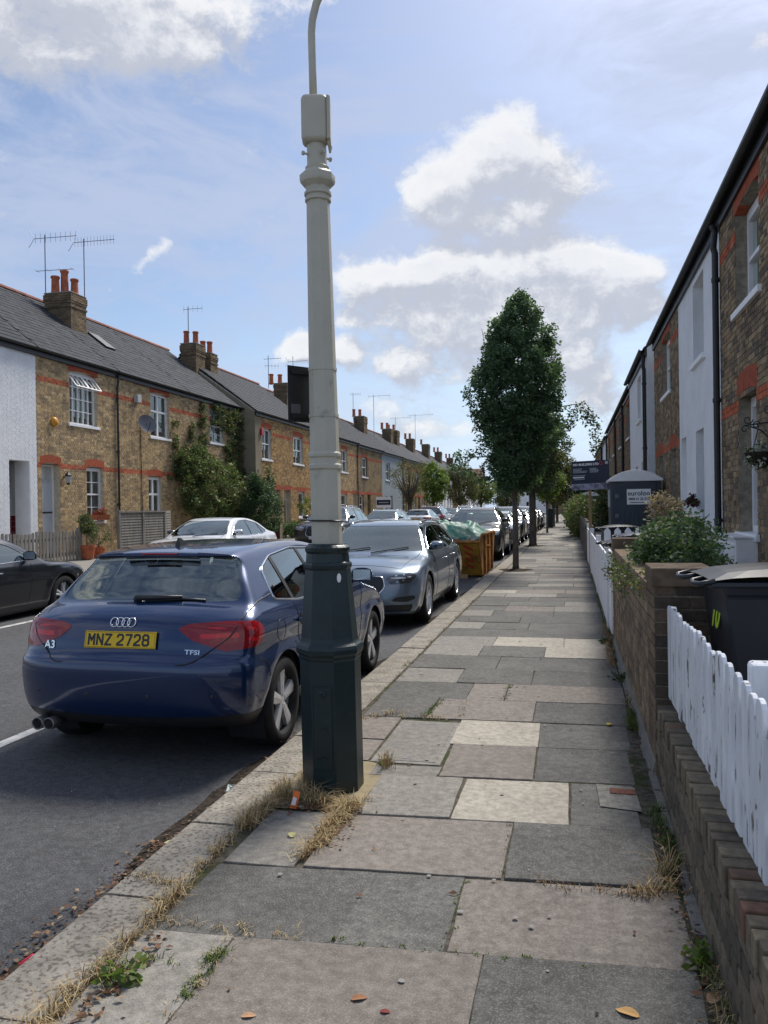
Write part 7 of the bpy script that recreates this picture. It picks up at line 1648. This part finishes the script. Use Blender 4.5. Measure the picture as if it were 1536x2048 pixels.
bush('wispy silver-green lavender in front of the white meter cupboard', 'lavender', np.r_[ell((1.22, 7.8, 1.0), (.20, .4, .12), 40, 25)], .10, 36, .045, [(.12, .15, .10), (.09, .12, .07), (.2, .2, .15)], 73, (1.4, 7.6, .2), stems=[[(1.1 + .06 * i, 7.7, .3), (1.05 + .07 * i, 7.8, 1.12)] for i in range(6)], sr=.004)
q2 = [(.45 - .02 * abs(math.sin(i)), 7.0 + .19 * i, 1.02 - .05 * (i % 5)) for i in range(16)] + [(.45, 5.6 + .2 * i, 1.08 - .03 * (i % 3)) for i in range(8)]
bush('trailing creeper hanging over the top of the tall garden wall', 'trailing_creeper', np.array(q2), .09, 30, .035, G_OLIVE + G_MID + [(.2, .16, .1)], 74, (.45, 8, 1.0), cat='creeper')
bush('green shrub overhanging the pavement from the gardens past the brown walls', 'garden_bush', ell((.45, 41, 1.1), (.65, 4.5, 1.0), 170, 26), .32, 50, .13, G_OLIVE + G_MID, 75, (.5, 41, 0), stems=[[(.5, 41, 0), (.5, 41, 1)]])
bush('very dark holly mass behind the distant portable toilet', 'holly', ell((1.2, 56, 2.3), (1.3, 2.2, 1.6), 190, 27), .40, 50, .16, [(.018, .03, .014), (.025, .04, .018)], 76, (1.2, 56, 0), stems=[[(1.2, 56, 0), (1.2, 56, 2)]])
bush('reddish green shrub between the two portable toilets', 'garden_bush', ell((1.4, 30.5, 1.5), (.5, .9, 1.1), 120, 28), .26, 45, .11, G_BROWN + G_MID, 77, (1.4, 30.5, 0), stems=[[(1.4, 30.5, 0), (1.4, 30.5, 1.4)]])
# ------------------------------------------------------------------ grass, weeds and litter
TAN = [(.44, .33, .17), (.38, .27, .13), (.50, .40, .22), (.30, .20, .10)]; GRN = [(.10, .15, .03), (.14, .17, .05), (.07, .11, .025)]; RST = [(.28, .15, .07), (.22, .12, .06), (.35, .2, .09)]
def blades(name, tufts, seed, label):
    r = np.random.RandomState(seed); Vs = []; Cs = []
    for (x, y, z, n, h, sp, pal, ang, lean) in tufts:
        b = np.c_[x + r.normal(0, sp, n), y + r.normal(0, sp, n), np.full(n, z)]; a = r.uniform(0, 2 * math.pi, n)
        if ang is not None: a = ang + r.normal(0, .7, n)
        hh = h * r.uniform(.45, 1.15, n); ln = lean * r.uniform(.3, 1.5, n); d = np.c_[np.cos(a), np.sin(a), np.zeros(n)]; w_ = np.c_[-np.sin(a), np.cos(a), np.zeros(n)] * (.0016 + .0007 * r.uniform(size=(n, 1)))
        m1 = b + d * (hh * ln * .35)[:, None]; m1[:, 2] += hh * .6; t = b + d * (hh * ln)[:, None]; t[:, 2] += hh * np.clip(1.0 - ln * .35, .15, 1)
        Vs.append(np.stack([b - w_, b + w_, m1 + w_ * .8, m1 - w_ * .8, t, t + w_ * .1], 1)); c = np.array(pal)[r.randint(0, len(pal), n)] * r.uniform(.75, 1.2, (n, 1)); Cs.append(np.repeat(c[:, None, :], 6, 1))
    V = np.concatenate(Vs); n = len(V); i = np.arange(n)[:, None] * 6; F = np.concatenate([i + np.array([[0, 1, 2, 3]]), i + np.array([[3, 2, 5, 4]])])
    o = obj_np(name, V.reshape(-1, 3), F, STRAW, cols=np.concatenate(Cs).reshape(-1, 3), kind='stuff'); o['label'] = label; return o
T = []; r = random.Random(12)
def along(p, q, step, **k):
    n = max(1, int(math.dist(p, q) / step))
    for i in range(n + 1):
        if r.random() < k.get('skip', 0): continue
        t = i / n; T.append((p[0] + (q[0] - p[0]) * t + r.uniform(-.02, .02), p[1] + (q[1] - p[1]) * t + r.uniform(-.02, .02), k.get('z', -.006), int(k.get('n', 26) * r.choice([.15, .35, .6, .8, 1.1])), k.get('h', .07) * r.uniform(.6, 1.3), k.get('sp', .018), k.get('pal', TAN), k.get('ang'), k.get('lean', 1.0)))
along((-1.65, 2.0), (-1.62, 3.05), .045, n=42, h=.07, lean=1.2); along((-1.65, 3.05), (-1.64, 4.0), .05, n=26, h=.06); along((-1.93, 3.2), (-1.66, 3.12), .04, n=22, h=.045)
along((-1.63, 3.75), (-1.62, 4.35), .035, n=60, h=.10, lean=1.1); along((-1.58, 4.2), (-1.15, 4.12), .035, n=75, h=.12, lean=1.0); along((-1.5, 4.3), (-1.55, 4.65), .05, n=50, h=.12)
along((-1.22, 3.5), (-1.18, 4.1), .03, n=70, h=.085, lean=1.1); along((-1.17, 4.08), (-1.10, 4.25), .04, n=40, h=.07)
along((-1.13, 4.78), (-1.17, 4.95), .05, n=40, h=.10, lean=.7); along((-1.0, 6.03), (-1.3, 6.0), .05, n=24, h=.04); along((-1.62, 5.9), (-1.3, 6.1), .06, n=30, h=.06)
along((-1.6, 2.86), (-1.0, 2.84), .06, n=16, h=.035); along((-1.27, 2.25), (-1.27, 2.85), .07, n=14, h=.04)
along((.36, 3.42), (-.2, 3.46), .05, n=14, h=.035, pal=TAN + RST); along((.2, 3.46), (.46, 3.5), .04, n=26, h=.045, pal=RST + TAN, lean=1.2); along((.30, 3.45), (.43, 3.75), .06, n=20, h=.12, lean=1.3)
along((-1.64, 6.5), (-1.64, 14), .16, n=16, h=.045, pal=TAN + GRN, skip=.4); along((.44, 6.2), (.44, 20), .14, n=24, h=.07, pal=TAN + GRN, skip=.3); along((.38, 8.2), (.45, 10.8), .08, n=30, h=.10, pal=TAN + RST, ang=math.pi, lean=1.3)
blades('dry_grass', T, 1, 'dry straw-coloured grass tufts growing from the kerb joints and round the lamp post'); T = []
along((-1.62, 2.52), (-1.42, 2.60), .03, n=16, h=.06, pal=GRN); along((-1.27, 2.42), (-1.26, 2.7), .02, n=40, h=.028, pal=GRN, sp=.012); along((-.88, 2.85), (.1, 2.87), .04, n=22, h=.014, pal=GRN, sp=.006); along((-.47, 2.9), (-.46, 3.4), .05, n=16, h=.014, pal=GRN, sp=.006)
along((.44, 2.2), (.46, 2.95), .04, n=34, h=.06, pal=GRN + TAN, lean=1.2); along((.40, 4.4), (.45, 3.7), .04, n=40, h=.05, pal=GRN, lean=1.0); along((-.05, 4.09), (.2, 4.1), .03, n=22, h=.02, pal=GRN, sp=.01); along((.42, 5.9), (.44, 6.3), .04, n=60, h=.08, pal=GRN + [(.3, .28, .06)], ang=math.pi, lean=1.0)
along((-.86, 6.05), (-.84, 6.6), .06, n=20, h=.02, pal=GRN); along((-.56, 6.7), (-.56, 7.25), .04, n=34, h=.025, pal=GRN, sp=.01); along((-1.12, 6.05), (-1.08, 6.6), .04, n=40, h=.03, pal=GRN, sp=.015); along((-1.15, 4.80), (-1.17, 4.9), .03, n=40, h=.05, pal=GRN)
along((-.31, 3.5), (-.31, 4.05), .05, n=14, h=.014, pal=GRN, sp=.006); along((-1.92, 5.0), (-1.96, 4.7), .05, n=20, h=.05, pal=GRN, z=-.09); along((.43, 9), (.44, 16), .2, n=26, h=.06, pal=GRN)
blades('weeds', T, 2, 'green grass and weeds in the joints between slabs and along the wall foot')
for (x, y, lb, sd) in ((-1.50, 2.47, 'leafy green weed growing from the kerb joint near the bottom left', 81), (.44, 2.45, 'yellow-green weed at the foot of the near garden wall', 82), (.40, 7.6, 'dark broad-leaved weed at the foot of the tall garden wall', 83), (.38, 9.6, 'second dark weed further along the wall foot', 84), (.44, 2.95, 'low leafy weed with seed heads where wall meets slabs', 85)):
    bush(lb, 'weed', ell((x, y, .025), (.06, .07, .02), 7, sd), .035, 9, .042, [(.13, .19, .04), (.10, .15, .04), (.16, .20, .06)] if sd not in (83, 84) else G_DARK, sd, (x, y, 0), cat='weed', stems=[[(x, y, -.01), (x, y, .05)]], sr=.003)
# litter of dead leaves: flat, slightly curled
def litter(name, pts, seed, pal, s, label, z=None):
    r = np.random.RandomState(seed); n = len(pts); P = np.array(pts); a = r.uniform(0, 2 * math.pi, n); s_ = s * r.uniform(.5, 1.4, n)
    d = np.c_[np.cos(a), np.sin(a), r.uniform(-.35, .35, n)]; w_ = np.c_[-np.sin(a), np.cos(a), r.uniform(-.5, .5, n)]; c_ = P
    V = np.stack([c_ - d * s_[:, None], c_ - w_ * s_[:, None] * .45 + [0, 0, .004], c_ + d * s_[:, None] * .9, c_ + w_ * s_[:, None] * .45 + [0, 0, .006]], 1); V[:, :, 2] = np.maximum(V[:, :, 2], P[:, None, 2] + .001)
    c = np.array(pal)[r.randint(0, len(pal), n)] * r.uniform(.7, 1.2, (n, 1)); o = obj_np(name, V.reshape(-1, 3), np.arange(4 * n).reshape(n, 4), STRAW, cols=np.repeat(c, 4, 0), kind='stuff'); o['label'] = label
DL = [(.20, .10, .055), (.28, .17, .09), (.12, .07, .04), (.34, .25, .15), (.08, .055, .04), (.16, .09, .06)]; r = random.Random(5); L = []
for _ in range(1500):
    y = r.choice([r.uniform(1.6, 4.0), r.uniform(1.6, 6.5), r.uniform(6, 22)]); L.append((-1.958 - abs(r.gauss(0, .07)) * (1.3 if y < 3.8 else .7), y, -.092 + r.uniform(0, .012)))
for _ in range(130): L.append((r.gauss(-1.53, .035), r.uniform(2.0, 2.75), r.uniform(.0, .012)))
for _ in range(150): L.append((r.gauss(-1.38, .12), r.gauss(4.10, .045), r.uniform(0, .012)))
for _ in range(120): L.append((r.gauss(-1.17, .04), r.uniform(3.6, 4.2), r.uniform(0, .01)))
for _ in range(230): y = r.uniform(2.2, 4.2); L.append((.445 - abs(r.gauss(0, .035)), y, r.uniform(-.008, .01)))
for _ in range(220): y = r.uniform(5, 20); L.append((.44 - abs(r.gauss(0, .05)), y, r.uniform(-.004, .01)))
for _ in range(90): L.append((r.uniform(-1.9, .4), r.uniform(2.2, 16), .0035))
litter('leaf_litter', L, 3, DL, .016, 'brown dead leaves and twigs drifted in the gutter and along the wall foot')
L = [(r.uniform(-3.6, -1.98), r.uniform(2.2, 5.0), -.085 + .03 * r.random() * 0) for _ in range(60)]; L = [(x, y, road_z(x) + .001) for x, y, _ in L]; litter('road_debris', L, 4, [(.35, .33, .3), (.25, .2, .15), (.5, .48, .44)], .006, 'small pale crumbs and bits scattered on the asphalt')
def fallen(x, y, z, s, col, lb, ang, name='fallen_leaf', cat='leaf'):
    n = 12; m = MB(); m.cc = col; vs = [(x, y, z + .005)]
    for k in range(n):
        t = 2 * math.pi * k / n; a, b = s * math.cos(t) * (1.0 + (.25 if k == 0 else 0)), s * .62 * math.sin(t); vs.append((x + a * math.cos(ang) - b * math.sin(ang), y + a * math.sin(ang) + b * math.cos(ang), z + .002 + .010 * abs(math.sin(t)) ** 2 * (s / .04)))
    m.add(vs, [(0, 1 + k, 1 + (k + 1) % n) for k in range(n)]); m.build(name, STRAW, loc=(x, y, z)); o = COL.objects[-1]; tag(o, lb, cat)
fallen(.155, 2.62, .002, .034, (.55, .33, .13), 'tan fallen leaf on the dark slab at the bottom right', 2.8); fallen(-.70, 2.52, .002, .026, (.30, .15, .08), 'brown curled leaf on the large pinkish slab near the bottom', .4); fallen(-.60, 2.47, .002, .016, (.22, .05, .04), 'dark red small leaf right of the brown curled one', .1)
fallen(-1.02, 2.36, .002, .022, (.45, .27, .15), 'orange-brown leaf at the left of the large pinkish slab', .3); fallen(-1.20, 2.22, .002, .030, (.34, .38, .20), 'pale green leaf at the bottom edge beside the kerb', .9); fallen(.25, 6.05, .004, .030, (.50, .38, .05), 'yellow leaf standing near the foot of the tall wall', 1.2)
fallen(-1.36, 3.72, .004, .030, (.42, .40, .18), 'pale yellow leaf beside the straw grass left of the small grey slab', 1.9); fallen(-2.02, 3.72, -.088, .030, (.50, .45, .22), 'cream leaf in the gutter beside the kerb', .3); fallen(.43, 2.75, .005, .035, (.40, .24, .14), 'large curled tan leaf at the foot of the near wall', 1.0)
m = MB(); m.cc = (.7, .05, .08); m.add([(-2.05, 2.60, -.085), (-1.98, 2.61, -.082), (-1.97, 2.65, -.07), (-2.03, 2.66, -.075), (-2.01, 2.63, -.062)], [(0, 1, 4), (1, 2, 4), (2, 3, 4), (3, 0, 4)]); tag(m.build('wrapper', STRAW, loc=(-2.06, 2.62, -.09)), 'crumpled pinkish red wrapper lying in the gutter', 'wrapper')
m = MB(); m.cc = (.85, .20, .05); m.add([(-1.50, 4.07, .0), (-1.455, 4.06, .0), (-1.44, 4.08, .085), (-1.475, 4.09, .09)], [(0, 1, 2, 3)]); m.cc = (.75, .72, .68); m.add([(-1.49, 4.066, .02), (-1.462, 4.056, .02), (-1.455, 4.068, .055), (-1.478, 4.078, .06)], [(0, 1, 2, 3)]); m.cc = (.85, .2, .05); tag(m.build('wrapper', STRAW, loc=(-1.47, 4.07, 0)), 'orange and white wrapper caught in dry grass at the post foot', 'wrapper')
m = MB(); m.cc = (.45, .50, .48); c = Vector((-1.99, 4.42, -.07)); r = random.Random(2); n = 7
P9 = [c + Vector((r.uniform(-.05, .05), r.uniform(-.06, .06), r.uniform(-.015, .05))) for _ in range(14)]; m.add(P9, [(i, (i + 1) % 14, (i + 5) % 14) for i in range(14)]); tag(m.build('plastic_bag', STRAW, loc=tuple(c)), 'scrunched pale plastic bag in the gutter just before the lamp post', 'plastic bag')
for i, (x, y, lb, k) in enumerate(((-1.37, 20.3, 'earth pit at the foot of the tall egg-shaped tree', 1.0), (-1.5, 32.4, 'earth pit round the second pavement trunk', 1.2))):
    m = MB(); n = 18; vs = [(x, y, .05)] + [(x + .42 * k * math.cos(t) * (1 + .15 * math.sin(3 * t)), y + .5 * k * math.sin(t), .002) for t in np.linspace(0, 2 * math.pi, n, endpoint=False)]; m.add(vs, [(0, 1 + j, 1 + (j + 1) % n) for j in range(n)]); o = m.build('soil_mound', SOIL, smooth=True); o['kind'] = 'stuff'; o['label'] = lb

r = random.Random(8); m = MB()
for _ in range(70):
    x, y = r.uniform(-1.55, .35), r.uniform(2.0, 11); q = r.uniform(.006, .014); n = 8; m.add([(x + q * math.cos(t) * r.uniform(.8, 1.1), SK(x, y) * 0 + y + q * math.sin(t) * r.uniform(.8, 1.1), .0062) for t in np.linspace(0, 2 * math.pi, n, endpoint=False)], [tuple(range(n))])
o = m.build('gum_spots', mat('old_gum', (.27, .26, .235), .9), kind='stuff'); o['label'] = 'flattened grey gum spots trodden into the paving slabs'
# ------------------------------------------------------------------ parked cars
def copy_tree(o, parent=None):
    c = o.copy(); COL.objects.link(c)
    if parent is not None: c.parent = parent
    for ch in list(o.children): copy_tree(ch, c)
    return c
def repaint(o, old, new):
    for ch in [o] + list(o.children_recursive):
        if ch.type == 'MESH' and any(s.material == old for s in ch.material_slots):
            for s in ch.material_slots:
                if s.material == old: s.link = 'OBJECT'; s.material = new
PY = math.pi / 2; GC = 'cars parked along the near kerb'; GO = 'cars parked along the far kerb'
A3 = put(make_car('parked_car', 'navy blue hatchback seen from behind with yellow plate, nearest car at the kerb', hatch_spec(), P_BLUE, res=.03, group=GC), -2.90, 4.66, PY, -.085)
VO = put(make_car('parked_car', 'steel blue-grey estate car facing the camera in front of the skip', estate_spec(), P_STEEL, res=.035, group=GC), -2.98, 15.55, -PY)
# badge on the grille: bar and ring
vb = VO; B_ = MB(); x0 = 4.90; B_.tube([(x0 - .045, .30, .49), (x0 + .035, -.0, .60), (x0 - .02, -.26, .70)], .009, 6); B_.build('grille_bar', CHR, vb, local=True)
B_ = MB(); B_.tube([(x0 + .045, .07 * math.cos(a), .60 + .07 * math.sin(a)) for a in np.linspace(0, 2 * math.pi, 24, endpoint=False)], .011, 6, True); B_.lathe([(.058, .045), (.001, .05)], (x0 - .01, 0, .60), 20, axis='x', cap=False); B_.build('grille_badge', CHR, vb, local=True, smooth=True)
SUV = put(make_car('parked_car', 'black sport utility car facing the camera just behind the skip', suv_spec(), P_BLACK, res=.05, group=GC), -3.05, 29.3, -PY)
SAL = put(make_car('parked_car', 'dark saloon car cut off by the left edge, chrome window line', saloon_spec(), P_BLACK, res=.05, group=GO), -8.85, 7.5, PY, -.03)
SAL.scale = (1, 1, .95)
def another(src, old, new, lb, x, y, rz, grp):
    c = copy_tree(src); repaint(c, old, new); c['label'] = lb; c['group'] = grp; put(c, x, y, rz); return c
another(SAL, P_BLACK, P_WHITE, 'white saloon car in front of the slatted screen across the road', -9.0, 21.6, -PY, GO)
another(SUV, P_BLACK, P_DARK, 'charcoal grey car partly hidden by the lamp post, facing the camera', -9.05, 32.4, -PY, GO)
another(VO, P_STEEL, P_SILV, 'silver car across the road beside the estate agent board', -9.05, 41.5, -PY, GO)
HB = another(A3, P_BLUE, P_WHITE, 'small white hatchback facing away across the road', -8.9, 46.2, PY, GO)
for ch in HB.children_recursive:
    if ch.name.split('.')[0] in ('plate_lettering', 'ring_badge', 'model_badge', 'engine_badge'): bpy.data.objects.remove(ch)
another(SUV, P_BLACK, P_RED, 'maroon sport utility car facing away just left of the skip tarpaulin', -8.9, 50.6, PY, GO)
another(VO, P_STEEL, P_SILV, 'silver car second behind the black one beyond the skip', -3.05, 35.4, -PY, GC)
another(SUV, P_BLACK, P_BLACK, 'black car third in the line beyond the skip', -3.05, 41.0, -PY, GC)
another(VO, P_STEEL, P_WHITE, 'white car fourth in the line beyond the skip', -3.0, 47.2, -PY, GC)
another(SUV, P_BLACK, P_DARK, 'grey car fifth in the line, level with the dark green cabinet', -3.05, 53.0, -PY, GC)
another(SUV, P_BLACK, P_BLACK, 'black car sixth in the line near the end of the street', -3.05, 59.2, -PY, GC)
another(VO, P_STEEL, P_DARK, 'dark car last visible in the near line', -3.0, 66.0, -PY, GC)
another(VO, P_STEEL, P_DARK, 'dark grey car among the far trees across the road', -9.0, 63.0, -PY, GO)
another(SUV, P_BLACK, P_SILV, 'silver car furthest down the opposite kerb', -9.0, 72.0, -PY, GO)
